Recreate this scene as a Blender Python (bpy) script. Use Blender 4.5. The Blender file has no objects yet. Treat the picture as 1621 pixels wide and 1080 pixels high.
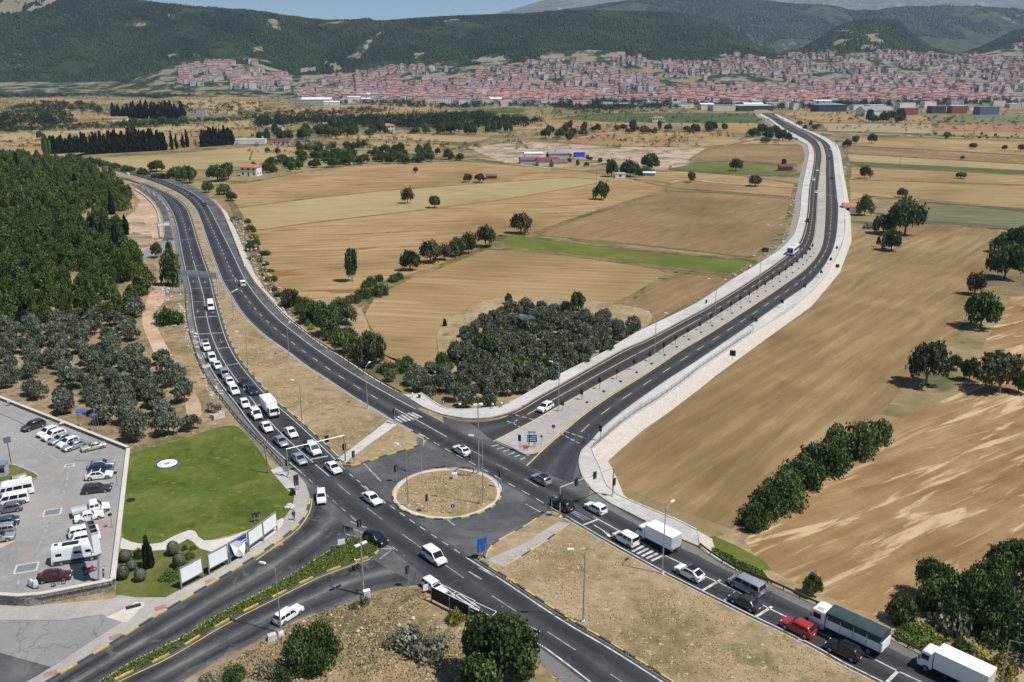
import bpy, bmesh, math, random
import numpy as np
from mathutils import Vector, Matrix
R = math.radians
random.seed(7); RNG = np.random.default_rng(7)
SC = bpy.context.scene; COL = SC.collection

# ------------------------------------------------------------------ camera, sky, sun, exposure
F, CX, CY, YH, H = 1380.0, 810.5, 540.0, 106.0, 70.0
TH = math.atan((CY - YH) / F)
cam = bpy.data.cameras.new('camera'); camo = bpy.data.objects.new('camera', cam); COL.objects.link(camo)
cam.sensor_fit = 'HORIZONTAL'; cam.sensor_width = 36.0; cam.lens = 36.0 * F / 1621.0
cam.clip_start = 1.0; cam.clip_end = 60000.0
camo.location = (0, 0, H); camo.rotation_euler = (math.pi / 2 - TH, 0, 0)
SC.camera = camo
SUN_AZ, SUN_EL = R(112.0), R(60.0)          # azimuth clockwise from the view direction
W = bpy.data.worlds.new('World'); SC.world = W; W.use_nodes = True
nt = W.node_tree; nt.nodes.clear()
sky = nt.nodes.new('ShaderNodeTexSky'); sky.sky_type = 'NISHITA'; sky.sun_disc = False
sky.sun_elevation = SUN_EL; sky.sun_rotation = SUN_AZ
sky.air_density = 0.75; sky.dust_density = 0.05; sky.ozone_density = 3.0
bg = nt.nodes.new('ShaderNodeBackground'); bg.inputs[1].default_value = 0.08
wo = nt.nodes.new('ShaderNodeOutputWorld')
nt.links.new(sky.outputs[0], bg.inputs[0]); nt.links.new(bg.outputs[0], wo.inputs[0])
sl = bpy.data.lights.new('sun', 'SUN'); sl.energy = 5.0; sl.angle = R(0.5); sl.color = (1.0, 0.955, 0.89)
so = bpy.data.objects.new('sun', sl); COL.objects.link(so)
SUNV = Vector((math.sin(SUN_AZ) * math.cos(SUN_EL), math.cos(SUN_AZ) * math.cos(SUN_EL), math.sin(SUN_EL)))
so.rotation_euler = (-SUNV).to_track_quat('-Z', 'Y').to_euler(); so.location = (200, -100, 400)
SC.view_settings.view_transform = 'Standard'; SC.view_settings.look = 'None'
SC.view_settings.exposure = 0.22; SC.view_settings.gamma = 1.0; SC.view_settings.use_curve_mapping = False

# ------------------------------------------------------------------ ground geometry of the place (pixel of the survey photo -> metres)
ct, st = math.cos(TH), math.sin(TH)
def G(px, py, z=0.0):
    dx = (px - CX) / F; dy = (CY - py) / F
    t = (z - H) / (-st + dy * ct)
    return (dx * t, (ct + dy * st) * t)
def P3(px, py, z=0.0):
    a = G(px, py, z); return (a[0], a[1], z)
def proj(x, y, z):
    zc = y * ct - (z - H) * st
    return CX + F * x / zc, CY - F * (y * st + (z - H) * ct) / zc
PLAIN = -2.2
HAZE = 0.00005

def catmull(pts, step):
    """smooth path through 2-D points, sampled about every step metres"""
    p = [np.array(a, float) for a in pts]
    p = [2 * p[0] - p[1]] + p + [2 * p[-1] - p[-2]]
    out = []
    for i in range(1, len(p) - 2):
        a, b, c, d = p[i - 1], p[i], p[i + 1], p[i + 2]
        n = max(1, int(np.linalg.norm(c - b) / step))
        for k in range(n):
            t = k / n
            out.append(0.5 * ((2 * b) + (-a + c) * t + (2 * a - 5 * b + 4 * c - d) * t * t + (-a + 3 * b - 3 * c + d) * t ** 3))
    out.append(p[-2]); return np.array(out)
def resample(pts, n=None, step=None):
    pts = np.asarray(pts, float); d = np.r_[0, np.cumsum(np.linalg.norm(np.diff(pts, axis=0), axis=1))]
    if n is None: n = max(2, int(round(d[-1] / step)) + 1)
    s = np.linspace(0, d[-1], n)
    return np.c_[np.interp(s, d, pts[:, 0]), np.interp(s, d, pts[:, 1])]
def normals(p):
    t = np.gradient(p, axis=0); t /= np.linalg.norm(t, axis=1)[:, None] + 1e-9
    return np.c_[-t[:, 1], t[:, 0]]
def path(pxs, z=0.0, step=2.5, off=0.0):
    """world path along photo pixels; off > 0 shifts it to the path's own left"""
    p = catmull([G(x, y, z) for x, y in pxs], step)
    if off: p = p + normals(p) * off
    return p

# ------------------------------------------------------------------ mesh builder
class MB:
    def __init__(s): s.v = []; s.f = []; s.m = []; s.uv = None
    def add(s, vs, fs, m=0):
        o = len(s.v); s.v += [tuple(map(float, a)) for a in vs]; s.f += [tuple(o + i for i in f) for f in fs]; s.m += [m] * len(fs); return s
    def quad(s, a, b, c, d, m=0): return s.add([a, b, c, d], [(0, 1, 2, 3)], m)
    def box(s, c, d, m=0, rz=0.0, taper=1.0):
        x, y, z = d[0] / 2, d[1] / 2, d[2] / 2; co, si = math.cos(rz), math.sin(rz); vs = []
        for sz in (-1, 1):
            k = taper if sz > 0 else 1.0
            for sx, sy in ((-1, -1), (1, -1), (1, 1), (-1, 1)):
                px, py = sx * x * k, sy * y * k
                vs.append((c[0] + px * co - py * si, c[1] + px * si + py * co, c[2] + sz * z))
        return s.add(vs, [(3, 2, 1, 0), (4, 5, 6, 7), (0, 1, 5, 4), (1, 2, 6, 5), (2, 3, 7, 6), (3, 0, 4, 7)], m)
    def tube(s, a, b, r1, r2=None, n=8, m=0, cap=True):
        r2 = r1 if r2 is None else r2; a, b = Vector(a), Vector(b); d = (b - a).normalized()
        u = d.orthogonal().normalized(); w = d.cross(u); vs = []
        for q, r in ((a, r1), (b, r2)):
            for i in range(n):
                t = 2 * math.pi * i / n; vs.append(q + u * (r * math.cos(t)) + w * (r * math.sin(t)))
        fs = [(i, (i + 1) % n, n + (i + 1) % n, n + i) for i in range(n)]
        if cap: fs += [tuple(range(n - 1, -1, -1)), tuple(range(n, 2 * n))]
        return s.add(vs, fs, m)
    def disc(s, c, r, n=24, m=0, ax=None):
        vs = []
        for i in range(n):
            t = 2 * math.pi * i / n
            vs.append((c[0] + r * math.cos(t), c[1] + r * math.sin(t), c[2]) if ax is None else tuple(Vector(c) + ax[0] * (r * math.cos(t)) + ax[1] * (r * math.sin(t))))
        return s.add(vs, [tuple(range(n))], m)
    def loft(s, rings, m=0, cap=True, close=True):
        n = len(rings[0]); vs = [p for r in rings for p in r]; fs = []
        for k in range(len(rings) - 1):
            for i in range(n if close else n - 1):
                j = (i + 1) % n; fs.append((k * n + i, k * n + j, (k + 1) * n + j, (k + 1) * n + i))
        if cap: fs += [tuple(range(n - 1, -1, -1)), tuple((len(rings) - 1) * n + i for i in range(n))]
        return s.add(vs, fs, m)
    def sweep(s, p, prof, z=0.0, m=0, alt=None, closed=False):
        """profile [(side offset, height)] along a 2-D path; alt alternates two material slots"""
        nr = normals(p); k = len(prof); vs = []
        zz = z if hasattr(z, '__len__') else [z] * len(p)
        for q, n_, z_ in zip(p, nr, zz):
            for o, h in prof: vs.append((q[0] + n_[0] * o, q[1] + n_[1] * o, z_ + h))
        b = len(s.v); s.v += vs
        for i in range(len(p) - 1):
            mi = m if alt is None else alt[i % len(alt)]
            for j in range(k - 1 + (1 if closed else 0)):
                j2 = (j + 1) % k
                s.f.append((b + i * k + j, b + i * k + j2, b + (i + 1) * k + j2, b + (i + 1) * k + j)); s.m.append(mi)
        return s
    def mesh(s, name, mats, smooth=None):
        me = bpy.data.meshes.new(name); me.from_pydata(s.v, [], s.f)
        for m in mats: me.materials.append(m)
        me.polygons.foreach_set('material_index', s.m)
        if smooth is not None:
            me.polygons.foreach_set('use_smooth', [True] * len(s.f)); me.set_sharp_from_angle(angle=R(smooth))
        if s.uv is not None:
            l = me.uv_layers.new(name='UVMap'); l.data.foreach_set('uv', np.asarray(s.uv, np.float32).ravel())
        me.update(); return me
    def build(s, name, mats, parent=None, smooth=None):
        if not isinstance(mats, (list, tuple)): mats = [mats]
        return link(name, s.mesh(name, mats, smooth), parent)
def link(name, data, parent=None):
    o = bpy.data.objects.new(name, data); COL.objects.link(o)
    if parent is not None: o.parent = parent
    return o
def tag(o, label=None, cat=None, group=None, kind=None):
    if label: o['label'] = label
    if cat: o['category'] = cat
    if group: o['group'] = group
    if kind: o['kind'] = kind
    return o
def empty(name, loc, rz=0.0, label=None, cat=None, group=None):
    o = link(name, None); o.location = loc; o.rotation_euler = (0, 0, rz); o.empty_display_size = 0.3
    return tag(o, label, cat, group)
def children(o): return KIDS.get(o.name, [])
def copy_thing(o, loc, rz=0.0, sc=None, label=None, group=None):
    r = o.copy(); COL.objects.link(r); r.location = loc; r.rotation_euler = (0, 0, rz)
    if sc is not None: r.scale = sc if hasattr(sc, '__len__') else (sc, sc, sc)
    if label: r['label'] = label
    if group: r['group'] = group
    for ch in o.children:
        c = ch.copy(); COL.objects.link(c); c.parent = r
        for g in ch.children:
            d = g.copy(); COL.objects.link(d); d.parent = c
    return r

# ------------------------------------------------------------------ materials
def new_mat(name):
    m = bpy.data.materials.new(name); m.use_nodes = True; t = m.node_tree
    return m, t, t.nodes['Principled BSDF']
def plain(name, col, rough=0.6, metal=0.0, var=0.0, scale=3.0, coat=0.0):
    m, t, b = new_mat(name); b.inputs['Base Color'].default_value = (*col, 1); b.inputs['Roughness'].default_value = rough
    b.inputs['Metallic'].default_value = metal
    if coat: b.inputs['Coat Weight'].default_value = coat; b.inputs['Coat Roughness'].default_value = 0.05
    if var:
        tc = t.nodes.new('ShaderNodeTexCoord'); n = t.nodes.new('ShaderNodeTexNoise'); n.inputs['Scale'].default_value = scale; n.inputs['Detail'].default_value = 5
        r = t.nodes.new('ShaderNodeValToRGB'); r.color_ramp.elements[0].position = 0.3; r.color_ramp.elements[1].position = 0.7
        r.color_ramp.elements[0].color = (*[c * (1 - var) for c in col], 1); r.color_ramp.elements[1].color = (*[min(1, c * (1 + var)) for c in col], 1)
        t.links.new(tc.outputs['Object'], n.inputs['Vector']); t.links.new(n.outputs[0], r.inputs[0]); t.links.new(r.outputs[0], b.inputs['Base Color'])
    return m
def mathn(t, op, a, b=None):
    n = t.nodes.new('ShaderNodeMath'); n.operation = op
    for i, x in enumerate((a, b)):
        if x is None: continue
        if isinstance(x, (int, float)): n.inputs[i].default_value = x
        else: t.links.new(x, n.inputs[i])
    return n.outputs[0]
def noise_node(t, vec, scale, detail=5, rough=0.6, dist=0.0):
    n = t.nodes.new('ShaderNodeTexNoise'); n.inputs['Scale'].default_value = scale; n.inputs['Detail'].default_value = detail
    n.inputs['Roughness'].default_value = rough; n.inputs['Distortion'].default_value = dist
    t.links.new(vec, n.inputs['Vector']); return n.outputs[0]
def ramp_node(t, fac, stops):
    r = t.nodes.new('ShaderNodeValToRGB'); e = r.color_ramp.elements
    while len(e) < len(stops): e.new(0.5)
    for k, (p, c) in enumerate(stops): e[k].position = p; e[k].color = (*c, 1) if len(c) == 3 else c
    t.links.new(fac, r.inputs[0]); return r.outputs[0]
def mixc(t, fac, a, b, mode='MIX'):
    n = t.nodes.new('ShaderNodeMix'); n.data_type = 'RGBA'; n.blend_type = mode
    for sock, x in ((n.inputs[0], fac), (n.inputs[6], a), (n.inputs[7], b)):
        if isinstance(x, (int, float)): sock.default_value = x
        elif isinstance(x, tuple): sock.default_value = (*x, 1)
        else: t.links.new(x, sock)
    return n.outputs[2]
def ground_mat(name, c1, c2, c3, s_big=0.03, s_fine=0.6, stretch=(1, 1), angle=0.0, bump=0.25, patch=None, speck=None, rough=0.95, stripes=None):
    """earth, crop or grass: large patches, finer streaks along the rows, optional second-colour patches, specks and row stripes"""
    m, t, b = new_mat(name); g = t.nodes.new('ShaderNodeNewGeometry')
    mp = t.nodes.new('ShaderNodeMapping'); mp.inputs['Rotation'].default_value = (0, 0, -angle); t.links.new(g.outputs['Position'], mp.inputs['Vector'])
    ms = t.nodes.new('ShaderNodeMapping'); ms.inputs['Scale'].default_value = (stretch[0], stretch[1], 1); t.links.new(mp.outputs[0], ms.inputs['Vector'])
    big = noise_node(t, g.outputs['Position'], s_big, 4, 0.55, 0.6); fine = noise_node(t, ms.outputs[0], s_fine, 8, 0.7, 0.3)
    fac = mathn(t, 'ADD', mathn(t, 'MULTIPLY', big, 0.5), mathn(t, 'MULTIPLY', fine, 0.5))
    col = ramp_node(t, fac, [(0.36, c1), (0.5, c2), (0.63, c3)])
    grain = noise_node(t, g.outputs['Position'], 3.0, 3, 0.7)
    col = mixc(t, 0.35, col, ramp_node(t, grain, [(0.35, (0.55, 0.55, 0.55)), (0.65, (1, 1, 1))]), 'MULTIPLY')
    if stripes:
        w = t.nodes.new('ShaderNodeTexWave'); w.inputs['Scale'].default_value = stripes[0]; w.inputs['Distortion'].default_value = 1.2; w.inputs['Detail Scale'].default_value = 0.4; w.bands_direction = 'X' if stretch[0] >= stretch[1] else 'Y'
        t.links.new(mp.outputs[0], w.inputs['Vector'])
        col = mixc(t, mathn(t, 'MULTIPLY', w.outputs['Fac'], stripes[2]), col, stripes[1])
    if patch:
        pn = noise_node(t, ms.outputs[0], patch[1], 5, 0.62, 0.8)
        pf = ramp_node(t, pn, [(patch[2], (0, 0, 0)), (patch[2] + patch[3], (1, 1, 1))])
        col = mixc(t, pf, col, patch[0])
    if speck:
        sn = noise_node(t, g.outputs['Position'], speck[1], 2, 0.5)
        col = mixc(t, ramp_node(t, sn, [(speck[2], (0, 0, 0)), (speck[2] + 0.05, (1, 1, 1))]), col, speck[0])
    t.links.new(col, b.inputs['Base Color']); b.inputs['Roughness'].default_value = rough; b.inputs['Specular IOR Level'].default_value = 0.15
    if bump:
        bn = t.nodes.new('ShaderNodeBump'); bn.inputs['Strength'].default_value = bump; bn.inputs['Distance'].default_value = 0.6
        t.links.new(fine, bn.inputs['Height']); t.links.new(bn.outputs[0], b.inputs['Normal'])
    return m
def asphalt_mat(name, base, dark, bands=True, light=None):
    """worn asphalt: dark rolled lanes along the ribbon's own U, lighter dusty margins, patches and cracks"""
    m, t, b = new_mat(name); g = t.nodes.new('ShaderNodeNewGeometry')
    n1 = noise_node(t, g.outputs['Position'], 0.12, 5, 0.6, 0.5); n2 = noise_node(t, g.outputs['Position'], 2.5, 4, 0.7)
    if bands:
        uv = t.nodes.new('ShaderNodeUVMap'); sp = t.nodes.new('ShaderNodeSeparateXYZ'); t.links.new(uv.outputs[0], sp.inputs[0])
        mp = t.nodes.new('ShaderNodeMapping'); mp.inputs['Scale'].default_value = (9.0, 0.03, 1); t.links.new(uv.outputs[0], mp.inputs['Vector'])
        sn = noise_node(t, mp.outputs[0], 1.0, 4, 0.6)
        s = mathn(t, 'SINE', mathn(t, 'MULTIPLY', sp.outputs[0], 2 * math.pi)); f = mathn(t, 'MULTIPLY', s, s)
        f = mathn(t, 'ADD', mathn(t, 'MULTIPLY', f, 0.30), mathn(t, 'ADD', mathn(t, 'MULTIPLY', n1, 0.45), mathn(t, 'MULTIPLY', sn, 0.45)))
    else: f = mathn(t, 'ADD', mathn(t, 'MULTIPLY', n1, 0.9), 0.05)
    col = ramp_node(t, f, [(0.3, light or base), (0.5, base), (0.8, dark)])
    col = mixc(t, 0.4, col, ramp_node(t, n2, [(0.3, (0.6, 0.6, 0.6)), (0.7, (1.1, 1.1, 1.1))]), 'MULTIPLY')
    vo = t.nodes.new('ShaderNodeTexVoronoi'); vo.feature = 'DISTANCE_TO_EDGE'; vo.inputs['Scale'].default_value = .11; va = t.nodes.new('ShaderNodeVectorMath'); va.operation = 'ADD'
    nz = t.nodes.new('ShaderNodeTexNoise'); nz.inputs['Scale'].default_value = .5; t.links.new(g.outputs['Position'], nz.inputs['Vector']); sc = t.nodes.new('ShaderNodeVectorMath'); sc.operation = 'SCALE'; sc.inputs['Scale'].default_value = 3.5
    t.links.new(nz.outputs['Color'], sc.inputs[0]); t.links.new(g.outputs['Position'], va.inputs[0]); t.links.new(sc.outputs[0], va.inputs[1]); t.links.new(va.outputs[0], vo.inputs['Vector'])
    col = mixc(t, mathn(t, 'MULTIPLY', ramp_node(t, vo.outputs['Distance'], [(.006, (1, 1, 1)), (.016, (0, 0, 0))]), .3), col, (.02, .02, .022))
    col = mixc(t, ramp_node(t, noise_node(t, g.outputs['Position'], .35, 5, .7, 1.0), [(.56, (0, 0, 0)), (.72, (.5, .5, .5))]), col, light or base)
    t.links.new(col, b.inputs['Base Color']); b.inputs['Roughness'].default_value = 0.85; b.inputs['Specular IOR Level'].default_value = 0.25
    return m
def leaf_mat(name, dark, mid, light, rand=0.25):
    """foliage: tint of each leaf clump from the 'tint' attribute, each tree a little different"""
    m, t, b = new_mat(name); a = t.nodes.new('ShaderNodeAttribute'); a.attribute_name = 'tint'
    oi = t.nodes.new('ShaderNodeObjectInfo')
    f = mathn(t, 'ADD', a.outputs['Fac'], mathn(t, 'MULTIPLY', mathn(t, 'SUBTRACT', oi.outputs['Random'], 0.5), rand * 2))
    col = ramp_node(t, f, [(0.1, dark), (0.5, mid), (0.9, light)])
    t.links.new(col, b.inputs['Base Color']); b.inputs['Roughness'].default_value = 0.6; b.inputs['Specular IOR Level'].default_value = 0.2
    tr = t.nodes.new('ShaderNodeBsdfTranslucent'); t.links.new(col, tr.inputs[0])
    mx = t.nodes.new('ShaderNodeMixShader'); mx.inputs[0].default_value = 0.25
    t.links.new(b.outputs[0], mx.inputs[1]); t.links.new(tr.outputs[0], mx.inputs[2]); t.links.new(mx.outputs[0], t.nodes['Material Output'].inputs[0])
    return m
def cells_mat(name, c1, c2, joint, scale, rough=0.9, bump=0.5):
    m, t, b = new_mat(name); tc = t.nodes.new('ShaderNodeNewGeometry')
    v = t.nodes.new('ShaderNodeTexVoronoi'); v.inputs['Scale'].default_value = scale; t.links.new(tc.outputs['Position'], v.inputs['Vector'])
    e = t.nodes.new('ShaderNodeTexVoronoi'); e.feature = 'DISTANCE_TO_EDGE'; e.inputs['Scale'].default_value = scale; t.links.new(tc.outputs['Position'], e.inputs['Vector'])
    s = t.nodes.new('ShaderNodeSeparateColor'); t.links.new(v.outputs['Color'], s.inputs[0])
    col = mixc(t, s.outputs[0], c1, c2); col = mixc(t, ramp_node(t, e.outputs['Distance'], [(0.02, (1, 1, 1)), (0.09, (0, 0, 0))]), col, joint)
    t.links.new(col, b.inputs['Base Color']); b.inputs['Roughness'].default_value = rough
    bn = t.nodes.new('ShaderNodeBump'); bn.inputs['Strength'].default_value = bump; bn.inputs['Distance'].default_value = 0.1
    t.links.new(e.outputs['Distance'], bn.inputs['Height']); t.links.new(bn.outputs[0], b.inputs['Normal'])
    return m

M = {}
M['plain_ground'] = ground_mat('plain_ground', (.13, .11, .055), (.24, .18, .09), (.33, .25, .13), 0.012, 0.09, patch=((.085, .09, .038), 0.03, .50, .10))
M['verge'] = ground_mat('verge', (.15, .125, .065), (.29, .215, .125), (.40, .30, .185), 0.06, 0.5, patch=((.10, .115, .04), 0.22, .57, .12), speck=((.5, .44, .36), 1.6, .70))
M['dry_grass'] = ground_mat('dry_grass', (0.17, 0.135, 0.066), (0.3, 0.225, 0.127), (0.4, 0.3, 0.187), 0.08, 0.5, patch=((0.12, 0.125, 0.0495), 0.16, .58, .12), speck=((0.42, 0.33, 0.22), 0.9, .66))
M['scrub'] = ground_mat('scrub', (.10, .095, .045), (.26, .19, .105), (.38, .28, .175), 0.07, 0.45, patch=((.11, .12, .05), 0.3, .54, .14), speck=((.5, .42, .32), 1.1, .67))
M['earth'] = ground_mat('earth', (.30, .19, .115), (.45, .31, .21), (.56, .42, .31), 0.06, 0.4, patch=((.36, .24, .13), 0.15, .6, .1))
M['pale_earth'] = ground_mat('pale_earth', (.24, .175, .11), (.40, .30, .215), (.52, .41, .32), 0.03, 0.2, patch=((.17, .14, .085), 0.05, .50, .10))
M['red_earth'] = ground_mat('red_earth', (.26, .11, .06), (.33, .15, .08), (.38, .2, .11), 0.02, 0.2)
M['wheat'] = ground_mat('wheat', (0.19, 0.125, 0.0528), (0.315, 0.215, 0.0968), (0.43, 0.315, 0.16), 0.014, 0.16, (0.3, 1.7), R(12), patch=((0.22, 0.105, 0.0352), 0.10, .585, .04), stripes=(.055, (0.22, 0.145, 0.0638), .35))
M['wheat_row'] = ground_mat('wheat_row', (0.19, 0.13, 0.0572), (0.31, 0.215, 0.0968), (0.41, 0.305, 0.16), 0.016, 0.2, (0.18, 2.2), R(-10), patch=((0.24, 0.125, 0.0462), 0.10, .62, .05), stripes=(.06, (0.21, 0.145, 0.066), .4))
M['stubble'] = ground_mat('stubble', (0.155, 0.098, 0.0462), (0.235, 0.155, 0.0748), (0.31, 0.215, 0.11), 0.016, 0.2, (1.6, 0.3), R(-35), stripes=(.07, (0.17, 0.11, 0.0495), .35))
M['pale_wheat'] = ground_mat('pale_wheat', (0.25, 0.19, 0.088), (0.34, 0.262, 0.127), (0.41, 0.325, 0.171), 0.012, 0.15, (0.3, 1.5), R(10), stripes=(.05, (0.26, 0.195, 0.088), .3))
M['plot_green'] = ground_mat('plot_green', (.085, .105, .02), (.115, .135, .026), (.17, .17, .045), 0.03, 0.25, (0.4, 1.4), R(-12), patch=((.24, .2, .08), 0.06, .62, .1))
M['far_green'] = ground_mat('far_green', (.045, .075, .022), (.065, .10, .03), (.11, .13, .05), 0.02, 0.15)
M['meadow'] = ground_mat('meadow', (.10,.105,.05), (.15,.15,.07), (.21,.19,.10), 0.02, 0.15, (0.4,1.4), R(-5), patch=((.08,.12,.03), 0.04, .6, .1))
M['margin'] = ground_mat('margin', (.10,.085,.035), (.19,.135,.06), (.28,.21,.10), 0.03, 0.3, patch=((.07,.085,.028), 0.06, .52, .08))
M['striped'] = ground_mat('striped', (0.262, 0.206, 0.109), (0.349, 0.278, 0.157), (0.407, 0.33, 0.205), 0.02, 0.2, stripes=(0.05, (0.213, 0.165, 0.0846), .8))
M['big_field'] = ground_mat('big_field', (0.145, 0.092, 0.0396), (0.245, 0.165, 0.077), (0.34, 0.245, 0.123), 0.02, 0.17, (2.2, 0.2), R(-40), patch=((0.155, 0.115, 0.0462), 0.05, .57, .12), stripes=(.06, (0.17, 0.112, 0.0495), .4))
M['mixed_field'] = ground_mat('mixed_field', (0.17, 0.098, 0.0418), (0.28, 0.18, 0.0814), (0.37, 0.26, 0.127), 0.045, 0.35, (0.12, 1.0), math.atan2(G(1420,840)[1]-G(1290,900)[1], G(1420,840)[0]-G(1290,900)[0]), patch=((0.45, 0.345, 0.193), 0.30, .53, .09), bump=.4, stripes=(.06, (0.19, 0.115, 0.0495), .35))
M['lawn'] = ground_mat('lawn', (.05, .078, .012), (.092, .122, .02), (.145, .155, .038), 0.11, 0.6, patch=((.06, .135, .018), 0.13, .57, .12), speck=((.15,.14,.05), .5, .64))
M['garden_grass'] = ground_mat('garden_grass', (.07, .09, .02), (.11, .125, .03), (.18, .15, .06), 0.1, 0.6)
M['asphalt_new'] = asphalt_mat('asphalt_new', (.052, .052, .057), (.027, .027, .031), True, (.085, .085, .087))
M['asphalt_town'] = asphalt_mat('asphalt_town', (.050, .051, .058), (.030, .030, .035), True, (.085, .086, .09))
M['asphalt_old'] = asphalt_mat('asphalt_old', (.085, .086, .09), (.042, .043, .047), False, (.15, .15, .15))
M['asphalt_side'] = asphalt_mat('asphalt_side', (.08, .08, .083), (.024, .024, .029), True, (.22, .215, .205))
M['shoulder'] = asphalt_mat('shoulder', (.15, .145, .14), (.11, .105, .1), False, (.19, .185, .18))
M['street'] = asphalt_mat('street', (.23, .23, .235), (.19, .19, .195), False, (.28, .28, .28))
M['car_park'] = ground_mat('car_park', (.23, .22, .215), (.29, .278, .268), (.34, .325, .31), 0.05, 0.35, bump=0.05, patch=((.30, .235, .205), 0.07, .55, .12), rough=0.8)
M['paving'] = ground_mat('paving', (.30, .28, .26), (.36, .335, .31), (.42, .39, .36), 0.06, 0.5, bump=0.05, rough=0.85)
M['concrete'] = ground_mat('concrete', (.38, .365, .34), (.48, .46, .435), (.57, .55, .52), 0.06, 0.5, bump=0.05, rough=0.85)
M['cement_path'] = ground_mat('cement_path', (.47, .43, .38), (.55, .51, .46), (.6, .57, .51), 0.1, 0.6, bump=0.05)
M['plain_concrete'] = plain('plain_concrete', (.50, .48, .44), .85, var=.15, scale=1.5)
M['white_paint'] = plain('white_paint', (.45, .45, .44), .75, var=.4, scale=1.1)
M['faded_paint'] = plain('faded_paint', (.27, .27, .265), .8, var=.5, scale=.9)
M['yellow_paint'] = plain('yellow_paint', (.58, .38, .09), .7, var=.2, scale=.6)
M['kerb_yellow'] = plain('kerb_yellow', (.46, .345, .085), .7, var=.2, scale=2)
M['kerb_black'] = plain('kerb_black', (.06, .058, .055), .8, var=.3, scale=2)
M['kerb_grey'] = plain('kerb_grey', (.36, .34, .31), .85, var=.2, scale=2)
M['stone_wall'] = cells_mat('stone_wall', (.36, .32, .27), (.20, .175, .15), (.12, .1, .085), 2.2)
M['stone_slope'] = cells_mat('stone_slope', (.52, .47, .42), (.43, .385, .34), (.33, .29, .25), 2.6)
M['rock'] = plain('rock', (.40, .365, .33), .9, var=.3, scale=1.5)
M['galv'] = plain('galv', (.42, .43, .44), .45, .6, .12, 3)
M['grey_steel'] = plain('grey_steel', (.30, .31, .32), .5, .5, .12, 3)
M['dark_steel'] = plain('dark_steel', (.045, .045, .05), .5, .4, .2, 4)
M['rust_steel'] = plain('rust_steel', (.16, .12, .10), .8, .2, .3, 3)
M['black'] = plain('black', (.012, .012, .014), .5)
M['black_plastic'] = plain('black_plastic', (.02, .02, .022), .6, var=.2)
M['white_panel'] = plain('white_panel', (.78, .79, .80), .55, var=.05, scale=.8)
M['grey_panel'] = plain('grey_panel', (.48, .5, .51), .5, var=.1, scale=.8)
M['sign_blue'] = plain('sign_blue', (.012, .07, .36), .45, var=.1)
M['sign_red'] = plain('sign_red', (.5, .02, .02), .45, var=.05)
M['sign_white'] = plain('sign_white', (.75, .76, .77), .5, var=.05)
M['sign_green'] = plain('sign_green', (.03, .10, .07), .5, var=.1)
M['orange'] = plain('orange', (.5, .12, .03), .6, var=.1)
M['tarp_blue'] = plain('tarp_blue', (.015, .09, .55), .6, var=.15)
M['lamp_head'] = plain('lamp_head', (.75, .76, .77), .4, .1)
M['wood'] = plain('wood', (.22, .17, .12), .9, var=.3, scale=4)
M['bark'] = plain('bark', (.10, .075, .055), .95, var=.35, scale=5)
M['pale_bark'] = plain('pale_bark', (.20, .17, .14), .95, var=.3, scale=5)
M['glass'] = plain('glass', (.012, .016, .022), .06); M['glass'].node_tree.nodes['Principled BSDF'].inputs['Specular IOR Level'].default_value = .6
M['tyre'] = plain('tyre', (.014, .014, .015), .85, var=.2)
M['rim'] = plain('rim', (.40, .41, .42), .35, .7, .1)
M['headlight'] = plain('headlight', (.7, .73, .76), .12, .2)
M['taillight'] = plain('taillight', (.42, .012, .012), .2)
M['trim'] = plain('trim', (.03, .03, .032), .6)
M['plate'] = plain('plate', (.65, .65, .65), .5)
M['skin'] = plain('skin', (.45, .27, .19), .55)
M['dark_cloth'] = plain('dark_cloth', (.018, .018, .022), .9, var=.2)
M['yellow_cloth'] = plain('yellow_cloth', (.6, .40, .10), .9, var=.15)
M['denim'] = plain('denim', (.05, .07, .13), .9, var=.15)
def paint(name, col, rough=.28, metal=0.0): M[name] = plain(name, col, rough, metal, .03, 1.0, .6); return M[name]
for nm, c, mt in (('paint_white', (.78, .79, .80), 0), ('paint_cream', (.70, .67, .60), 0), ('paint_silver', (.42, .44, .46), .5), ('paint_bluesilver', (.38, .44, .52), .4),
                  ('paint_grey', (.16, .165, .175), .4), ('paint_darkgrey', (.045, .045, .05), .3), ('paint_black', (.010, .010, .012), 0), ('paint_brown', (.055, .045, .045), .3),
                  ('paint_navy', (.012, .022, .075), .2), ('paint_blue', (.05, .08, .16), .2), ('paint_red', (.36, .022, .015), 0), ('paint_maroon', (.06, .006, .01), 0),
                  ('paint_beige', (.45, .43, .38), .3), ('paint_lightblue', (.45, .52, .62), .1)): paint(nm, c, metal=mt)
M['truck_box'] = plain('truck_box', (.80, .81, .82), .45, var=.04, scale=.6)
M['green_tarp'] = plain('green_tarp', (.022, .05, .05), .75, var=.15, scale=1)
M['olive_leaf'] = leaf_mat('olive_leaf', (.055, .068, .042), (.13, .152, .10), (.24, .265, .19), .12)
M['pine_leaf'] = leaf_mat('pine_leaf', (.028, .052, .012), (.072, .115, .026), (.135, .175, .045), .22)
M['broad_leaf'] = leaf_mat('broad_leaf', (.028, .052, .016), (.066, .106, .030), (.14, .19, .06), .2)
M['brown_leaf'] = leaf_mat('brown_leaf', (.036, .042, .02), (.08, .086, .043), (.15, .155, .075), .15)
M['cypress_leaf'] = leaf_mat('cypress_leaf', (.010, .016, .010), (.018, .027, .017), (.034, .045, .027), .15)
M['bright_leaf'] = leaf_mat('bright_leaf', (.05, .09, .012), (.10, .165, .022), (.17, .23, .045), .12)
M['yellow_leaf'] = leaf_mat('yellow_leaf', (.16, .15, .03), (.27, .25, .05), (.38, .36, .09), .15)
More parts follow.
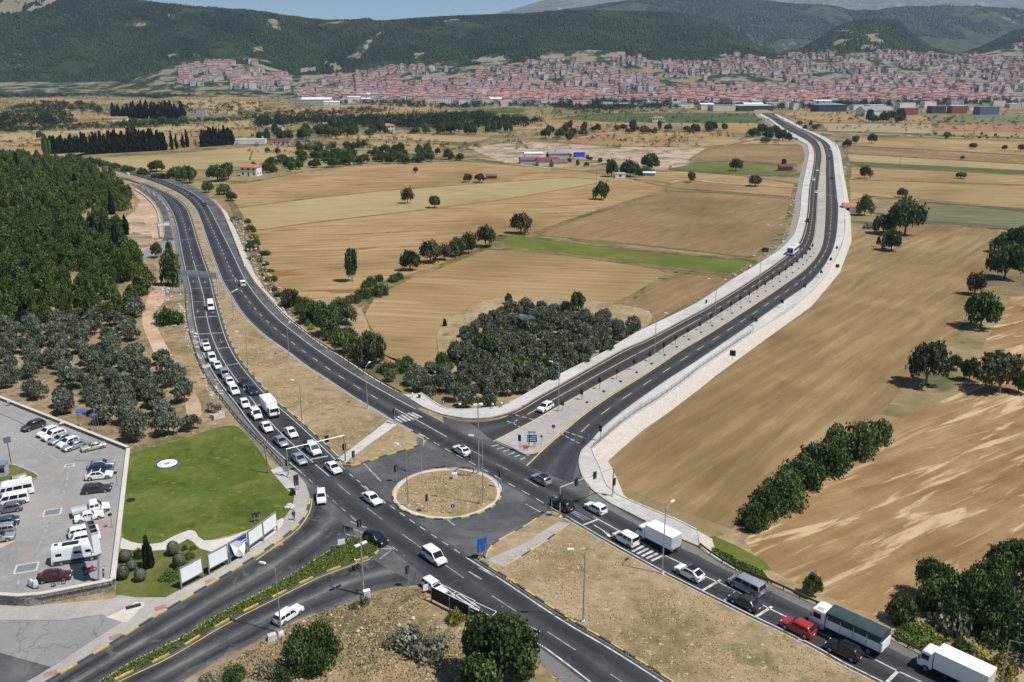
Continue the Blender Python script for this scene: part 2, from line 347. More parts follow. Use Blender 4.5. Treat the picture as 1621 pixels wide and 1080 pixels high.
M['grey_leaf'] = leaf_mat('grey_leaf', (.12, .125, .085), (.22, .22, .15), (.34, .33, .24), .15)
M['far_leaf'] = leaf_mat('far_leaf', (.016, .028, .012), (.034, .052, .020), (.06, .08, .034), .1)
M['straw'] = leaf_mat('straw', (.26, .20, .10), (.42, .33, .18), (.58, .47, .28), .1)
M['hill_leaf'] = leaf_mat('hill_leaf', (.012, .022, .011), (.025, .042, .017), (.05, .072, .026), .05)
# ------------------------------------------------------------------ the setting: plain, embankment, hillside, fields
def sheet(name, pxs, z, mat, smooth=0.0, kind='structure', zp=None):
    """a flat sheet of ground whose outline is given in photo pixels at height z"""
    p = [G(x, y, z if zp is None else zp) for x, y in pxs]
    if smooth: p = [tuple(a) for a in catmull(p + [p[0]], smooth)[:-1]]
    b = MB().add([(x, y, z) for x, y in p], [tuple(range(len(p)))]); n = len(p)
    if z < -1: b.add([(x, y, h) for h in (z, PLAIN - .1) for x, y in p], [(i, (i + 1) % n, n + (i + 1) % n, n + i) for i in range(n)])
    o = b.build(name, mat); o.data.validate()
    if o.data.polygons and o.data.polygons[0].normal.z < 0: o.data.flip_normals()
    return tag(o, kind=kind)
def ribbon(name, lp, rp, z, mat, n=None, step=3.0):
    """road surface between two world paths, U across it and V along it in metres"""
    if n is None: n = max(len(lp), len(rp))
    a, c = resample(lp, n), resample(rp, n); b = MB(); b.uv = []
    dist = np.r_[0, np.cumsum(np.linalg.norm(np.diff((a + c) / 2, axis=0), axis=1))]
    K = 6
    for i in range(n):
        for k in range(K + 1):
            q = a[i] + (c[i] - a[i]) * k / K; b.v.append((q[0], q[1], z))
    for i in range(n - 1):
        for k in range(K):
            v = i * (K + 1) + k
            b.f.append((v, v + 1, v + K + 2, v + K + 1)); b.m.append(0)
            b.uv += [(k / K, dist[i]), ((k + 1) / K, dist[i]), ((k + 1) / K, dist[i + 1]), (k / K, dist[i + 1])]
    o = b.build(name, mat)
    if o.data.polygons[0].normal.z < 0: o.data.flip_normals()
    return tag(o, kind='structure')
LINES = {}
def stripe(p, w, mat='white_paint', dash=None, z=0.016, start=0.0):
    """painted line along a world path; dash = (on, off) metres"""
    b = LINES.setdefault(mat, MB()); p = np.asarray(p, float)
    d = np.r_[0, np.cumsum(np.linalg.norm(np.diff(p, axis=0), axis=1))]
    spans = [(0, d[-1])]
    if dash:
        spans = []; s = start
        while s < d[-1]: spans.append((s, min(s + dash[0], d[-1]))); s += sum(dash)
    for s0, s1 in spans:
        k = max(2, int((s1 - s0) / 2.5) + 1); s = np.linspace(s0, s1, k)
        q = np.c_[np.interp(s, d, p[:, 0]), np.interp(s, d, p[:, 1])]
        b.sweep(q, [(w / 2, 0), (-w / 2, 0)], z)
def bar(a, c, w, mat='white_paint', z=0.016): stripe([G(*a), G(*c)], w, mat, z=z)
def kerb(name, p, mats=('kerb_yellow', 'kerb_black'), seg=2.0, w=0.28, h=0.17, z=0.0):
    q = resample(p, step=seg); b = MB()
    b.sweep(q, [(w / 2, -.3), (w / 2, h), (-w / 2, h), (-w / 2, -.3)], z, alt=list(range(len(mats))))
    return tag(b.build(name, [M[k] for k in mats]), kind='structure')

b = MB(); S = 26000
b.add([(-S, -600, PLAIN), (S, -600, PLAIN), (S, S, PLAIN), (-S, S, PLAIN)], [(0, 1, 2, 3)])
tag(b.build('ground', M['plain_ground']), kind='structure')

UP = [(2050,1345),(1640,1130),(1540,1078),(1458,1035),(1403,1008),(1285,954),(1216,922),(1161,900),(1122,876),(1108,862),(1104,840),(1070,823),(1021,803),(978,783),(962,769),(950,738),(938,712),(951,699),(996,662),(1045,630),(1087,600),(1116,578),(1193,525),(1270,473),(1317,421),(1337,374),(1337,331),(1335,307),(1329,271),(1325,238),(1321,226.5),(1304,216),(1279,206),(1249,190),(1232,181),(1215,174),(1195,174),(1201,182),(1221,192.5),(1249,213.5),(1277,229),(1280,243),(1269,300),(1266,337),(1257,371),(1238,392),(1207,414),(1161,442),(1115,473),(1011,525),(949,562),(887,592),(826,628),(792,645),(758,647.5),(703,647.5),(668,623.5),(635,623.5),(590,599),(546,569),(506,544.5),(474,520),(447,498),(422.7,470),(403,448),(388,423.5),(372,384),(361,356),(349,331),(330,311),(304,296),(273,284),(237,274),(197,266.5),(148,257.5),(103,248),(60,240),(0,232),(-200,222),(-500,225),(-700,300),(-900,700),(-900,1480),(2050,1480)]
up = np.array([G(x, y, -.06) for x, y in UP]); n_up = len(up)
area = 0.5 * np.sum(up[:, 0] * np.roll(up[:, 1], -1) - np.roll(up[:, 0], -1) * up[:, 1]); sg = 1 if area > 0 else -1
out = []
for i in range(n_up):
    e1 = up[i] - up[i - 1]; e2 = up[(i + 1) % n_up] - up[i]
    n1 = np.array([e1[1], -e1[0]]) / np.linalg.norm(e1); n2 = np.array([e2[1], -e2[0]]) / np.linalg.norm(e2)
    nn = (n1 + n2) * sg; nn /= np.linalg.norm(nn) + 1e-9; out.append(up[i] + nn * 3.2)
b = MB(); b.add([(x, y, -.06) for x, y in up], [tuple(range(n_up))], 0)
b.add([(x, y, -.06) for x, y in up] + [(x, y, PLAIN - .1) for x, y in out], [(i, (i + 1) % n_up, n_up + (i + 1) % n_up, n_up + i) for i in range(n_up)], 1)
tag(b.build('road_embankment', [M['verge'], M['stone_slope']]), kind='structure')

# value noise
def vnoise(x, y, seed=0):
    xi, yi = np.floor(x).astype(np.int64), np.floor(y).astype(np.int64); xf, yf = x - xi, y - yi
    def h(a, c):
        n = (a * 374761393 + c * 668265263 + seed * 1274126177) & 0xffffffff; n = ((n ^ (n >> 13)) * 1274126177) & 0xffffffff
        return ((n ^ (n >> 16)) & 0xffff) / 65535.0
    u, v = xf * xf * (3 - 2 * xf), yf * yf * (3 - 2 * yf)
    return (h(xi, yi) * (1 - u) + h(xi + 1, yi) * u) * (1 - v) + (h(xi, yi + 1) * (1 - u) + h(xi + 1, yi + 1) * u) * v
def fbm(x, y, seed=0, oct=4):
    s = 0; a = .5
    for k in range(oct): s = s + a * vnoise(x * 2 ** k, y * 2 ** k, seed + k); a *= .5
    return s / (1 - .5 ** oct)
def sstep(a, b, x): t = np.clip((x - a) / (b - a), 0, 1); return t * t * (3 - 2 * t)
def inside(px, py, poly):
    px, py = np.asarray(px, float), np.asarray(py, float); r = np.zeros(px.shape, bool); n = len(poly)
    for i in range(n):
        x1, y1 = poly[i]; x2, y2 = poly[(i + 1) % n]
        if y1 == y2: continue
        c = ((y1 > py) != (y2 > py)) & (px < (x2 - x1) * (py - y1) / (y2 - y1) + x1); r ^= c
    return r

# wooded hillside beside the highway bend
HB = sorted([(G(px, py)[1], G(px, py)[0]) for px, py in [(235,482),(242,452),(228,415),(200,372),(185,350),(206,335),(216,318),(190,290),(150,270),(60,252)]])
HBY, HBX = np.array([a for a, _ in HB]), np.array([c for _, c in HB])
def hill_z(x, y):
    xr = np.interp(y, HBY, HBX)
    h = 27 * sstep(-8, 190, xr - x) * sstep(225, 430, y) * (1 - .75 * sstep(560, 720, y))
    return h + 1.6 * (fbm(x / 25., y / 25., 3) - .5) * sstep(0, 4, h) - .12
gx = np.linspace(-620, -90, 107); gy = np.linspace(215, 760, 110); XX, YY = np.meshgrid(gx, gy); ZZ = hill_z(XX, YY)
b = MB(); nx = len(gx); b.v = list(zip(XX.ravel().tolist(), YY.ravel().tolist(), ZZ.ravel().tolist()))
live = (XX < np.interp(YY, HBY, HBX) + 9)
b.f = [(j * nx + i, j * nx + i + 1, (j + 1) * nx + i + 1, (j + 1) * nx + i) for j in range(len(gy) - 1) for i in range(nx - 1) if live[j, i] or live[j + 1, i + 1]]; b.m = [0] * len(b.f)
tag(b.build('hillside', M['scrub'], smooth=180), kind='structure')

# fields of the plain (each sheet a little above the one before)
FIELDS = [
 ('big_field', [(1365,356),(1440,352),(1560,362),(1610,370),(1560,430),(1520,520),(1440,600),(1400,650),(1330,690),(1230,750),(1180,800),(1160,838),(1060,802),(985,772),(955,735),(1000,700),(1090,628),(1150,573),(1230,508),(1300,440),(1340,390)]),
 ('mixed_field', [(2000,470),(1600,470),(1560,540),(1520,622),(1425,662),(1335,722),(1240,792),(1175,860),(1220,905),(1330,955),(1410,985),(1560,900),(2000,900)]),
 ('wheat', [(345,293),(400,288),(480,272),(560,263),(640,259),(730,255),(800,261),(852,265),(930,272),(1000,283),(1060,290),(1052,303),(1000,318),(900,350),(845,371),(795,376),(770,392),(690,425),(640,440),(600,450),(575,480),(540,495),(500,505),(470,492),(430,462),(412,420),(392,370),(372,330),(357,306)]),
 ('pale_wheat', [(372,330),(480,316),(620,301),(760,291),(900,281),(970,286),(800,316),(640,336),(500,352),(402,366),(384,350)]),
 ('stubble', [(1052,303),(1150,306),(1256,315),(1250,340),(1232,375),(1200,405),(1190,408),(1080,395),(960,382),(850,372),(900,351),(1000,319)]),
 ('plot_green', [(789,373),(850,377),(1000,395),(1150,409),(1196,411),(1186,426),(1160,436),(1000,418),(900,404),(788,391)]),
 ('wheat_row', [(760,394),(880,401),(1000,418),(1065,430),(1000,470),(960,487),(930,492),(880,520),(740,545),(690,580),(640,590),(605,565),(590,530),(572,500),(590,470),(640,445),(700,420)]),
 ('stubble', [(1068,431),(1160,439),(1140,456),(1070,495),(1030,520),(960,490),(1003,471)]),
 ('wheat', [(1035,272),(1080,271),(1180,279),(1262,291),(1258,312),(1150,304),(1060,297),(1000,284)]),
 ('plot_green', [(1062,262),(1100,257),(1240,262),(1262,270),(1255,276),(1180,277),(1060,269)]),
 ('pale_earth', [(740,234),(820,225),(900,228),(960,232),(1110,234),(1135,237),(1100,255),(1085,262),(1050,269),(900,249),(850,262),(800,259)]),
 ('stubble', [(1090,254),(1120,236),(1170,229),(1280,231),(1273,257),(1240,261)]),
 ('wheat', [(1165,227),(1200,222),(1268,219),(1280,229),(1172,228)]),
 ('wheat', [(880,223),(960,208),(1100,211),(1180,213),(1165,228),(1110,233),(960,231),(900,226)]),
 ('red_earth', [(960,206),(995,201),(1040,202),(1050,209),(960,209)]),
 ('red_earth', [(885,224),(960,211),(968,214),(915,226)]),
 ('far_green', [(868,189),(940,180),(1100,179),(1190,180),(1212,187),(1200,195),(1000,194),(880,189)]),
 ('wheat', [(800,191),(900,189),(970,194),(960,204),(860,204),(800,206)]),
 ('wheat', [(1080,195),(1195,195),(1232,204),(1190,212),(1080,207)]),
 ('pale_wheat', [(510,218),(600,212),(640,211),(780,218),(745,226),(640,222),(560,220)]),
 ('wheat', [(508,221),(640,226),(735,231),(700,240),(620,236),(550,232)]),
 ('wheat', [(400,176),(520,167),(640,165),(720,165),(720,172),(640,178),(560,182),(400,184)]),
 ('far_green', [(720,178),(800,170),(830,172),(830,178),(740,183)]),
 ('pale_wheat', [(395,197),(470,188),(530,188),(480,196),(400,205)]),
 ('wheat', [(400,238),(440,232),(520,236),(540,241),(470,247),(420,254),(395,254)]),
 ('wheat', [(40,156),(90,155),(155,159),(240,158),(240,164),(100,165),(40,164)]),
 ('wheat', [(240,152),(330,148),(410,152),(410,158),(290,158)]),
 ('pale_wheat', [(280,158),(410,160),(410,174),(360,182),(300,172)]),
 ('wheat', [(66,178),(120,176),(172,182),(172,188),(110,189)]),
 ('pale_wheat', [(-60,215),(0,212),(110,207),(190,203),(300,197),(410,190),(412,200),(330,206),(250,213),(130,217),(60,222),(-60,228)]),
 ('wheat', [(-60,229),(60,223),(200,217),(300,210),(410,203),(410,214),(300,226),(200,232),(120,240),(70,246),(-60,240)]),
 ('pale_wheat', [(135,251),(265,244),(370,235),(440,230),(440,246),(410,262),(330,268),(250,272),(160,258)]),
 ('wheat', [(1235,179),(1300,177),(1470,184),(1475,195),(1300,194),(1262,187)]),
 ('striped', [(1300,196),(1475,197),(1480,212),(1310,208)]),
 ('meadow', [(1500,185),(1660,182),(1660,197),(1500,197)]),
 ('red_earth', [(1486,198),(1660,199),(1660,208),(1490,206)]),
 ('wheat', [(1475,207),(1660,210),(1660,220),(1480,214)]),
 ('wheat', [(1345,217),(1660,226),(1660,248),(1340,230)]),
 ('stubble', [(1338,231),(1660,249),(1660,262),(1340,243)]),
 ('pale_wheat', [(1340,244),(1660,263),(1660,272),(1345,256)]),
 ('far_green', [(1348,257),(1660,273),(1660,279),(1350,263)]),
 ('wheat', [(1345,264),(1660,280),(1660,294),(1342,284)]),
 ('wheat_row', [(1342,285),(1660,296),(1660,334),(1460,320),(1380,310),(1345,318)]),
 ('meadow', [(1465,322),(1660,337),(1660,368),(1560,361),(1455,353)]),
]
for k, (mt, pl) in enumerate(FIELDS):
    sheet('field', pl, PLAIN + .02 + .003 * k, M[mt], zp=PLAIN)
    if mt not in ('pale_earth', 'red_earth', 'big_field', 'mixed_field'):
        p = resample(np.array([G(x, y, PLAIN) for x, y in pl + pl[:1]]), step=9.0); w_ = .5 + .5 * (k % 3) + .7 * fbm(p[:, 0] / 25., p[:, 1] / 25., k); nr = normals(p)
        b = MB(); n_ = len(p); b.v = [(*(p[i] + nr[i] * s_ * w_[i]), PLAIN + h_) for i in range(n_) for s_, h_ in ((1.1, -.1), (1, .16 + .0005 * k), (-1, .16 + .0005 * k), (-1.1, -.1))]; b.f = [(4 * i + j, 4 * i + j + 1, 4 * i + j + 5, 4 * i + j + 4) for i in range(n_ - 1) for j in range(3)]; b.m = [0] * len(b.f)
        tag(b.build('field_margin', M['margin']), kind='structure')
for mt, pl, z in (
 ('dry_grass', [(450,480),(600,560),(690,600),(800,640),(1030,510),(960,480),(800,470),(700,515),(690,580),(605,565),(560,480)], .155),
 ('verge', [(1160,838),(1180,860),(1220,905),(1330,955),(1410,985),(1600,900),(1660,960),(1660,1140),(1540,1085),(1285,958),(1122,880),(1100,850)], .16),
 ('plot_green', [(1105,858),(1130,850),(1210,890),(1222,905),(1190,905),(1130,880)], .165)):
    sheet('verge_ground', pl, PLAIN + z + .05, M[mt], smooth=4.0, zp=PLAIN)
for pl, w in (([(930,262),(960,257),(1030,245),(1090,232),(1170,224),(1215,215),(1240,210)], 5), ([(1060,290),(1090,285),(1150,291),(1270,298)], 4), ([(700,255),(760,252),(830,262),(880,268)], 5),
              ([(1290,211),(1400,214),(1500,218),(1700,225)], 9), ([(885,224),(960,212),(1000,206),(1060,206)], 5), ([(-100,141),(30,139),(60,142),(110,146),(180,150)], 12)):
    p = catmull([G(x, y, PLAIN) for x, y in pl], 8)
    b = MB().sweep(p, [(w / 2, 0), (-w / 2, 0)], PLAIN + .235); tag(b.build('farm_track', M['pale_earth']), kind='structure')
for k, (mt, pl) in enumerate((
 ('scrub', [(-60,470),(60,476),(200,470),(243,446),(262,452),(290,470),(300,540),(335,640),(350,680),(330,700),(200,720),(-60,640)]),
 ('earth', [(243,450),(250,440),(262,470),(245,500),(260,540),(290,590),(318,640),(315,662),(298,668),(290,630),(262,590),(240,550),(225,500)]),
 ('earth', [(205,320),(215,298),(235,315),(252,340),(258,372),(243,388),(225,398),(205,392),(195,372),(203,352),(185,345),(190,335)]),
 ('pale_earth', [(185,343),(205,340),(228,352),(240,370),(236,390),(215,394),(195,386),(178,392),(205,372),(212,360)]),
 ('scrub', [(160,392),(185,386),(215,405),(245,420),(252,440),(240,462),(215,440)]),
 ('scrub', [(300,1090),(424,1008),(449,991),(511,967),(553,952),(585,939),(622,930),(661,928),(684,952),(760,1000),(850,1040),(935,1100),(980,1180),(250,1180)]),
)): sheet('verge_ground', pl, -.05 + .004 * k, M[mt], smooth=3.0, zp=0)

# ------------------------------------------------------------------ roads
L_edge = [(100,262),(150,271),(187.5,280),(210,285.5),(234,296.6),(254,309),(269,328.7),(279,353),(286,388),(292.4,420),(298.6,444.7),(302.5,462),(307,499),(314,531),(324,563),(341,595),(358.6,619.6),(378,644),(392,664),(430,707),(478,749),(523,789),(553,815),(582.6,838),(624.5,868),(657,894),(718,941),(770,973),(800,987),(855,1020),(935,1080),(1010,1140),(1150,1242)]
L_lane = [(150,268),(197,283),(222,292),(246.8,301.6),(269,314),(283.8,331),(291,353),(298.6,383),(306,412.6),(315.4,444),(322.8,471.6),(327.7,503.6),(335,531),(344,553),(356,575),(371,597),(390.7,622),(420,659),(446,687),(485,723),(521,754),(549,779),(599,818),(654,858),(700,891),(740,919),(788,949),(826,974),(881,1009.6),(921.5,1036),(985,1080),(1040,1120),(1180,1220)]
L_right = [(202,284),(232,293),(256.6,302.8),(279,315),(295,331),(303.5,353),(312,383),(322,412.6),(332,442),(336.4,461.7),(345,496),(353.6,526),(363.5,550.5),(378,575),(395.6,597.4),(415,619.6),(437.5,641.8),(455,656.6),(490,688),(520,717),(553,750),(572.7,766),(610,795),(659,830),(686,848),(721,871),(737,882),(795,918.7),(850,956),(900,989),(949,1017),(996,1046),(1060,1087),(1100,1112),(1250,1208)]
R_left = [(60,246),(103,254),(150,263.5),(209.7,278),(242,288),(269,299),(291,311.4),(308.5,328.7),(318,348.4),(328,378),(340.5,412.6),(353,444.7),(366,466.6),(381,491),(398,511),(422.7,533),(455,555.5),(487,580),(521.4,602),(558.4,627),(595.5,649),(627,668),(654,682),(671,690),(687.4,700.7),(712.6,715),(741.5,730),(767.4,744.4),(798.7,762),(823,775),(853,792),(872.7,803.7),(900,819),(949,848),(998.7,876),(1048,903),(1097.4,928),(1147,952.7),(1196,977),(1245,999.6),(1300,1028),(1332,1047),(1398.7,1080),(1480,1122),(1700,1236)]
R_lane = [(103,252.6),(148,262),(210,274.4),(242,283),(271.4,294),(296,306.5),(316,323.8),(328,346),(340.5,373),(353,400),(367.7,434.8),(378,454),(395.6,479),(420,506),(455,536),(476.5,553),(500.5,570),(529,590),(561,610),(590,627),(625,647),(665,668),(707.4,692),(745,712),(779,731),(802.5,743),(840.8,764),(864,777.7),(907.5,801),(939.5,818),(974,837),(1016,859),(1048,877.5),(1082.6,893.5),(1117,913),(1161.6,933),(1206,957.7),(1245.5,977),(1292.6,999),(1315,1011),(1374,1038.5),(1418,1061),(1455,1078),(1520,1110),(1720,1210)]
R_outer = [(60,241),(103,249),(148,258.5),(197,267.5),(237,275),(273,285),(304,297),(330,312),(349,332),(361,357),(372,385),(388,424.7),(403,449),(422.7,471.6),(447.4,498.7),(474.5,521),(506.6,545.6),(546,570),(590.5,600),(635,624.5),(668,645)]
R_outer2 = [(935,775),(944,781),(981,807),(1016,828),(1077.7,856.5),(1122,877),(1161.6,901),(1216,923),(1285,955),(1403.6,1009),(1458,1036),(1540,1078),(1600,1110),(1800,1214)]
pLe, pLl, pLr, pRl, pRm = path(L_edge), path(L_lane), path(L_right), path(R_left), path(R_lane)
pRr = path(R_lane, off=3.55)
def side(p, q):  # which side of path p the points q lie on
    n = normals(p); k = int(np.argmin(np.linalg.norm(p - np.asarray(q), axis=1))); return 1 if np.dot(np.asarray(q) - p[k], n[k]) > 0 else -1
if side(pRm, G(700, 560)) < 0: pRr = path(R_lane, off=-3.55)
sL = side(pLe, G(200, 650)); sR = side(pRm, G(700, 560)); sLr = side(pLr, G(500, 620))
def cut(p, a, c):
    """part of a world path between the points nearest to two photo pixels"""
    i = int(np.argmin(np.linalg.norm(p - np.array(G(*a)), axis=1))); j = int(np.argmin(np.linalg.norm(p - np.array(G(*c)), axis=1)))
    return p[min(i, j):max(i, j) + 1]
def offs(p, o): return p + normals(p) * o
far_, jun = (100, 262), (470, 744)
ribbon('road_shoulder', cut(offs(pLe, sL * 2.1), far_, (462, 742)), cut(offs(pLe, -sL * .4), far_, (468, 740)), -.014, M['shoulder'])
ribbon('road', offs(pLe, sL * .5), offs(pLr, sLr * .5), .006, M['asphalt_new'])
ribbon('road_shoulder', cut(offs(pLr, -sLr * .1), (202, 284), (540, 740)), cut(offs(pLr, sLr * .9), (202, 284), (540, 740)), -.010, M['shoulder'])
ribbon('road_shoulder', cut(offs(pLr, -sLr * .1), (735, 881), (1250, 1208)), cut(offs(pLr, sLr * .9), (735, 881), (1250, 1208)), -.010, M['shoulder'])
ribbon('road_shoulder', cut(offs(pLe, sL * 2.6), (800, 987), (1150, 1242)), cut(offs(pLe, -sL * .4), (800, 987), (1150, 1242)), -.014, M['shoulder'])
ribbon('road', offs(pRl, -sR * .5), pRr, .010, M['asphalt_new'])
ribbon('road_shoulder', cut(offs(pRr, -sR * .5), (60, 243), (660, 645)), path(R_outer), -.006, M['asphalt_old'])
ribbon('road_shoulder', cut(offs(pRr, -sR * .5), (920, 790), (1720, 1210)), path(R_outer2), -.006, M['shoulder'])
ribbon('road_shoulder', cut(offs(pRl, sR * .3), (900, 819), (1700, 1236)), cut(offs(pRl, -sR * .9), (900, 819), (1700, 1236)), -.002, M['shoulder'])
# junction apron and the side road
sheet('junction_road', [(447,738),(468,748),(481,763),(490,780),(491,798),(484,817),(469,835),(444,854),(420,870),(440,935),(523,880),(548,860),(600,875),(560,900),(500,920),(500,972),(553,951),(585,938),(622,928.6),(661,926),(690,945),(720,962),(720,870),(560,730),(500,700)], -.022, M['asphalt_old'], zp=0)
sheet('junction_road', [(500,700),(533,728),(548,740),(573,735),(610,722),(647,712),(672,702),(676,694),(703,668),(700,659),(737,664),(781,661.7),(818.5,649),(850,632),(960,628),(1024,625),(984,654),(951.7,681),(937,699),(919.6,716),(917,738),(922,755.5),(937,775),(966.5,797.4),(996,812),(1021,826),(1030,850),(900,822),(885,812),(868,808),(838,828),(781,861),(760,885),(720,900),(560,790),(450,720)], -.018, M['asphalt_old'], zp=0)
K1 = [(491,790),(484,817.4),(469,834.7),(444.5,854.5),(400,884),(370,903),(302,943),(234.5,983),(166.6,1025),(95.6,1066.7),(40,1101),(-150,1221)]
MT = [(573,852),(548,854.5),(523,873),(499,887),(449,919),(400,946),(355,968),(293,1008),(216,1045),(160,1079),(100,1117),(-90,1237)]
MBt = [(582.6,882),(548,894),(513.5,906),(474,923.6),(437,943),(385.5,968),(324,1002),(262,1039),(185,1074),(130,1106),(-60,1235)]
K2 = [(661,926),(622,928.6),(585,938),(553,951),(511,965.6),(449,990),(424.7,1007.5),(400,1019),(370,1033),(324,1057),(293,1076),(240,1112),(60,1249)]
ribbon('side_road', path(K1), path(MT), -.012, M['asphalt_side'])
ribbon('side_road', path(MBt), path(K2), -.012, M['asphalt_side'])
# turning lanes worn dark across the apron
def trail(pxs, w, z, mat='asphalt_side'):
    p = path(pxs); ribbon('worn_lane', offs(p, w / 2), offs(p, -w / 2), z, M[mat])
# road to the town
NW_l = [(737,664),(781,661.7),(818.5,649),(850,630),(888,609),(981,557),(1023,538),(1080,508),(1116,488.5),(1177.6,451.5),(1224,420.5),(1255,396),(1270,374.5),(1278,337),(1281,300),(1286,271),(1289,243),(1282,226.7),(1262.7,214.5),(1243,204.5),(1221,188.5),(1204,179.4)]
NM_l = [(783,700),(838,671.6),(878,649),(922,624.7),(966.5,600),(1033,565),(1080,534),(1116,513),(1177.6,474),(1224,443),(1264,414),(1285.6,389.5),(1293,355.5),(1296,300),(1299,271),(1301,243),(1294,225),(1276,211.5),(1253,200),(1230,187),(1213,179.4)]
NM_r = [(831,737),(860,708.6),(887.5,685),(917,660),(961.6,628),(1023,590),(1080,552),(1116,531),(1193,482),(1239,451),(1276,423),(1298,392.5),(1304,355.5),(1306,300),(1306,271),(1305.5,243),(1297,224),(1278,211),(1254.5,199.6),(1231.5,186.6),(1214,179)]
NE_r = [(905,765),(918,728),(937,699),(951.7,681),(984,654),(1021,627),(1060,600),(1100,574.5),(1177.6,522),(1239,479),(1285.6,445),(1313,408),(1324,374),(1327,331),(1325,310),(1321,271),(1318,243),(1310,226.7),(1290,214),(1262.7,201.7),(1237.7,189),(1223.8,179.4)]
pNl, pMl, pMr, pNr = path(NW_l), path(NM_l), path(NM_r), path(NE_r)
ribbon('town_road', pNl, pMl, -.005, M['asphalt_town']); ribbon('town_road', pMr, pNr, -.005, M['asphalt_town'])
# street by the car park
sheet('side_street', [(-120,982),(0,982),(102,982),(160,973),(192,984),(130,1025),(80,1056),(46,1076),(10,1100),(-120,1100)], -.034, M['street'], zp=0)
sheet('asphalt_patch', [(-120,1028),(0,1033),(60,1050),(82,1056),(46,1076),(-20,1110),(-120,1110)], -.030, M['asphalt_old'], zp=0)

# islands, verges and pavements (raised 0.13 m behind kerbs)
IT = .13
a, c = cut(offs(pLr, sLr * .9), (202, 284), (528, 722)), cut(offs(pRl, -sR * .55), (150, 263), (655, 682))
poly = [tuple(q) for q in a] + [G(x, y) for x, y in ((545,739),(573,734),(610,721.5),(647,711.5),(671.5,701.5),(675,696.5))] + [tuple(q) for q in c[::-1]]
o = MB().add([(x, y, IT) for x, y in poly], [tuple(range(len(poly)))]).build('median_verge', M['dry_grass'])
if o.data.polygons[0].normal.z < 0: o.data.flip_normals()
tag(o, kind='structure')
kerb('kerb', a, ('kerb_black', 'kerb_yellow', 'kerb_grey')); kerb('kerb', c, ('kerb_grey',))
kerb('kerb', path([(537,731),(545,739),(573,734),(610,721.5),(647,711.5),(671.5,701.5),(675,696.5),(655,683)], step=1), seg=1.9)
sheet('footpath', [(533,727.5),(567.8,701.4),(614.7,665),(628,672.5),(587.5,701.4),(548,731)], IT + .012, M['concrete'], zp=IT)
ic = np.array(G(708, 780)); ir = 9.35
th = np.linspace(0, 2 * math.pi, 73)
circ = np.c_[ic[0] + ir * np.cos(th), ic[1] + ir * np.sin(th)]
for nm, r, z, mt in (('island_rim', ir, IT, 'cement_path'), ('island_grass', ir - .75, IT + .03, 'dry_grass')):
    tt = np.linspace(0, 2 * math.pi, 60, endpoint=False); rr = r + (0 if nm == 'island_rim' else .45 * (fbm(np.cos(tt) * 3 + 9, np.sin(tt) * 3 + 9, 5) - .5) * 2)
    tag(MB().add([(ic[0] + q * math.cos(t), ic[1] + q * math.sin(t), z) for t, q in zip(tt, rr * np.ones(60))], [tuple(range(60))]).build(nm, M[mt]), kind='structure')
kerb('kerb', circ[36:], seg=1.5); kerb('kerb', circ[:37], ('kerb_grey', 'cement_path', 'kerb_grey', 'kerb_yellow'), seg=1.5)
SE = [(768,886),(781,862),(838,829.7),(866,810.5),(885,815),(902,822)]
a = cut(offs(pLr, sLr * .9), (760, 886), (1240, 1202)); c = cut(offs(pRl, -sR * .9), (905, 823), (1690, 1231))
poly = [tuple(q) for q in a[::-1]] + [G(x, y) for x, y in SE[:-1]] + [tuple(q) for q in c]
o = MB().add([(x, y, IT) for x, y in poly], [tuple(range(len(poly)))]).build('median_verge', M['dry_grass'])
if o.data.polygons[0].normal.z < 0: o.data.flip_normals()
tag(o, kind='structure')
kerb('kerb', a, ('kerb_black', 'kerb_yellow')); kerb('kerb', c, ('kerb_grey', 'kerb_grey', 'kerb_yellow'))
kerb('kerb', path([(757,884),(763,876)] + SE, step=1), ('kerb_yellow', 'kerb_black', 'kerb_grey'), seg=1.9)
sheet('footpath', [(770,887),(828,861),(884,826),(903,829),(850,866),(800,898)], IT + .012, M['paving'], zp=IT)
kerb('kerb', path([(795,899),(850,867),(901,830)], step=1), ('kerb_yellow', 'kerb_grey', 'kerb_black'), seg=2.2, z=.03)
nose = [(573,852),(590,862),(597,874),(582.6,882)]
poly = [G(*q) for q in MT[::-1]] + [G(*q) for q in nose[1:3]] + [G(*q) for q in MBt]
tag(MB().add([(x, y, IT) for x, y in poly], [tuple(range(len(poly)))]).build('median_verge', M['garden_grass']), kind='structure')
kerb('kerb', path(MBt), seg=2.2); kerb('kerb', path(MT), ('kerb_grey',)); kerb('kerb', path([(573,852),(586,858),(597,868),(597,876),(582.6,882)], step=.7), seg=1.2)
kerb('kerb', path(K1), seg=2.2)
poly = [tuple(q) for q in cut(pMl, (786, 698), (1294, 225))] + [tuple(q) for q in cut(pMr, (850, 719), (1297, 224))[::-1]] + [G(835, 723), G(828, 719)]
o = MB().add([(x, y, IT) for x, y in poly], [tuple(range(len(poly)))]).build('median_paving', M['paving']); tag(o, kind='structure')
if o.data.polygons[0].normal.z < 0: o.data.flip_normals()
kerb('kerb', cut(pMl, (786, 698), (1294, 225)), ('kerb_grey',)); kerb('kerb', cut(pMr, (850, 719), (1297, 224)), ('kerb_grey',)); kerb('kerb', path([(784,699),(806,708),(831,721),(848,720)], step=1), ('kerb_black',))
sheet('junction_road', [(766,703),(784,699),(806,708),(831,721),(852,718),(833,740)], .0, M['asphalt_old'], zp=0)
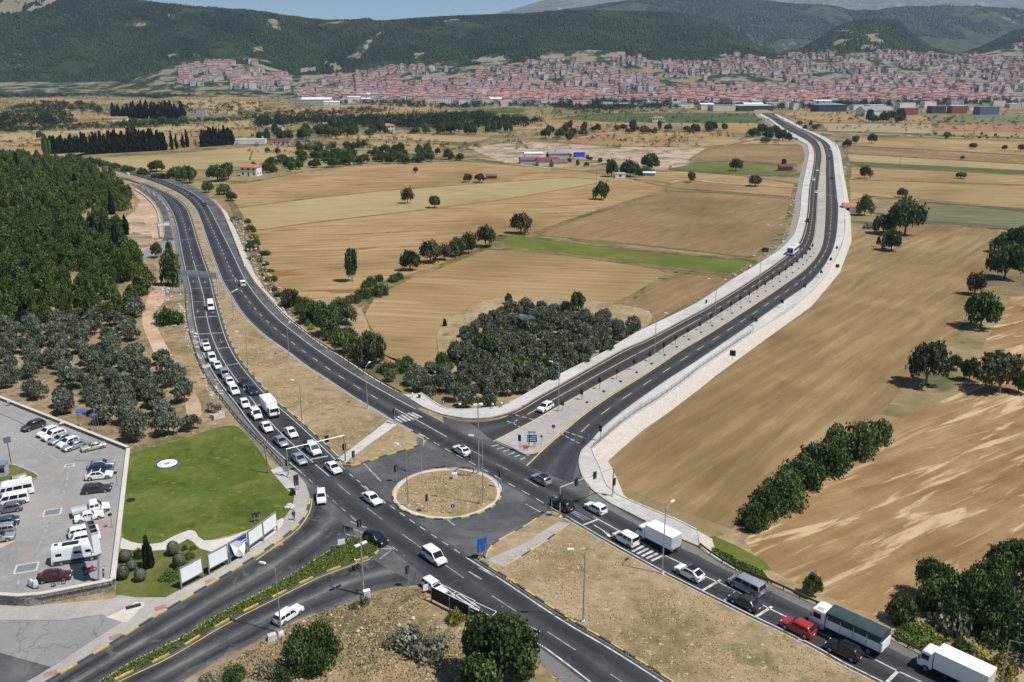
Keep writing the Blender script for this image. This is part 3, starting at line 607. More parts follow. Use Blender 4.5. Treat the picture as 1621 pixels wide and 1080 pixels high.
S1o = [(640,626),(660,625),(668,624),(707,648),(758,648),(793,645),(827,628),(888,593),(950,562),(1012,525.5),(1080,493),(1116,473.5),(1162,442.5),(1208,414.5),(1239,393),(1258,371),(1267,337),(1270,300),(1281,243),(1278,229.4),(1249,213.6),(1221,192.6),(1201.5,182)]
S1i = [(670,645),(703,657.5),(737,663),(781,660.5),(818.5,648),(850,629),(888,608),(981,556),(1023,537),(1080,507),(1116,487.5),(1177.6,450.5),(1224,419.5),(1254.5,395.5),(1269.5,374),(1277.5,337),(1280.5,300),(1285.5,271),(1288.5,243),(1281.5,227),(1262.2,214.8),(1242.5,204.8),(1220.6,188.8),(1203.6,179.6)]
S2i = [(1106,865),(1077,853),(1021,824.6),(996,812),(966.5,797.4),(937,775),(922,755.5),(917,738),(919.6,716),(937,699),(951.7,681),(984,654),(1021,627),(1060,600),(1100,574.5),(1177.6,522),(1239,479),(1285.6,445),(1313,408),(1324,374),(1327,331),(1325,310),(1321,271),(1318,243),(1310,226.7),(1290,214),(1262.7,201.7),(1237.7,189),(1223.8,179.4)]
S2o = [(1103,840),(1070,823.5),(1021,803.5),(977,783.5),(961,769.5),(949,738),(937,711.5),(950,699),(996,662),(1045.5,630),(1087,600.5),(1116,578),(1193,525.5),(1270,473.5),(1316.5,421.5),(1336.8,374),(1336.8,331),(1335,307),(1329,271),(1325,238.4),(1321,226.8),(1304,216.4),(1279,206.2),(1249,190.2),(1231.5,181.4)]
for nm, o_, i_ in (('pavement', S1o, S1i), ('pavement', S2o, S2i)):
    poly = [G(*q) for q in o_] + [tuple(q) for q in path(i_)[::-1]]
    o = MB().add([(x, y, IT) for x, y in poly], [tuple(range(len(poly)))]).build(nm, M['concrete']); tag(o, kind='structure')
    if o.data.polygons[0].normal.z < 0: o.data.flip_normals()
    kerb('kerb', path(i_), ('kerb_grey',), w=.24)
    q = path(o_); b = MB().sweep(q, [(.12, -.5), (.12, IT + .12), (-.12, IT + .12), (-.12, -.5)], 0.0); tag(b.build('kerb', M['plain_concrete']), kind='structure')

# left corner: pavement, lawn, path, garden, car park deck
PV = [(-120,949),(0,949),(46,958.7),(177,948),(190,941),(215,946),(262,945.5),(287,933),(330,910),(393,874),(440,840),(452,818),(463,801),(466,786),(455,765),(434,741),(447,737),(470,748),(484,766),(490,784),(488,800),(482,818),(468,834),(443,854),(400,883),(370,902),(302,942),(234,982),(166,1024),(95,1066),(40,1100),(5,1100),(46,1077),(80,1057),(192,985),(160,972.5),(102,981.5),(0,981.5),(-120,981.5)]
sheet('pavement', PV, -.02, M['paving'], zp=0)
sheet('concrete_apron', [(428,744),(445,741),(466,768),(470,783),(456,777)], .006, M['concrete'], zp=0)
LW = [(198,722),(216,714),(277.6,698.7),(333,680),(370,673),(392,690),(410,712),(432,745),(465.7,785),(462.7,800.5),(453,816),(440,826),(395,838),(324,857),(290,870),(200,880),(193,860)]
sheet('lawn', LW, -.012, M['lawn'], smooth=2.0, zp=0)
sheet('garden_lawn', [(190,862),(262,862),(296,853),(308,862),(355,872),(395,868),(393,874),(330,910),(286,932),(262,945),(215,945),(183,941)], -.008, M['garden_grass'], zp=0)
sheet('footpath', [(193,851),(208,858),(222,860.6),(240,861),(256,859),(272,850),(287,843.7),(300,839),(309,841),(314,850),(324,856),(345,854),(370,848),(395,838),(430,828),(447,820),(450,823),(440,840),(395,870),(355,875),(333,873),(316,868),(306,858),(297,853),(285,860),(262,870),(240,872),(216,871.4),(200,870),(190,868)], -.004, M['cement_path'], smooth=1.2, zp=0)
DK = 1.2
deck = [(-260,545),(-60,609),(0,632),(203.6,712.6),(179,922),(46,948),(0,945),(-300,930)]
dp = [G(x, y, DK) for x, y in deck]; nd = len(dp); b = MB()
b.add([(x, y, DK) for x, y in dp], [tuple(range(nd))], 0)
for i in range(nd): a_, c_ = dp[i], dp[(i + 1) % nd]; b.quad((*a_, -.3), (*c_, -.3), (*c_, DK), (*a_, DK), 1)
o = b.build('car_park_deck', [M['car_park'], M['stone_wall']]); tag(o, kind='structure')
if o.data.polygons[0].normal.z < 0: o.data.flip_normals()
sheet('island_grass', [(-60,735),(0,738),(14,735),(30,739),(58,751),(62,755),(57,759),(10,764),(-60,772)], DK + .05, M['garden_grass'], smooth=1.0, zp=DK)
kerb('kerb', path([(0,737),(14,734.5),(30,738.5),(58,750.5),(62.5,755),(57,759.5),(10,765)], DK, 1), ('kerb_grey',), z=DK, h=.1)
sheet('island_grass', [(-60,862),(0,862),(22,855),(24,858),(0,869),(-60,874)], DK + .06, M['earth'], zp=DK)
for pl in ([(109,738),(104,770),(86,813)], [(80,823),(52,886)], [(33,906),(26,935)], [(12,690),(60,712),(105,736)], [(0,682),(35,678)], ):
    stripe(path(pl, DK, 2), .22, 'faded_paint', z=DK + .008)
for x, y, w_, d_ in ((110,737,1.2,.8), (83,811,2.2,1.9), (42,899,2.6,2.0)):
    p = G(x, y, DK); b = MB().box((*p, DK + .012), (w_ + .5, d_ + .5, .02), 1, .35).box((*p, DK + .02), (w_, d_, .02), 0, .35); tag(b.build('drain_cover', [M['grey_steel'], M['plain_concrete']]), kind='structure')
p = catmull([G(x, y, DK) for x, y in ((0,655),(30,668),(50,678))], 2); stripe(p, .18, 'kerb_black', z=DK + .012)
p = catmull([G(x, y, DK) for x, y in ((118,729),(132,732),(150,730),(180,726))], 1); stripe(p, .15, 'kerb_black', z=DK + .012)
# storm drain on the pavement, red paving patches
sheet('drain_apron', [(168,977),(186,969),(205,960),(215,953),(226,953),(229,958),(219,966),(212,975),(200,986),(192,984)], -.012, M['cement_path'], smooth=1, zp=0)
p = G(211, 960); tag(MB().box((*p, .0), (1.9, .8, .03), 0, .5).build('drain_cover', M['dark_steel']), kind='structure')
M['red_paving'] = plain('red_paving', (.30, .17, .14), .85, var=.2)
for x, y in ((254,962), (183,1008), (80,1066), (333,920), (440,862)):
    p = G(x, y); tag(MB().box((*p, -.008), (1.5, 1.0, .02), 0, .55).build('paving_patch', M['red_paving']), kind='structure')
# slip road on the bend
ribbon('slip_road', path([(205,290),(222,302),(240,315),(253,332),(259,350),(261,368),(257,381)]), path([(222,294),(243,306),(258,322),(268,345),(273,370),(277,386)]), -.028, M['asphalt_old'])
sheet('side_street', [(215,404),(235,393),(257,382),(277,380),(284,388),(276,396),(250,402),(225,410)], -.026, M['street'], zp=0)
kerb('kerb', path([(213,300),(232,313),(248,332),(253,352),(255,378)]), ('kerb_grey',), w=.9, h=.5)

# ------------------------------------------------------------------ road markings
stripe(cut(pLe, (150, 271), (478, 749)), .17); stripe(cut(pLe, (478, 749), (640, 882)), .15, 'faded_paint', (1.6, 1.6)); stripe(cut(pLe, (700, 928), (1150, 1242)), .22)
stripe(cut(pLl, (150, 268), (306, 412)), .15, dash=(3, 5)); stripe(cut(pLl, (306, 412), (521, 754)), .16); stripe(cut(pLl, (530, 762), (1180, 1220)), .15, 'faded_paint', (5, 6))
stripe(cut(pLr, (202, 284), (545, 742)), .17); stripe(cut(pLr, (550, 747), (737, 882)), .15, dash=(1.5, 1.5)); stripe(cut(pLr, (737, 882), (1250, 1208)), .22)
stripe(cut(pRl, (60, 246), (668, 689)), .17); stripe(cut(pRl, (672, 691), (895, 816)), .15, dash=(2, 1.8)); stripe(cut(pRl, (895, 816), (1700, 1236)), .2)
stripe(cut(pRm, (103, 253), (600, 633)), .16, dash=(3.2, 4.8)); stripe(cut(pRm, (625, 647), (707, 692)), .18); stripe(cut(pRm, (745, 712), (915, 805)), .15, 'faded_paint', (4, 4)); stripe(cut(pRm, (939, 818), (1720, 1210)), .2)
stripe(offs(cut(pRr, (60, 243), (649, 646)), -sR * .25), .2)
for a_, c_ in (((625.2, 662.2), (637, 668.9)), ((629.6, 659.3), (643.7, 667.4)), ((634.8, 657), (649.6, 666)), ((640, 654.8), (655, 664.4)), ((646, 654), (661.5, 662.2)), ((652, 653.3), (667.4, 660.7))): bar(a_, c_, .5)
for k in range(5): bar((1001 + 7.5 * k, 873.5 + 3.6 * k), (1022 + 7.5 * k, 862.5 + 4.0 * k), .45)
bar((924, 831), (946, 822.5), .4); bar((1112, 935), (1141, 918), .4); bar((1196, 977), (1222, 960.5), .4); bar((1147, 951), (1152, 948), .4); bar((1404, 1080), (1422, 1062), .4); bar((1265, 1010), (1273, 1013), .8)
for k in range(3): bar((898 + 5 * k, 808 + 3.4 * k - 3 * k), (925 + 5 * k, 824 - .6 * k), .14, 'faded_paint')
bar((940, 831), (961, 844), .2); bar((958, 842), (966, 850), .5)
for a_, c_ in (((294, 422), (321, 419.5)), ((303, 457), (332, 456)), ((304, 478), (334, 477)), ((309, 502.5), (344, 501)), ((313, 529), (352, 527)), ((344, 552), (362, 550)), ((356, 579), (376, 576)), ((286, 380), (311, 378)), ((403, 642), (432, 639)), ((489, 728), (519, 722))): bar(a_, c_, .35, 'white_paint' if c_[1] > 500 else 'faded_paint')
for x, y in ((306, 446), (325, 447), (313, 493), (350, 541), (337, 494), (300, 363)):      # lane arrows facing the queue
    p = np.array(G(x, y)); t = pLl[min(len(pLl) - 2, int(np.argmin(np.linalg.norm(pLl - p, axis=1)))) + 1] - pLl[int(np.argmin(np.linalg.norm(pLl - p, axis=1)))]; t = t / np.linalg.norm(t); n = np.array([-t[1], t[0]])
    stripe([p - t * 2.4, p + t * 1.6], .18, 'faded_paint'); stripe([p - n * .8 + t * .4, p + n * .8 + t * .4], .3, 'faded_paint')
for a_, c_ in (((355, 444), (377, 443)), ((348, 402), (362, 399.5)), ((334, 368.5), (340, 367)), ((372, 440), (377, 446))): bar(a_, c_, .3, 'faded_paint')
for k in range(6): bar((778 + 9 * k, 706.5 + 4.3 * k), (791 + 8.5 * k - 2, 704.5 + 4.0 * k), .25)
for a_, c_ in (((803, 667), (830, 679)), ((816, 657), (846, 665)), ((886, 686), (917, 702)), ((894, 683), (927, 694)), ((812, 672), (818, 665))): stripe(path([a_, c_], step=1), .35, 'faded_paint', (1.2, .5))
stripe(cut(offs(pMl, 0.45 * side(pMl, G(850, 640))), (760, 706), (1294, 225)), .22, 'yellow_paint'); stripe(cut(offs(pNl, 0.8 * side(pNl, G(900, 640))), (737, 664), (1204, 180)), .2, 'yellow_paint')
stripe(cut(offs(pMr, 0.35 * side(pMr, G(1000, 640))), (831, 737), (1297, 224)), .28, 'yellow_paint')
nl = (resample(pNl, 200) + resample(pMl, 200)) / 2; stripe(cut(nl, (842, 652), (1100, 505)), .2, 'yellow_paint'); stripe(cut(nl, (1100, 505), (1210, 182)), .18, 'yellow_paint', (3, 5))
nr = (resample(pMr, 200) + resample(pNr, 200)) / 2; stripe(cut(nr, (925, 677), (1218, 180)), .18, 'yellow_paint', (4.5, 6.0))
stripe(path([(700,658.5),(737,667),(781,665.5),(815,654)], step=1), .15, 'yellow_paint')
stripe(path([(917,742),(922,757),(932,771)], step=1), .15, 'yellow_paint')
for a_, c_ in (((1291, 305), (1327, 312)), ((1287, 244), (1320, 247.5))): bar(a_, c_, .5, 'faded_paint')
stripe(offs(path(MBt), .7 * side(path(MBt), G(480, 960))), .14, 'yellow_paint'); stripe(path([(494,790),(490,812),(470,840),(440,862),(405,887)], step=1), .16, 'yellow_paint')
for a_, c_ in (((553, 835), (585, 848)), ((555, 826), (582, 838)), ((545, 845), (577, 853)), ((558, 820), (586, 841)), ((622, 869), (601, 885)), ((598, 868), (624, 870)), ((604, 860), (622, 869))): bar(a_, c_, .25, 'faded_paint')
stripe(path([(440,938),(480,910),(520,882),(540,860)], step=1), .18, 'faded_paint')
stripe(path([(716,944),(735,957),(765,977),(780,985)], step=1), .2); stripe(path([(728,941),(760,963)], step=1), .2); bar((716, 944), (728, 941), .2)
for a_, c_ in (((742,905),(762,917)), ((758,899),(785,913)), ((575,733),(603,762)), ((572,768),(610,797)), ((707,822),(720,832)), ((832,798),(863,815))): bar(a_, c_, .3, 'faded_paint')
for x, y in ((220,297),(228,302),(237,307),(245,314),(252,321),(258,329),(262,338),(266,347),(268,354)): bar((x + 5, y - 1), (x + 9, y + 3), .3); bar((x + 9, y + 3), (x + 6, y + 3.4), .3)
for k, b in LINES.items(): tag(b.build('road_markings', M[k]), kind='structure')
# ------------------------------------------------------------------ hills round the plain
def tab(xs, t): return np.interp(xs, [a for a, _ in t], [c for _, c in t])
T_TOWN = [(-700,132),(-200,130),(0,128),(200,127),(280,101),(410,99),(440,108),(470,118),(560,112),(650,106),(800,98),(900,92),(1000,92),(1100,96),(1200,93),(1300,88),(1360,80),(1480,92),(1540,84),(1621,72),(1800,60),(2300,50)]
T_RIDGE = [(-700,-90),(-200,-60),(0,-42),(120,-22),(240,0),(310,10),(400,17),(440,20),(480,26),(530,35),(570,34),(620,33),(680,28),(740,25),(800,23),(880,20),(950,18),(1020,19),(1060,22),(1110,31),(1150,52),(1180,72),(1210,84),(1245,76),(1270,60),(1292,42),(1318,32),(1350,29),(1385,32),(1405,50),(1440,74),(1480,86),(1515,74),(1560,52),(1621,32),(1700,15),(2300,-20)]
T_MID = [(-700,40),(700,60),(820,35),(880,20),(950,9),(1040,1),(1130,-2),(1200,9),(1260,19),(1320,25),(1400,20),(1480,19),(1540,24),(1580,22),(1621,14),(1750,0),(2300,-10)]
T_FAR = [(-700,90),(640,70),(740,40),(790,24),(820,15),(850,6),(880,-1),(900,-3),(925,3),(945,4),(990,-8),(1100,-12),(1250,-6),(1400,-14),(1700,-20),(2300,-10)]
def zat(py, D): return H - (py - YH) * D * .905 / F
D0, D1, D2, D3 = 2250., 2850., 3600., 4500.
def near_z(px, D):
    zt, zr = zat(tab(px, T_TOWN), D1), zat(tab(px, T_RIDGE), D2); zt = np.maximum(zt, 1.0); zr = zr - 7; zr = np.maximum(zr, zt + 4)
    u = np.clip((D - D0) / (D1 - D0), 0, 1); v = np.clip((D - D1) / (D2 - D1), 0, 1); w = np.clip((D - D2) / (D3 - D2), 0, 1)
    s = zt * (u * u * (2 - u)); s = s + (zr - zt) * (np.sin(v * math.pi / 2) ** 1.15); s = s - zr * .5 * w * w
    X = (px - CX) / F * D
    amp = np.sin(np.clip(v * 1.08, 0, 1) * math.pi) ** 1.3
    s = s + amp * (fbm(X / 260., D / 260., 11, 5) - .5) * 130 * np.clip((zr - zt) / 150, .1, 1)
    return s + PLAIN - .3
def mid_z(px, D):
    zr = zat(tab(px, T_MID), 6300.); v = np.clip((D - 4300.) / 2000., 0, 1); w = np.clip((D - 6300.) / 900., 0, 1); X = (px - CX) / F * D
    return zr * np.sin(v * math.pi / 2) ** 1.1 - zr * .4 * w + np.sin(v * math.pi) * (fbm(X / 500., D / 500., 21, 5) - .5) * 170 - 3
def far_z(px, D):
    zr = zat(tab(px, T_FAR), 12500.); v = np.clip((D - 8000.) / 4500., 0, 1); w = np.clip((D - 12500.) / 1500., 0, 1); X = (px - CX) / F * D
    return zr * np.sin(v * math.pi / 2) - zr * .4 * w + np.sin(np.clip(v * 1.02, 0, 1) * math.pi) * (fbm(X / 900., D / 900., 31, 6) - .5) * 520 + (fbm(X / 260., D / 400., 37, 3) - .5) * 40 - 3
BARE = [[(600,50),(608,47),(590,68),(570,94),(545,94),(570,72)],[(470,104),(515,94),(545,108),(530,128),(475,128)],[(846,94),(870,81),(940,78),(992,82),(990,94),(930,97),(860,102)],[(655,84),(674,82),(667,106),(655,104)],[(745,96),(770,87),(790,85),(812,93),(800,104),(760,102)],[(1290,66),(1335,36),(1388,45),(1404,74),(1345,78)],[(-100,-60),(110,-60),(95,5),(40,22),(-100,18)],[(200,30),(235,36),(230,44),(195,42)],[(395,75),(415,70),(418,82),(400,84)],[(1120,92),(1150,84),(1170,92),(1150,100)]]
def hill_mat(name, g1, g2, bare, rock):
    m, t, b = new_mat(name); g = t.nodes.new('ShaderNodeNewGeometry'); a = t.nodes.new('ShaderNodeAttribute'); a.attribute_name = 'bare'
    n1 = noise_node(t, g.outputs['Position'], .02, 6, .65); n2 = noise_node(t, g.outputs['Position'], .004, 5, .6)
    col = mixc(t, ramp_node(t, n1, [(.4, (0, 0, 0)), (.62, (1, 1, 1))]), g1, g2)
    bc = mixc(t, ramp_node(t, n2, [(.42, (0, 0, 0)), (.58, (1, 1, 1))]), bare, rock)
    f = mathn(t, 'ADD', a.outputs['Fac'], mathn(t, 'MULTIPLY', mathn(t, 'SUBTRACT', n1, .5), 1.9))
    t.links.new(mixc(t, ramp_node(t, f, [(.42, (0, 0, 0)), (.55, (1, 1, 1))]), col, bc), b.inputs['Base Color']); b.inputs['Roughness'].default_value = .95; b.inputs['Specular IOR Level'].default_value = .1
    bn = t.nodes.new('ShaderNodeBump'); bn.inputs['Strength'].default_value = .6; bn.inputs['Distance'].default_value = 6.0; t.links.new(n1, bn.inputs['Height']); t.links.new(bn.outputs[0], b.inputs['Normal'])
    return m
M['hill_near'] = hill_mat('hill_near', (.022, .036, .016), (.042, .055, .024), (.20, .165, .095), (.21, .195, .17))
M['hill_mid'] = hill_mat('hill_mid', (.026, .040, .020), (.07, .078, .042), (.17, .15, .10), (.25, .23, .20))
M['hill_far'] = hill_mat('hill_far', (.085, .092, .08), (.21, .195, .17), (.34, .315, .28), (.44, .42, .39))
def bare_at(px, py, X, D):
    v = np.clip((fbm(X / 210., D / 210., 51, 4) - .56) * 5, 0, 1) * .4
    for k, pl in enumerate(BARE): v = np.where(inside(px, py, pl), np.maximum(v, .5 if k not in (1, 5, 6) else .25 + .5 * (fbm(X / 60., D / 60., 77, 3) > .52)), v)
    return np.where((py > tab(px, T_TOWN) + 2) & (D < 3000), np.maximum(v, np.where(px < 480, .44, .5)), v)
def range_mesh(name, fz, px0, px1, nx, d0, d1, nd, mat):
    gx, gd = np.linspace(px0, px1, nx), np.linspace(d0, d1, nd); PX, DD = np.meshgrid(gx, gd); Z = fz(PX, DD); X = (PX - CX) / F * DD
    b = MB(); b.v = list(zip(X.ravel().tolist(), DD.ravel().tolist(), Z.ravel().tolist()))
    b.f = [(j * nx + i, j * nx + i + 1, (j + 1) * nx + i + 1, (j + 1) * nx + i) for j in range(nd - 1) for i in range(nx - 1)]; b.m = [0] * len(b.f)
    me = b.mesh(name, [mat], smooth=180); at = me.attributes.new('bare', 'FLOAT', 'POINT'); q, r = proj(X, DD, Z)
    at.data.foreach_set('value', bare_at(q, r, X, DD).astype(np.float32).ravel()); return tag(link(name, me), kind='structure')
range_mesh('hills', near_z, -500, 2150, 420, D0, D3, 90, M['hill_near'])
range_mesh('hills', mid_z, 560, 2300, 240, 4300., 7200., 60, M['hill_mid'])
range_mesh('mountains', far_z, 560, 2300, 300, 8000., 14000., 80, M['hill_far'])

def mass(name, pts, rad, hgt, mat, seed=1, faces=5):
    """a far wood: one small tapering crown per point, all in one mesh of kind stuff"""
    r = np.random.default_rng(seed); n = len(pts); k = faces
    an = r.random(n)[:, None] * 6.28 + np.arange(k)[None] * (2 * math.pi / k)
    rr = rad[:, None] * (.8 + .4 * r.random((n, k)))
    lo = np.stack([pts[:, 0:1] + rr * np.cos(an), pts[:, 1:2] + rr * np.sin(an), pts[:, 2:3] + hgt[:, None] * (.12 + .1 * r.random((n, k)))], -1)
    hi = np.stack([pts[:, 0:1] + rr * .62 * np.cos(an + .5), pts[:, 1:2] + rr * .62 * np.sin(an + .5), pts[:, 2:3] + hgt[:, None] * (.62 + .2 * r.random((n, k)))], -1)
    top = np.stack([pts[:, 0] + rad * .3 * (r.random(n) - .5), pts[:, 1] + rad * .3 * (r.random(n) - .5), pts[:, 2] + hgt], -1)[:, None]
    V = np.concatenate([lo, hi, top], 1).reshape(-1, 3); m = 2 * k + 1; i = np.arange(k); j = (i + 1) % k
    q = np.stack([i, j, j + k, i + k], -1); tr = np.stack([i + k, j + k, np.full(k, 2 * k)], -1)
    base = (np.arange(n) * m)[:, None, None]
    Q = (q[None] + base).reshape(-1, 4); T = (tr[None] + base).reshape(-1, 3)
    me = bpy.data.meshes.new(name); me.vertices.add(len(V)); me.vertices.foreach_set('co', V.astype(np.float32).ravel())
    me.loops.add(Q.size + T.size); me.loops.foreach_set('vertex_index', np.r_[Q.ravel(), T.ravel()].astype(np.int32))
    me.polygons.add(len(Q) + len(T)); me.polygons.foreach_set('loop_start', np.r_[np.arange(len(Q)) * 4, Q.size + np.arange(len(T)) * 3].astype(np.int32))
    me.update(calc_edges=True)
    tt = np.clip(-.25 + 1.5 * fbm(pts[:, 0] / 110., pts[:, 1] / 90., 99, 4)[:, None] + .5 * (r.random(n)[:, None] - .5) + .25 * (r.random((n, m)) - .5), 0, 1)
    at = me.attributes.new('tint', 'FLOAT', 'POINT'); at.data.foreach_set('value', tt.astype(np.float32).ravel())
    me.materials.append(mat); return tag(link(name, me), kind='stuff')
r = np.random.default_rng(5); n = 190000
px = r.uniform(-260, 1900, n); D = np.sqrt(r.uniform(2265. ** 2, 3680. ** 2, n)); X = (px - CX) / F * D
z = near_z(px, D); q, w = proj(X, D, z); dens = fbm(X / 160., D / 160., 61, 4); ba = bare_at(q, w, X, D)
limit = tab(px, T_TOWN) + np.where(px < 250, 10, np.where(px < 560, 3, 2)) * (0 if False else 1)
keep = ((w < limit) | ((px < 480) & (w < 151) & (dens > .36) & (r.random(n) < .8) & ~((px > 285) & (px < 415) & (w > 100))) | (r.random(n) < .10)) & (ba < .35) & (dens > .30) & (r.random(n) < np.where(w > tab(px, T_TOWN) - 12, .6, .95))
keep &= ~((px > 1240) & (px < 1420) & (r.random(n) < .3))
pts = np.c_[X, D, z][keep]; hh = 5 + 5 * r.random(len(pts)); mass('hill_forest', pts, 2.6 + 1.6 * r.random(len(pts)), hh, M['hill_leaf'], 3)
n = 36000; px = r.uniform(760, 1850, n); D = np.sqrt(r.uniform(4700. ** 2, 6350. ** 2, n)); X = (px - CX) / F * D; z = mid_z(px, D)
keep = fbm(X / 320., D / 320., 63, 4) > .45; pts = np.c_[X, D, z][keep]; mass('hill_forest', pts, 6 + 4 * r.random(len(pts)), 9 + 5 * r.random(len(pts)), M['hill_leaf'], 4)

# ------------------------------------------------------------------ the town under the hills
def wall_mat(name, win=True):
    m, t, b = new_mat(name); a = t.nodes.new('ShaderNodeAttribute'); a.attribute_name = 'tint'; oi = t.nodes.new('ShaderNodeObjectInfo')
    f = mathn(t, 'FRACT', mathn(t, 'ADD', a.outputs['Fac'], oi.outputs['Random']))
    col = ramp_node(t, f, [(.0, (.62, .60, .57)), (.25, (.72, .71, .70)), (.45, (.55, .45, .37)), (.62, (.52, .53, .55)), (.8, (.58, .48, .44)), (1, (.68, .66, .63))])
    if win:
        uv = t.nodes.new('ShaderNodeUVMap'); s = t.nodes.new('ShaderNodeSeparateXYZ'); t.links.new(uv.outputs[0], s.inputs[0])
        fx = mathn(t, 'FRACT', mathn(t, 'DIVIDE', s.outputs[0], 3.1)); fy = mathn(t, 'FRACT', mathn(t, 'DIVIDE', s.outputs[1], 3.0))
        w = mathn(t, 'MULTIPLY', mathn(t, 'MULTIPLY', mathn(t, 'GREATER_THAN', fx, .28), mathn(t, 'LESS_THAN', fx, .74)), mathn(t, 'MULTIPLY', mathn(t, 'GREATER_THAN', fy, .3), mathn(t, 'LESS_THAN', fy, .8)))
        col = mixc(t, w, col, (.07, .08, .09))
    t.links.new(col, b.inputs['Base Color']); b.inputs['Roughness'].default_value = .85; return m
def roof_mat(name, stops):
    m, t, b = new_mat(name); a = t.nodes.new('ShaderNodeAttribute'); a.attribute_name = 'tint'; oi = t.nodes.new('ShaderNodeObjectInfo')
    f = mathn(t, 'FRACT', mathn(t, 'ADD', a.outputs['Fac'], mathn(t, 'MULTIPLY', oi.outputs['Random'], 3.7)))
    n = noise_node(t, t.nodes.new('ShaderNodeNewGeometry').outputs['Position'], .7, 4, .7)
    col = mixc(t, .35, ramp_node(t, f, stops), ramp_node(t, n, [(.3, (.6, .6, .6)), (.7, (1.1, 1.1, 1.1))]), 'MULTIPLY')
    t.links.new(col, b.inputs['Base Color']); b.inputs['Roughness'].default_value = .85; return m
M['house_wall'] = wall_mat('house_wall'); M['house_roof'] = roof_mat('house_roof', [(0, (.30, .11, .08)), (.3, (.38, .16, .115)), (.5, (.24, .11, .09)), (.7, (.42, .19, .14)), (.85, (.32, .19, .15)), (1, (.28, .12, .09))])
M['tile_red'] = roof_mat('tile_red', [(0, (.45, .13, .06)), (1, (.5, .17, .08))])
M['roof_grey'] = plain('roof_grey', (.23, .23, .24), .8, var=.15, scale=.3); M['roof_white'] = plain('roof_white', (.62, .63, .64), .7, var=.1, scale=.2)
M['roof_blue'] = plain('roof_blue', (.14, .22, .28), .6, var=.1, scale=.2); M['roof_maroon'] = plain('roof_maroon', (.16, .03, .04), .7, var=.15, scale=.4); M['roof_brown'] = plain('roof_brown', (.15, .09, .08), .8, var=.2, scale=.4)
M['wall_white'] = plain('wall_white', (.70, .69, .67), .8, var=.08, scale=.4); M['wall_cream'] = plain('wall_cream', (.62, .56, .46), .8, var=.1, scale=.4); M['wall_grey'] = plain('wall_grey', (.38, .38, .39), .8, var=.1, scale=.4); M['wall_dark'] = plain('wall_dark', (.06, .062, .07), .6, var=.2, scale=.3)
M['wall_blue'] = plain('wall_blue', (.12, .18, .30), .6, var=.1, scale=.3); M['wall_brick'] = plain('wall_brick', (.30, .14, .09), .9, var=.2, scale=.6); M['door_brown'] = plain('door_brown', (.12, .07, .04), .7)
def town_arrays(hs):
    """hs rows: x y z w d h rot tint flat -> walls and hip roofs in one mesh"""
    V = []; Fq = []; mi = []; uv = []; tint = []; o = 0
    for x, y, z, w, d, h, rz, ti, flat in hs:
        co, si = math.cos(rz), math.sin(rz)
        def tp(a, c, e): return (x + a * co - c * si, y + a * si + c * co, z + e)
        cs = [(-w/2, -d/2), (w/2, -d/2), (w/2, d/2), (-w/2, d/2)]; ov = .6; rh = .22 * min(w, d) if not flat else .0
        V += [tp(a, c, -6) for a, c in cs] + [tp(a, c, h) for a, c in cs]
        ec = [(-w/2-ov, -d/2-ov), (w/2+ov, -d/2-ov), (w/2+ov, d/2+ov), (-w/2-ov, d/2+ov)]; V += [tp(a, c, h + .05) for a, c in ec]
        rl = max(0.0, (w - d) / 2); rd = max(0.0, (d - w) / 2); V += [tp(-rl, -rd, h + rh + .3), tp(rl, rd, h + rh + .3)]
        for a in range(4):
            c = (a + 1) % 4; Fq.append((o + a, o + c, o + 4 + c, o + 4 + a)); mi.append(0); L = w if a % 2 == 0 else d
            uv += [(ti * 7, -6), (ti * 7 + L, -6), (ti * 7 + L, h), (ti * 7, h)]
        e = o + 8; R1, R2 = o + 12, o + 13
        fs = [(e, e + 1, R2, R1), (e + 1, e + 2, R2), (e + 2, e + 3, R1, R2), (e + 3, e, R1)] if w >= d else [(e, e + 1, R1), (e + 1, e + 2, R2, R1), (e + 2, e + 3, R2), (e + 3, e, R1, R2)]
        for f in fs: Fq.append(f); mi.append(1 if not flat else 2); uv += [(0, 0)] * len(f)
        tint += [ti] * 14; o += 14
    b = MB(); b.v, b.f, b.m, b.uv = V, Fq, mi, uv; return b, tint
def town_mesh(name, hs):
    b, tint = town_arrays(hs); me = b.mesh(name, [M['house_wall'], M['house_roof'], M['roof_white']]); at = me.attributes.new('tint', 'FLOAT', 'POINT'); at.data.foreach_set('value', np.array(tint, np.float32)); return me
T_FRONT = [(250,141),(410,141),(455,146),(470,158),(520,160),(600,163),(700,165),(800,166),(950,165),(1100,167),(1180,170),(1240,170),(1330,166),(1400,168),(1500,166),(1621,164),(1900,164)]
r = np.random.default_rng(17); houses = []
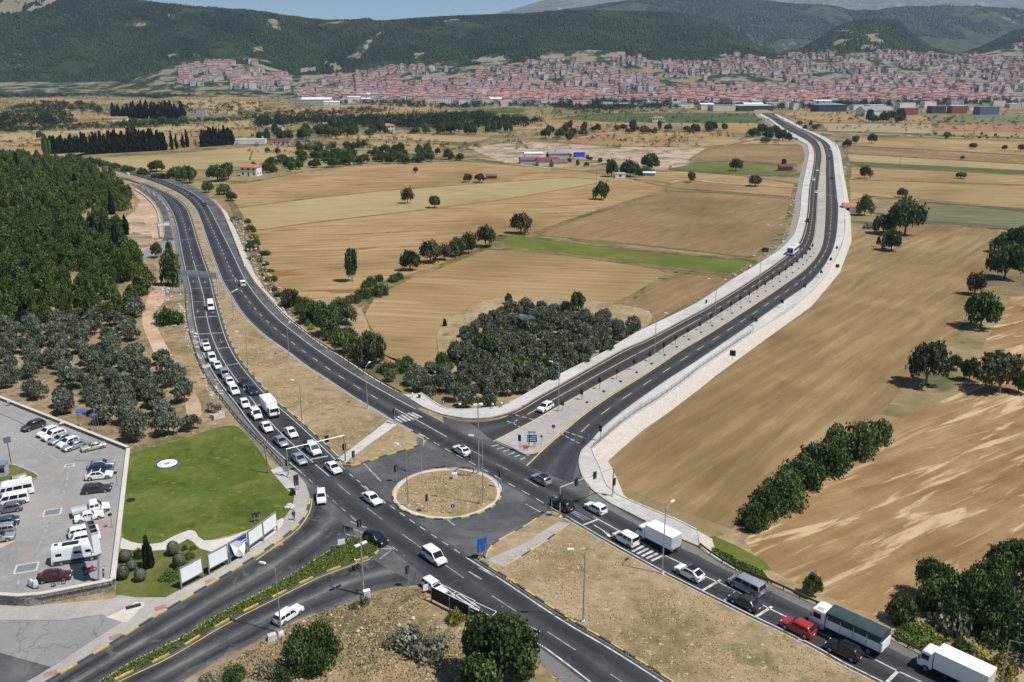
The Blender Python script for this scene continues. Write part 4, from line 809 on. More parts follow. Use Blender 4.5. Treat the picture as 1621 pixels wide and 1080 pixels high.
for gy in np.arange(1500, 2960, 17.):
    for gxx in np.arange(-1500, 2100, 15.5):
        D = gy + r.uniform(-4, 4); X = gxx + r.uniform(-4, 4) + .12 * gy; p_ = X / D * F + CX
        if p_ < 250 or p_ > 1760: continue
        z = float(near_z(np.array(p_), np.array(D))) if D > D0 else PLAIN
        q, w = proj(X, D, z)
        if w > tab(q, T_FRONT) or w < tab(q, T_TOWN) + (1 if q < 1150 else -3): continue
        if q < 470 and not ((285 < q < 415 and 98 < w < 143) or (395 < q < 462 and 118 < w < 146)): continue
        if inside(q, w, [(415,90),(560,90),(545,112),(500,130),(470,136),(455,118)]) or inside(q, w, [(640,100),(700,105),(760,98),(830,98),(830,106),(700,113)]) : continue
        dens = fbm(np.array(X / 90.), np.array(D / 90.), 71, 3)
        if dens < (.455 if w > 118 else .48) or r.random() < (.5 if q < 470 else .12): continue
        big = r.random() < (.6 if D < 1750 else .38 if w > 125 else .12) or q < 420
        houses.append((X, D, z, r.uniform(8, 12) + (9 if big else 0), r.uniform(7, 10) + (2 if big else 0), (r.uniform(10, 16) if big else r.uniform(5, 9)), R(12) + r.uniform(-.12, .12) + (math.pi / 2 if r.random() < .35 else 0), r.random(), r.random() < (.28 if D < 1720 else .10)))
houses.sort(key=lambda h: h[1]); print('houses', len(houses))
near_h, rest_h = houses[:235], houses[235:]
tag(link('town_houses', town_mesh('town_houses', rest_h)), kind='stuff')
def bld(name, x, y, z, w, d, h, rz, roof='hip', wall='wall_white', roofm='tile_red', label='', cat='house', group=None, win=True, rh=None, door=False, floors=None, parts=True):
    """a building at its base point with wall, roof, windows (and a door) as parts"""
    root = empty(name, (x, y, z), rz, label, cat, group); fl = floors or max(1, int(h / 3))
    wb = MB().box((0, 0, h / 2 - .5), (w, d, h + 1)); rb = MB(); ov = .5; rh = rh if rh is not None else .2 * min(w, d)
    e = [(-w/2-ov, -d/2-ov, h), (w/2+ov, -d/2-ov, h), (w/2+ov, d/2+ov, h), (-w/2-ov, d/2+ov, h)]
    if roof == 'flat': rb.box((0, 0, h + .2), (w + .3, d + .3, .4))
    elif roof == 'gable':
        rb.add(e + [(-w/2-ov, 0, h + rh), (w/2+ov, 0, h + rh)], [(0, 1, 5, 4), (2, 3, 4, 5), (3, 2, 1, 0)])
        wb.add([(-w/2, -d/2, h), (-w/2, d/2, h), (-w/2, 0, h + rh * .92)], [(0, 1, 2)]); wb.add([(w/2, -d/2, h), (w/2, d/2, h), (w/2, 0, h + rh * .92)], [(0, 2, 1)])
    else:
        k = max(0., (w - d) / 2); rb.add(e + [(-k, 0, h + rh), (k, 0, h + rh)], [(0, 1, 5, 4), (1, 2, 5), (2, 3, 4, 5), (3, 0, 4), (3, 2, 1, 0)])
    wo_ = wb.build('wall', M[wall], root); rb.build('roof', M[roofm], root)
    if win:
        nw = max(1, int(w / 3.6))
        for sy in (-1,):
            for f_ in range(fl):
                for i in range(nw):
                    xx = -w/2 + (i + .5) * w / nw; zz = (f_ + .55) * h / fl
                    if door and f_ == 0 and i == nw // 2: MB().box((xx, sy * (d/2 + .02), h / fl * .4), (1.1, .08, h / fl * .8)).build('door', M['door_brown'], root)
                    else: MB().box((xx, sy * (d/2 + .02), zz), (1.5, .08, 1.35)).build('window', M['glass'], root)
        for i in range(max(1, int(d / 4))): MB().box((w/2 + .02, -d/2 + (i + .5) * d / max(1, int(d / 4)), h / fl * .55), (.08, 1.4, 1.3)).build('window', M['glass'], root)
    return root
LAB = ['terracotta roofed house in the front row of the town', 'white walled town house just behind the first row', 'hip roofed block of flats near the edge of the town']
for k, h in enumerate(near_h):
    me = town_mesh('town_house', [(0, 0, 0, h[3], h[4], h[5], 0, h[7], h[8])])
    o = link('town_house', me); o.location = h[:3]; o.rotation_euler = (0, 0, h[6])
    big = h[3] > 15
    tag(o, ('flat roofed pale house among the red roofs at the near edge of town' if h[8] else 'long block of flats with a terracotta hip roof at the near edge of town' if big else 'small house with a terracotta hip roof at the near edge of town'), 'block of flats' if big else 'house', 'flat roofed houses at the town edge' if h[8] else 'blocks of flats at the town edge' if big else 'houses at the town edge')
# larger buildings one can pick out, front of town and on the plain
def bp(name, px, py, w, d, h, rz, **k):
    x, y = G(px, py, PLAIN); return bld(name, x, y + d / 2, PLAIN + .05, w, d, h, R(rz), **k)
bp('office_building', 1316, 177, 50, 30, 11, 8, roof='hip', wall='wall_dark', roofm='roof_blue', rh=3, label='dark office block with a pale blue hipped metal roof at the town edge', cat='office building')
bp('warehouse', 1390, 185, 46, 30, 9, 6, roof='gable', wall='wall_white', roofm='roof_grey', rh=6, label='white gabled hall with a broad grey roof beyond the striped field', cat='warehouse', win=False)
bp('apartment_building', 1440, 182, 26, 16, 10, 5, roof='flat', wall='wall_brick', roofm='roof_grey', label='bare brick building frame next to the grey gabled hall', cat='apartment building')
bp('apartment_building', 1485, 180, 24, 16, 11, 5, roof='flat', wall='wall_dark', roofm='roof_brown', label='dark brown unfinished block between brick frame and pale frame', cat='apartment building')
bp('apartment_building', 1518, 180, 26, 16, 12, 5, roof='flat', wall='wall_brick', roofm='roof_white', label='brick block with a pale slab on top beside the blue building', cat='apartment building')
bp('office_building', 1565, 182, 32, 18, 12, 5, roof='flat', wall='wall_blue', roofm='roof_grey', label='blue glazed office building at the edge of the grey meadow', cat='office building')
bp('shopping_centre', 1195, 176, 62, 36, 9, 6, roof='flat', wall='wall_dark', roofm='roof_white', label='long dark shopping centre with white roof where the town road ends', cat='shopping centre')
bp('shopping_centre', 1145, 176, 40, 30, 9, 6, roof='flat', wall='wall_cream', roofm='roof_grey', label='beige windowless hall beside the dark shopping centre', cat='shopping centre', win=False)
bp('apartment_building', 1187, 156, 88, 18, 15, 8, roof='flat', wall='wall_white', roofm='roof_grey', label='very long white block of flats with dark balconies above the shopping centre', cat='apartment building')
bp('workshop', 1060, 168, 40, 20, 7, 5, roof='flat', wall='wall_white', roofm='roof_white', label='low white workshop among the trees before the town', cat='workshop')
bp('workshop', 1090, 162, 30, 14, 8, 5, roof='flat', wall='wall_cream', roofm='roof_white', label='cream two storey workshop beyond the low white one', cat='workshop')
bp('public_building', 1385, 143, 72, 26, 19, 10, roof='flat', wall='wall_white', roofm='roof_grey', label='big white public building with a long window front in mid town', cat='public building')
bp('warehouse', 500, 165, 60, 30, 9, 4, roof='gable', wall='wall_grey', roofm='roof_white', rh=4, label='industrial hall with a white arched roof and grey walls', cat='warehouse', win=False)
bp('warehouse', 560, 163, 66, 24, 7, 4, roof='flat', wall='wall_grey', roofm='roof_white', label='long low shed with a flat white roof by the chimney mast', cat='warehouse', win=False)
bp('warehouse', 590, 158, 30, 20, 12, 4, roof='gable', wall='wall_white', roofm='roof_white', rh=3, label='tall white hall standing behind the long low shed', cat='warehouse', win=False)
bp('warehouse', 690, 165, 60, 26, 11, 4, roof='flat', wall='wall_white', roofm='roof_grey', label='white factory with a grey roof in front of the flats', cat='warehouse')
bp('warehouse', 745, 166, 60, 24, 8, 4, roof='flat', wall='wall_blue', roofm='roof_grey', label='blue fronted warehouse next to the white factory', cat='warehouse', win=False)
bp('warehouse', 790, 164, 56, 24, 9, 4, roof='gable', wall='wall_white', roofm='roof_white', rh=3, label='white warehouse with a shallow pitched roof before the red roofs', cat='warehouse', win=False)
bp('warehouse', 845, 160, 40, 20, 10, 4, roof='flat', wall='wall_white', roofm='roof_white', label='white cube shaped workshop right of the pitched warehouse', cat='warehouse')
bp('warehouse', 930, 158, 44, 18, 9, 4, roof='flat', wall='wall_grey', roofm='roof_white', label='grey workshop with a white roof amid the tree belt', cat='warehouse')
for k, x in enumerate((622, 645, 668, 690, 712)):
    X, Y = G(x, 143.0, PLAIN); bld('apartment_building', X, Y, PLAIN, 34, 14, 17, R(8), roof='flat', wall='wall_dark', roofm='roof_grey', label='dark fronted apartment slab in the row of equal slabs', cat='apartment building', group='row of dark apartment slabs', floors=5)
rc = random.Random(12)
for k in range(44):
    x_ = 470 + k * 27 + rc.uniform(-9, 9); y_ = np.interp(x_, [470, 600, 900, 1240, 1660], [164, 167, 170, 176, 172]) + rc.uniform(-7, 3)
    bp('commercial_building', x_, y_, rc.uniform(16, 38), rc.uniform(10, 18), rc.uniform(5, 12), rc.uniform(0, 12), roof=rc.choice(['flat', 'flat', 'gable']), wall=rc.choice(['wall_white', 'wall_white', 'wall_cream', 'wall_grey']), roofm=rc.choice(['roof_white', 'roof_grey', 'roof_white', 'house_roof']), label='low pale commercial building among the trees before the town', cat='commercial building', group='commercial buildings before the town', win=False, rh=2)
bp('farmhouse', 395, 279, 12, 9, 6, -8, roof='hip', wall='wall_white', roofm='tile_red', label='white farmhouse with an orange tiled roof beside the highway trees', cat='house', door=True)
bp('farmhouse', 613, 209, 15, 11, 7, 6, roof='hip', wall='wall_white', roofm='tile_red', label='two storey white villa with a red roof in the tree belt', cat='house', door=True)
bp('farmhouse', 432, 208, 20, 12, 5, 8, roof='hip', wall='wall_white', roofm='house_roof', label='low white house with red roof at the start of the tree belt', cat='house', door=True)
bp('farmhouse', 444, 230, 16, 10, 4, 6, roof='gable', wall='wall_cream', roofm='roof_maroon', label='single storey house with a maroon roof in the scattered orchard', cat='house', door=True)
bp('farmhouse', 545, 193, 14, 9, 4, 6, roof='gable', wall='wall_white', roofm='tile_red', label='cottage with a bright red roof behind the villa trees', cat='house', door=True)
bp('farmhouse', 566, 191, 10, 9, 5, 6, roof='hip', wall='wall_cream', roofm='tile_red', label='small tall cottage right of the bright red cottage', cat='house', door=True)
bp('farmhouse', 742, 200, 12, 9, 5, 6, roof='flat', wall='wall_white', roofm='roof_white', label='flat roofed white house deep in the tree belt', cat='house', door=True)
bp('farmhouse', 512, 205, 12, 9, 6, 6, roof='gable', wall='wall_white', roofm='roof_grey', label='white house with a grey pitched roof among the belt trees', cat='house', door=True)
bp('farmhouse', 710, 182, 16, 9, 4, 6, roof='gable', wall='wall_cream', roofm='tile_red', label='long red roofed cottage by the pale green field', cat='house', door=True)
bp('barn', 866, 263, 15, 12, 4, 10, roof='gable', wall='wall_cream', roofm='roof_maroon', rh=2, label='barn with a bright maroon metal roof in the scrap yard', cat='barn', win=False)
bp('barn', 886, 264, 11, 9, 3.5, 10, roof='gable', wall='wall_cream', roofm='roof_brown', rh=1.5, label='brown roofed shed joined to the maroon barn side', cat='shed', win=False)
bp('barn', 838, 260, 15, 10, 3.5, 8, roof='gable', wall='wall_grey', roofm='roof_brown', rh=1.8, label='dull brown shed at the near corner of the scrap yard', cat='shed', win=False)
bp('barn', 844, 250, 15, 8, 3.5, 8, roof='gable', wall='wall_white', roofm='roof_white', rh=1, label='white roofed shed behind the brown shed in the yard', cat='shed', win=False)
bp('barn', 884, 251, 17, 9, 4, 8, roof='gable', wall='wall_grey', roofm='roof_grey', rh=1.4, label='grey roofed open store behind the maroon barn', cat='shed', win=False)
bp('container', 917, 249, 9, 4, 3.4, 10, roof='flat', wall='tarp_blue', roofm='tarp_blue', label='bright blue container in the scrap yard', cat='container', win=False)
bp('farmhouse', 1042, 193, 18, 10, 5, 8, roof='hip', wall='wall_white', roofm='tile_red', label='white farmhouse with orange roof by the green strip', cat='house', door=True)
bp('barn', 992, 203, 26, 10, 4, 8, roof='gable', wall='wall_white', roofm='tile_red', rh=2, label='long stable with orange roof and white walls among round trees', cat='stable', win=False)
bp('barn', 778, 284, 7, 5, 2.4, 5, roof='gable', wall='wall_brick', roofm='roof_brown', rh=1, label='tumbledown brick hut beside the pair of field trees', cat='hut', win=False)
bp('barn', 1245, 271, 9, 7, 3.2, -5, roof='gable', wall='wall_brick', roofm='roof_maroon', rh=1.4, label='red shed at the corner of the fenced green plot', cat='shed', win=False)
bp('barn', 1352, 337, 9, 7, 3.2, -15, roof='gable', wall='wall_white', roofm='tile_red', rh=1.4, label='white hut with a red roof under the big roadside pine', cat='hut', door=True)
bp('barn', 982, 282, 7, 3.2, 2.8, 0, roof='flat', wall='wall_white', roofm='roof_white', label='white caravan like cabin before the dense tree clump', cat='cabin')
bp('barn', 1028, 279, 8, 4, 2.2, -8, roof='gable', wall='wall_grey', roofm='roof_white', rh=.8, label='low pale shed at the end of the tree clump', cat='shed', win=False)
bp('barn', 318, 183, 14, 10, 9, 5, roof='flat', wall='wall_grey', roofm='roof_blue', label='grey blue industrial tower beside the dark cypress grove', cat='shed', win=False)
bp('barn', 185, 192, 26, 10, 4, 5, roof='gable', wall='wall_white', roofm='tile_red', rh=2, label='low red roofed farm building near the lattice mast', cat='farm building', win=False)
bp('barn', 395, 228, 30, 8, 4, 5, roof='flat', wall='wall_white', roofm='roof_white', label='long white greenhouse shed at the end of the cypress rows', cat='shed', win=False)
x, y = G(833, 523, PLAIN); bld('hut', x, y, PLAIN + .6, 4.2, 3.4, 2.9, R(25), roof='flat', wall='wall_dark', roofm='sign_green', label='small watch hut with a green sheet roof in the olive grove', cat='hut', win=False)
# ------------------------------------------------------------------ trees and other plants
def leaf_mesh(name, P, N, size, tint, mats, mi=0, seed=0):
    """one small leaf face per point P facing roughly N"""
    r = np.random.default_rng(seed); n = len(P); rd = r.normal(size=(n, 3)); N = N + .75 * rd; N /= np.linalg.norm(N, axis=1)[:, None] + 1e-9
    a = np.cross(N, r.normal(size=(n, 3))); a /= np.linalg.norm(a, axis=1)[:, None] + 1e-9; b = np.cross(N, a)
    s = (size * (.65 + .7 * r.random(n)))[:, None]; e = (.55 + .35 * r.random(n))[:, None]
    V = np.stack([P - a * s - b * s * e * .5, P + a * s * .3 - b * s * e, P + a * s + b * s * e * .4, P - a * s * .3 + b * s * e], 1).reshape(-1, 3)
    me = bpy.data.meshes.new(name); me.vertices.add(4 * n); me.vertices.foreach_set('co', V.astype(np.float32).ravel())
    me.loops.add(4 * n); me.loops.foreach_set('vertex_index', np.arange(4 * n, dtype=np.int32))
    me.polygons.add(n); me.polygons.foreach_set('loop_start', np.arange(0, 4 * n, 4, dtype=np.int32)); me.update(calc_edges=True)
    at = me.attributes.new('tint', 'FLOAT', 'POINT'); at.data.foreach_set('value', np.repeat(np.clip(tint, 0, 1), 4).astype(np.float32))
    for m in mats: me.materials.append(m)
    return me
def crown_points(shape, seed, n, lumps=22):
    """points, directions and tints of a crown filling z 0..1, radius 1 (unit crown): shape gives lump centres"""
    r = np.random.default_rng(seed); C = []
    for k in range(lumps):
        if shape == 'round':
            v = r.normal(size=3); v /= np.linalg.norm(v); v[2] = abs(v[2]) * 1.0 - .25; q = r.uniform(.42, .8); C.append((v[0] * q, v[1] * q, .44 + v[2] * q * .56, r.uniform(.2, .4) * (1.15 - .35 * q)))
        elif shape == 'umbrella':
            a, q = r.uniform(0, 6.28), math.sqrt(r.random()) * .72; C.append((q * math.cos(a), q * math.sin(a), .66 - .25 * q + r.uniform(-.1, .12), r.uniform(.24, .36)))
        elif shape == 'cone':
            t = r.random() ** .8; a = r.uniform(0, 6.28); q = (1 - t) * .62 + .05; C.append((q * math.cos(a), q * math.sin(a), .14 + t * .72, .22 + .2 * (1 - t)))
        elif shape == 'column':
            t = k / lumps; a = r.uniform(0, 6.28); w = .5 * math.sin(min(1, .25 + t * 1.0) * math.pi) ** .5 + .1; C.append((.35 * w * math.cos(a), .35 * w * math.sin(a), .06 + t * .86, .55 * w + .2))
        else:  # bush
            a, q = r.uniform(0, 6.28), math.sqrt(r.random()) * .75; C.append((q * math.cos(a), q * math.sin(a), r.uniform(.1, .62) * (1.1 - q * .7), r.uniform(.25, .4)))
    C = np.array(C); zs = 1.0 if shape not in ('column',) else .18
    per = np.maximum(4, (n * C[:, 3] ** 2 / np.sum(C[:, 3] ** 2)).astype(int)); P, N, T = [], [], []
    for k, c in enumerate(C):
        m = per[k]; v = r.normal(size=(m, 3)); v /= np.linalg.norm(v, axis=1)[:, None]; rad = c[3] * (.5 + .62 * r.random(m) ** .75 + .3 * (r.random(m) < .08))
        q = np.c_[c[0] + v[:, 0] * rad, c[1] + v[:, 1] * rad, c[2] + v[:, 2] * rad * (.85 if shape != 'column' else .22)]
        P.append(q); N.append(v); T.append(np.clip(r.uniform(.15, .85) + .22 * r.normal(size=m), 0, 1))
    return np.concatenate(P), np.concatenate(N), np.concatenate(T)
KIND = {  # crown shape, leaf material, leaf faces, leaf size (of unit crown), base height of crown, bark, limbs
 'olive': ('round', 'olive_leaf', 1800, .068, .14, 'pale_bark'), 'broad': ('round', 'broad_leaf', 3000, .058, .05, 'bark'), 'brown': ('round', 'brown_leaf', 2300, .058, .09, 'pale_bark'),
 'pine': ('cone', 'pine_leaf', 2000, .066, .06, 'bark'), 'stone_pine': ('umbrella', 'broad_leaf', 3600, .06, .10, 'bark'), 'cypress': ('column', 'cypress_leaf', 1300, .12, .02, 'bark'),
 'bush': ('bush', 'broad_leaf', 3000, .05, .0, 'bark'), 'bright': ('bush', 'bright_leaf', 2000, .06, .0, 'bark'), 'yellow': ('bush', 'yellow_leaf', 900, .09, .0, 'bark'), 'grey': ('bush', 'grey_leaf', 900, .09, .0, 'pale_bark'), 'hero': ('round', 'broad_leaf', 15000, .032, .02, 'bark'), 'hero_bush': ('bush', 'broad_leaf', 10000, .034, .0, 'bark'), 'ball': ('ball', 'olive_leaf', 900, .09, .0, 'bark')}
PROTO = {}
def proto(kind, var):
    key = (kind, var)
    if key in PROTO: return PROTO[key]
    sh, lm, n, ls, z0, bk = KIND[kind]
    if sh == 'ball':
        r = np.random.default_rng(var); v = r.normal(size=(n, 3)); v /= np.linalg.norm(v, axis=1)[:, None]; P = v * np.array([.9, .9, .48]) * (.85 + .15 * r.random((n, 1))) + np.array([0, 0, .5]); N, T = v * 2, r.uniform(.2, .8, n)
    else: P, N, T = crown_points(sh, 100 + var * 7 + len(kind) * 31, n, {'column': 14, 'cone': 20}.get(sh, 22 if n < 4000 else 17))
    P[:, 2] = z0 + P[:, 2] * (1 - z0); crown = leaf_mesh('crown', P, N, ls * np.ones(len(P)), T, [M[lm]], seed=var)
    tb = MB(); r = random.Random(var); h = .62 if sh != 'cone' else .8; rt = .055 if sh != 'column' else .1
    tb.tube((0, 0, -.08), (.03, .02, z0 + .12), rt, rt * .8, 6).tube((.03, .02, z0 + .12), (0, 0, h), rt * .8, rt * .25, 6)
    if sh in ('round', 'umbrella', 'bush'):
        for k in range(4):
            a = k * 1.6 + r.random(); tb.tube((.03, .02, z0 + .1), (.45 * math.cos(a), .45 * math.sin(a), .5 + .12 * r.random()), rt * .55, rt * .15, 5)
    trunk = tb.mesh('trunk', [M[bk]])
    both = leaf_mesh('tree', P, N, ls * np.ones(len(P)), T, [M[lm], M[bk]], seed=var)
    bm = bmesh.new(); bm.from_mesh(both); k0 = len(bm.faces); bm.from_mesh(trunk); bm.faces.ensure_lookup_table()
    for f in bm.faces[k0:]: f.material_index = 1
    bm.to_mesh(both); bm.free()
    PROTO[key] = (crown, trunk, both); return PROTO[key]
def plant(name, kind, x, y, z, rad, hgt, label, cat='tree', group=None, parts=True, var=None):
    """a tree or shrub of crown radius rad and height hgt: trunk and crown as parts when it is near enough to show them"""
    var = random.randrange(4) if var is None else var; c, t, both = proto(kind, var); rz = random.uniform(0, 6.28); sx = rad * random.uniform(.92, 1.08)
    if parts:
        o = empty(name, (x, y, z), rz, label, cat, group); o.scale = (sx, rad, hgt); link('crown', c, o); link('trunk', t, o)
    else:
        o = link(name, both); o.location = (x, y, z); o.rotation_euler = (0, 0, rz); o.scale = (sx, rad, hgt); tag(o, label, cat, group)
    return o
def at_px(px, py, z, w, h):
    """base point of something standing at pixel (px, py) plus its radius and height from the pixel size of its outline"""
    x, y = G(px, py, z); s = F / (y * ct - (z - H) * st); dep = math.atan2(H - z, y); return x, y, w / s / 2, max(.6, (h - .32 * w * math.sin(dep)) / s / math.cos(dep))
def tree_px(kind, px, py, w, h, label, name='broadleaf_tree', cat='tree', z=PLAIN, group=None, parts=None, var=None):
    x, y, rr, hh = at_px(px, py, z, w, h); return plant(name, kind, x, y, z, rr, hh, label, cat, group, (w > 16) if parts is None else parts, var)
for a in [  # trees one can tell apart: kind, base pixel, outline width and height, label
 ('brown', 645, 322, 24, 26, 'dark round tree, the denser of the pair alone in the big wheat field'), ('brown', 688, 329, 22, 22, 'round tree with a visible trunk, smaller of the pair alone in the wheat field'),
 ('broad', 558, 446, 26, 56, 'tall narrow dark tree at the near end of the field hedge'), ('brown', 824, 370, 40, 35, 'broad dark tree at the corner of the green strip'),
 ('brown', 769, 391, 36, 40, 'tall brownish tree at the top end of the field hedge'), ('broad', 742, 402, 30, 38, 'upright green tree next to the brownish hedge end tree'),
 ('broad', 724, 406, 30, 32, 'small dark hedge tree between the upright green and the grey one'), ('brown', 704, 412, 26, 30, 'grey green hedge tree in the middle of the field hedge'),
 ('brown', 681, 416, 38, 38, 'spreading dark tree in the middle of the field hedge'), ('broad', 650, 429, 36, 36, 'round dark green tree low in the field hedge'),
 ('brown', 461, 488, 34, 34, 'brownish tree beside the highway barrier, apart from the big clump'), ('broad', 493, 512, 40, 40, 'dark green tree, outer one of the clump by the highway'),
 ('broad', 520, 530, 52, 50, 'large green tree in the clump between highway and fields'), ('brown', 549, 515, 40, 38, 'grey green tree at the back of the highway clump'),
 ('brown', 588, 578, 58, 60, 'big brownish tree where clump and olive grove meet'), ('broad', 545, 560, 48, 44, 'broad dark tree at the foot of the big brownish one'),
 ('broad', 952, 316, 28, 30, 'dark leaning tree by a utility pole in the wheat'), ('brown', 741, 289, 18, 15, 'round field tree beside the brick hut'), ('brown', 759, 289, 20, 16, 'second round field tree touching the brick hut'),
 ('brown', 658, 274, 10, 11, 'tiny lone tree high in the wheat field'), ('brown', 1093, 289, 17, 18, 'lone tree beside the pale field track'), ('brown', 1195, 295, 26, 20, 'wide lone tree at the end of the field track'),
 ('brown', 1165, 271, 24, 21, 'tree on the far side of the fenced green plot'), ('broad', 968, 280, 24, 29, 'upright tree at the caravan cabin'), ('broad', 997, 279, 36, 28, 'wide dense tree in the clump behind the cabin'), ('bright', 1018, 277, 26, 22, 'fresh green bush in the clump behind the cabin'), ('broad', 1028, 270, 34, 30, 'tall green tree of the clump by the yard track'),
 ('broad', 1240, 264, 11, 13, 'small dark tree by the red shed'), ('stone_pine', 1432, 372, 64, 62, 'huge dark umbrella pine beside the fenced meadow'), ('broad', 1368, 341, 30, 34, 'dark tree leaning over the red roofed hut'),
 ('broad', 1411, 397, 34, 36, 'dark round tree just below the huge umbrella pine'), ('broad', 1398, 370, 44, 34, 'green tree squeezed between hut and umbrella pine'), ('grey', 1376, 362, 22, 14, 'silvery grey bush in front of the red roofed hut'), ('brown', 1390, 391, 8, 18, 'thin sapling with bare stem by the dark round tree'),
 ('brown', 1428, 313, 20, 17, 'round tree just behind the umbrella pine'), ('brown', 1369, 283, 22, 21, 'lone tree in the first field beyond the access road'), ('brown', 1521, 283, 20, 12, 'low domed tree far out in the field'),
 ('brown', 1380, 227, 18, 16, 'tree on the verge of the cross road near the town road'), ('brown', 1355, 228, 16, 14, 'dense tree next to the cross road junction'), ('broad', 1341, 233, 16, 13, 'dark shrubby tree closest to the cross road junction'), ('brown', 1540, 236, 14, 11, 'flat topped tree standing in the pale field'), ('brown', 1523, 253, 8, 7, 'tiny shrub tree alone in the dark field strip'), ('brown', 1590, 238, 10, 9, 'twin stemmed small tree in the pale field'), ('brown', 1499, 217, 14, 9, 'bush against the cross road fence'), ('brown', 1615, 240, 12, 13, 'ragged tree in the pale field at the picture edge'), 
 ('broad', 1590, 442, 62, 66, 'big bright green tree in the row along the big field'), ('broad', 1613, 402, 54, 48, 'dense tree topping the row along the big field'), ('broad', 1588, 400, 40, 34, 'dark tree behind the big bright green one'), ('brown', 1542, 466, 38, 38, 'round dark tree between the two larger ones of the row'), ('broad', 1552, 519, 62, 66, 'tall dark tree with a yellow foot in the row'),
 ('brown', 1466, 610, 76, 80, 'open brownish oak casting a long shadow on the big field'), ('broad', 1534, 603, 34, 40, 'small tree between the open oak and the wide oak'), ('brown', 1582, 622, 84, 74, 'wide spreading oak at the border of the two fields'), ('brown', 1510, 585, 26, 28, 'sparse little tree behind the open oak'), ('broad', 1612, 622, 40, 40, 'low side tree against the wide oak'),
 ('bush', 1382, 697, 62, 56, 'uppermost dark shrub tree of the field border hedge'), ('bush', 1350, 716, 84, 78, 'largest dark green tree of the field border hedge'), ('bright', 1322, 722, 48, 44, 'bright green bush in the field border hedge'), ('bush', 1300, 742, 84, 66, 'dark bush below the bright one in the hedge'), ('bush', 1266, 766, 80, 60, 'middle bush of the field border hedge'), ('bush', 1238, 794, 80, 66, 'rounded bush in the lower hedge'), ('bush', 1214, 814, 66, 64, 'broad bush near the low end of the hedge'), ('bush', 1192, 834, 52, 54, 'lowest bush of the hedge, near the sidewalk end'),
 ('hero_bush', 1510, 978, 120, 104, 'large dark green tree topping the thicket by the highway'), ('hero', 1470, 952, 76, 78, 'dark tree at the field side of the thicket'), ('hero', 1562, 985, 116, 112, 'dense middle tree of the roadside thicket'), ('broad', 1600, 925, 90, 80, 'tree at the far end of the thicket by the field'), ('broad', 1604, 880, 36, 30, 'small tree poking above the thicket at the field edge'), ('hero_bush', 1615, 1024, 126, 104, 'tree overhanging the lower thicket'), ('broad', 1428, 985, 56, 50, 'small dark tree where thicket and field meet'), ('grey', 1505, 1000, 60, 60, 'grey leaved shrub tree in the shade of the thicket'), ('broad', 1520, 1040, 34, 34, 'dark green sapling before the thicket'), ('bright', 1440, 1004, 70, 34, 'bright green roadside bush along the barrier'), ('bright', 1462, 1018, 66, 30, 'second bright green bush behind the barrier'), ('yellow', 1480, 1010, 50, 30, 'yellow flowering broom by the thicket'), ('yellow', 1540, 1050, 60, 40, 'yellow broom in the lower thicket'), ('yellow', 1585, 1070, 50, 40, 'pale yellow brush at the thicket foot'), ('broad', 1285, 945, 36, 42, 'small round tree alone behind the barrier'), ('bright', 1582, 1062, 30, 40, 'leafy green sapling below the thicket'),
]:
    k, px, py, w, h, lb = a; small = k in ('bright', 'yellow', 'grey'); tree_px(k, px, py, w, h, lb, 'shrub' if small else 'umbrella_pine' if k == 'stone_pine' else 'broadleaf_tree', 'shrub' if small else 'tree')
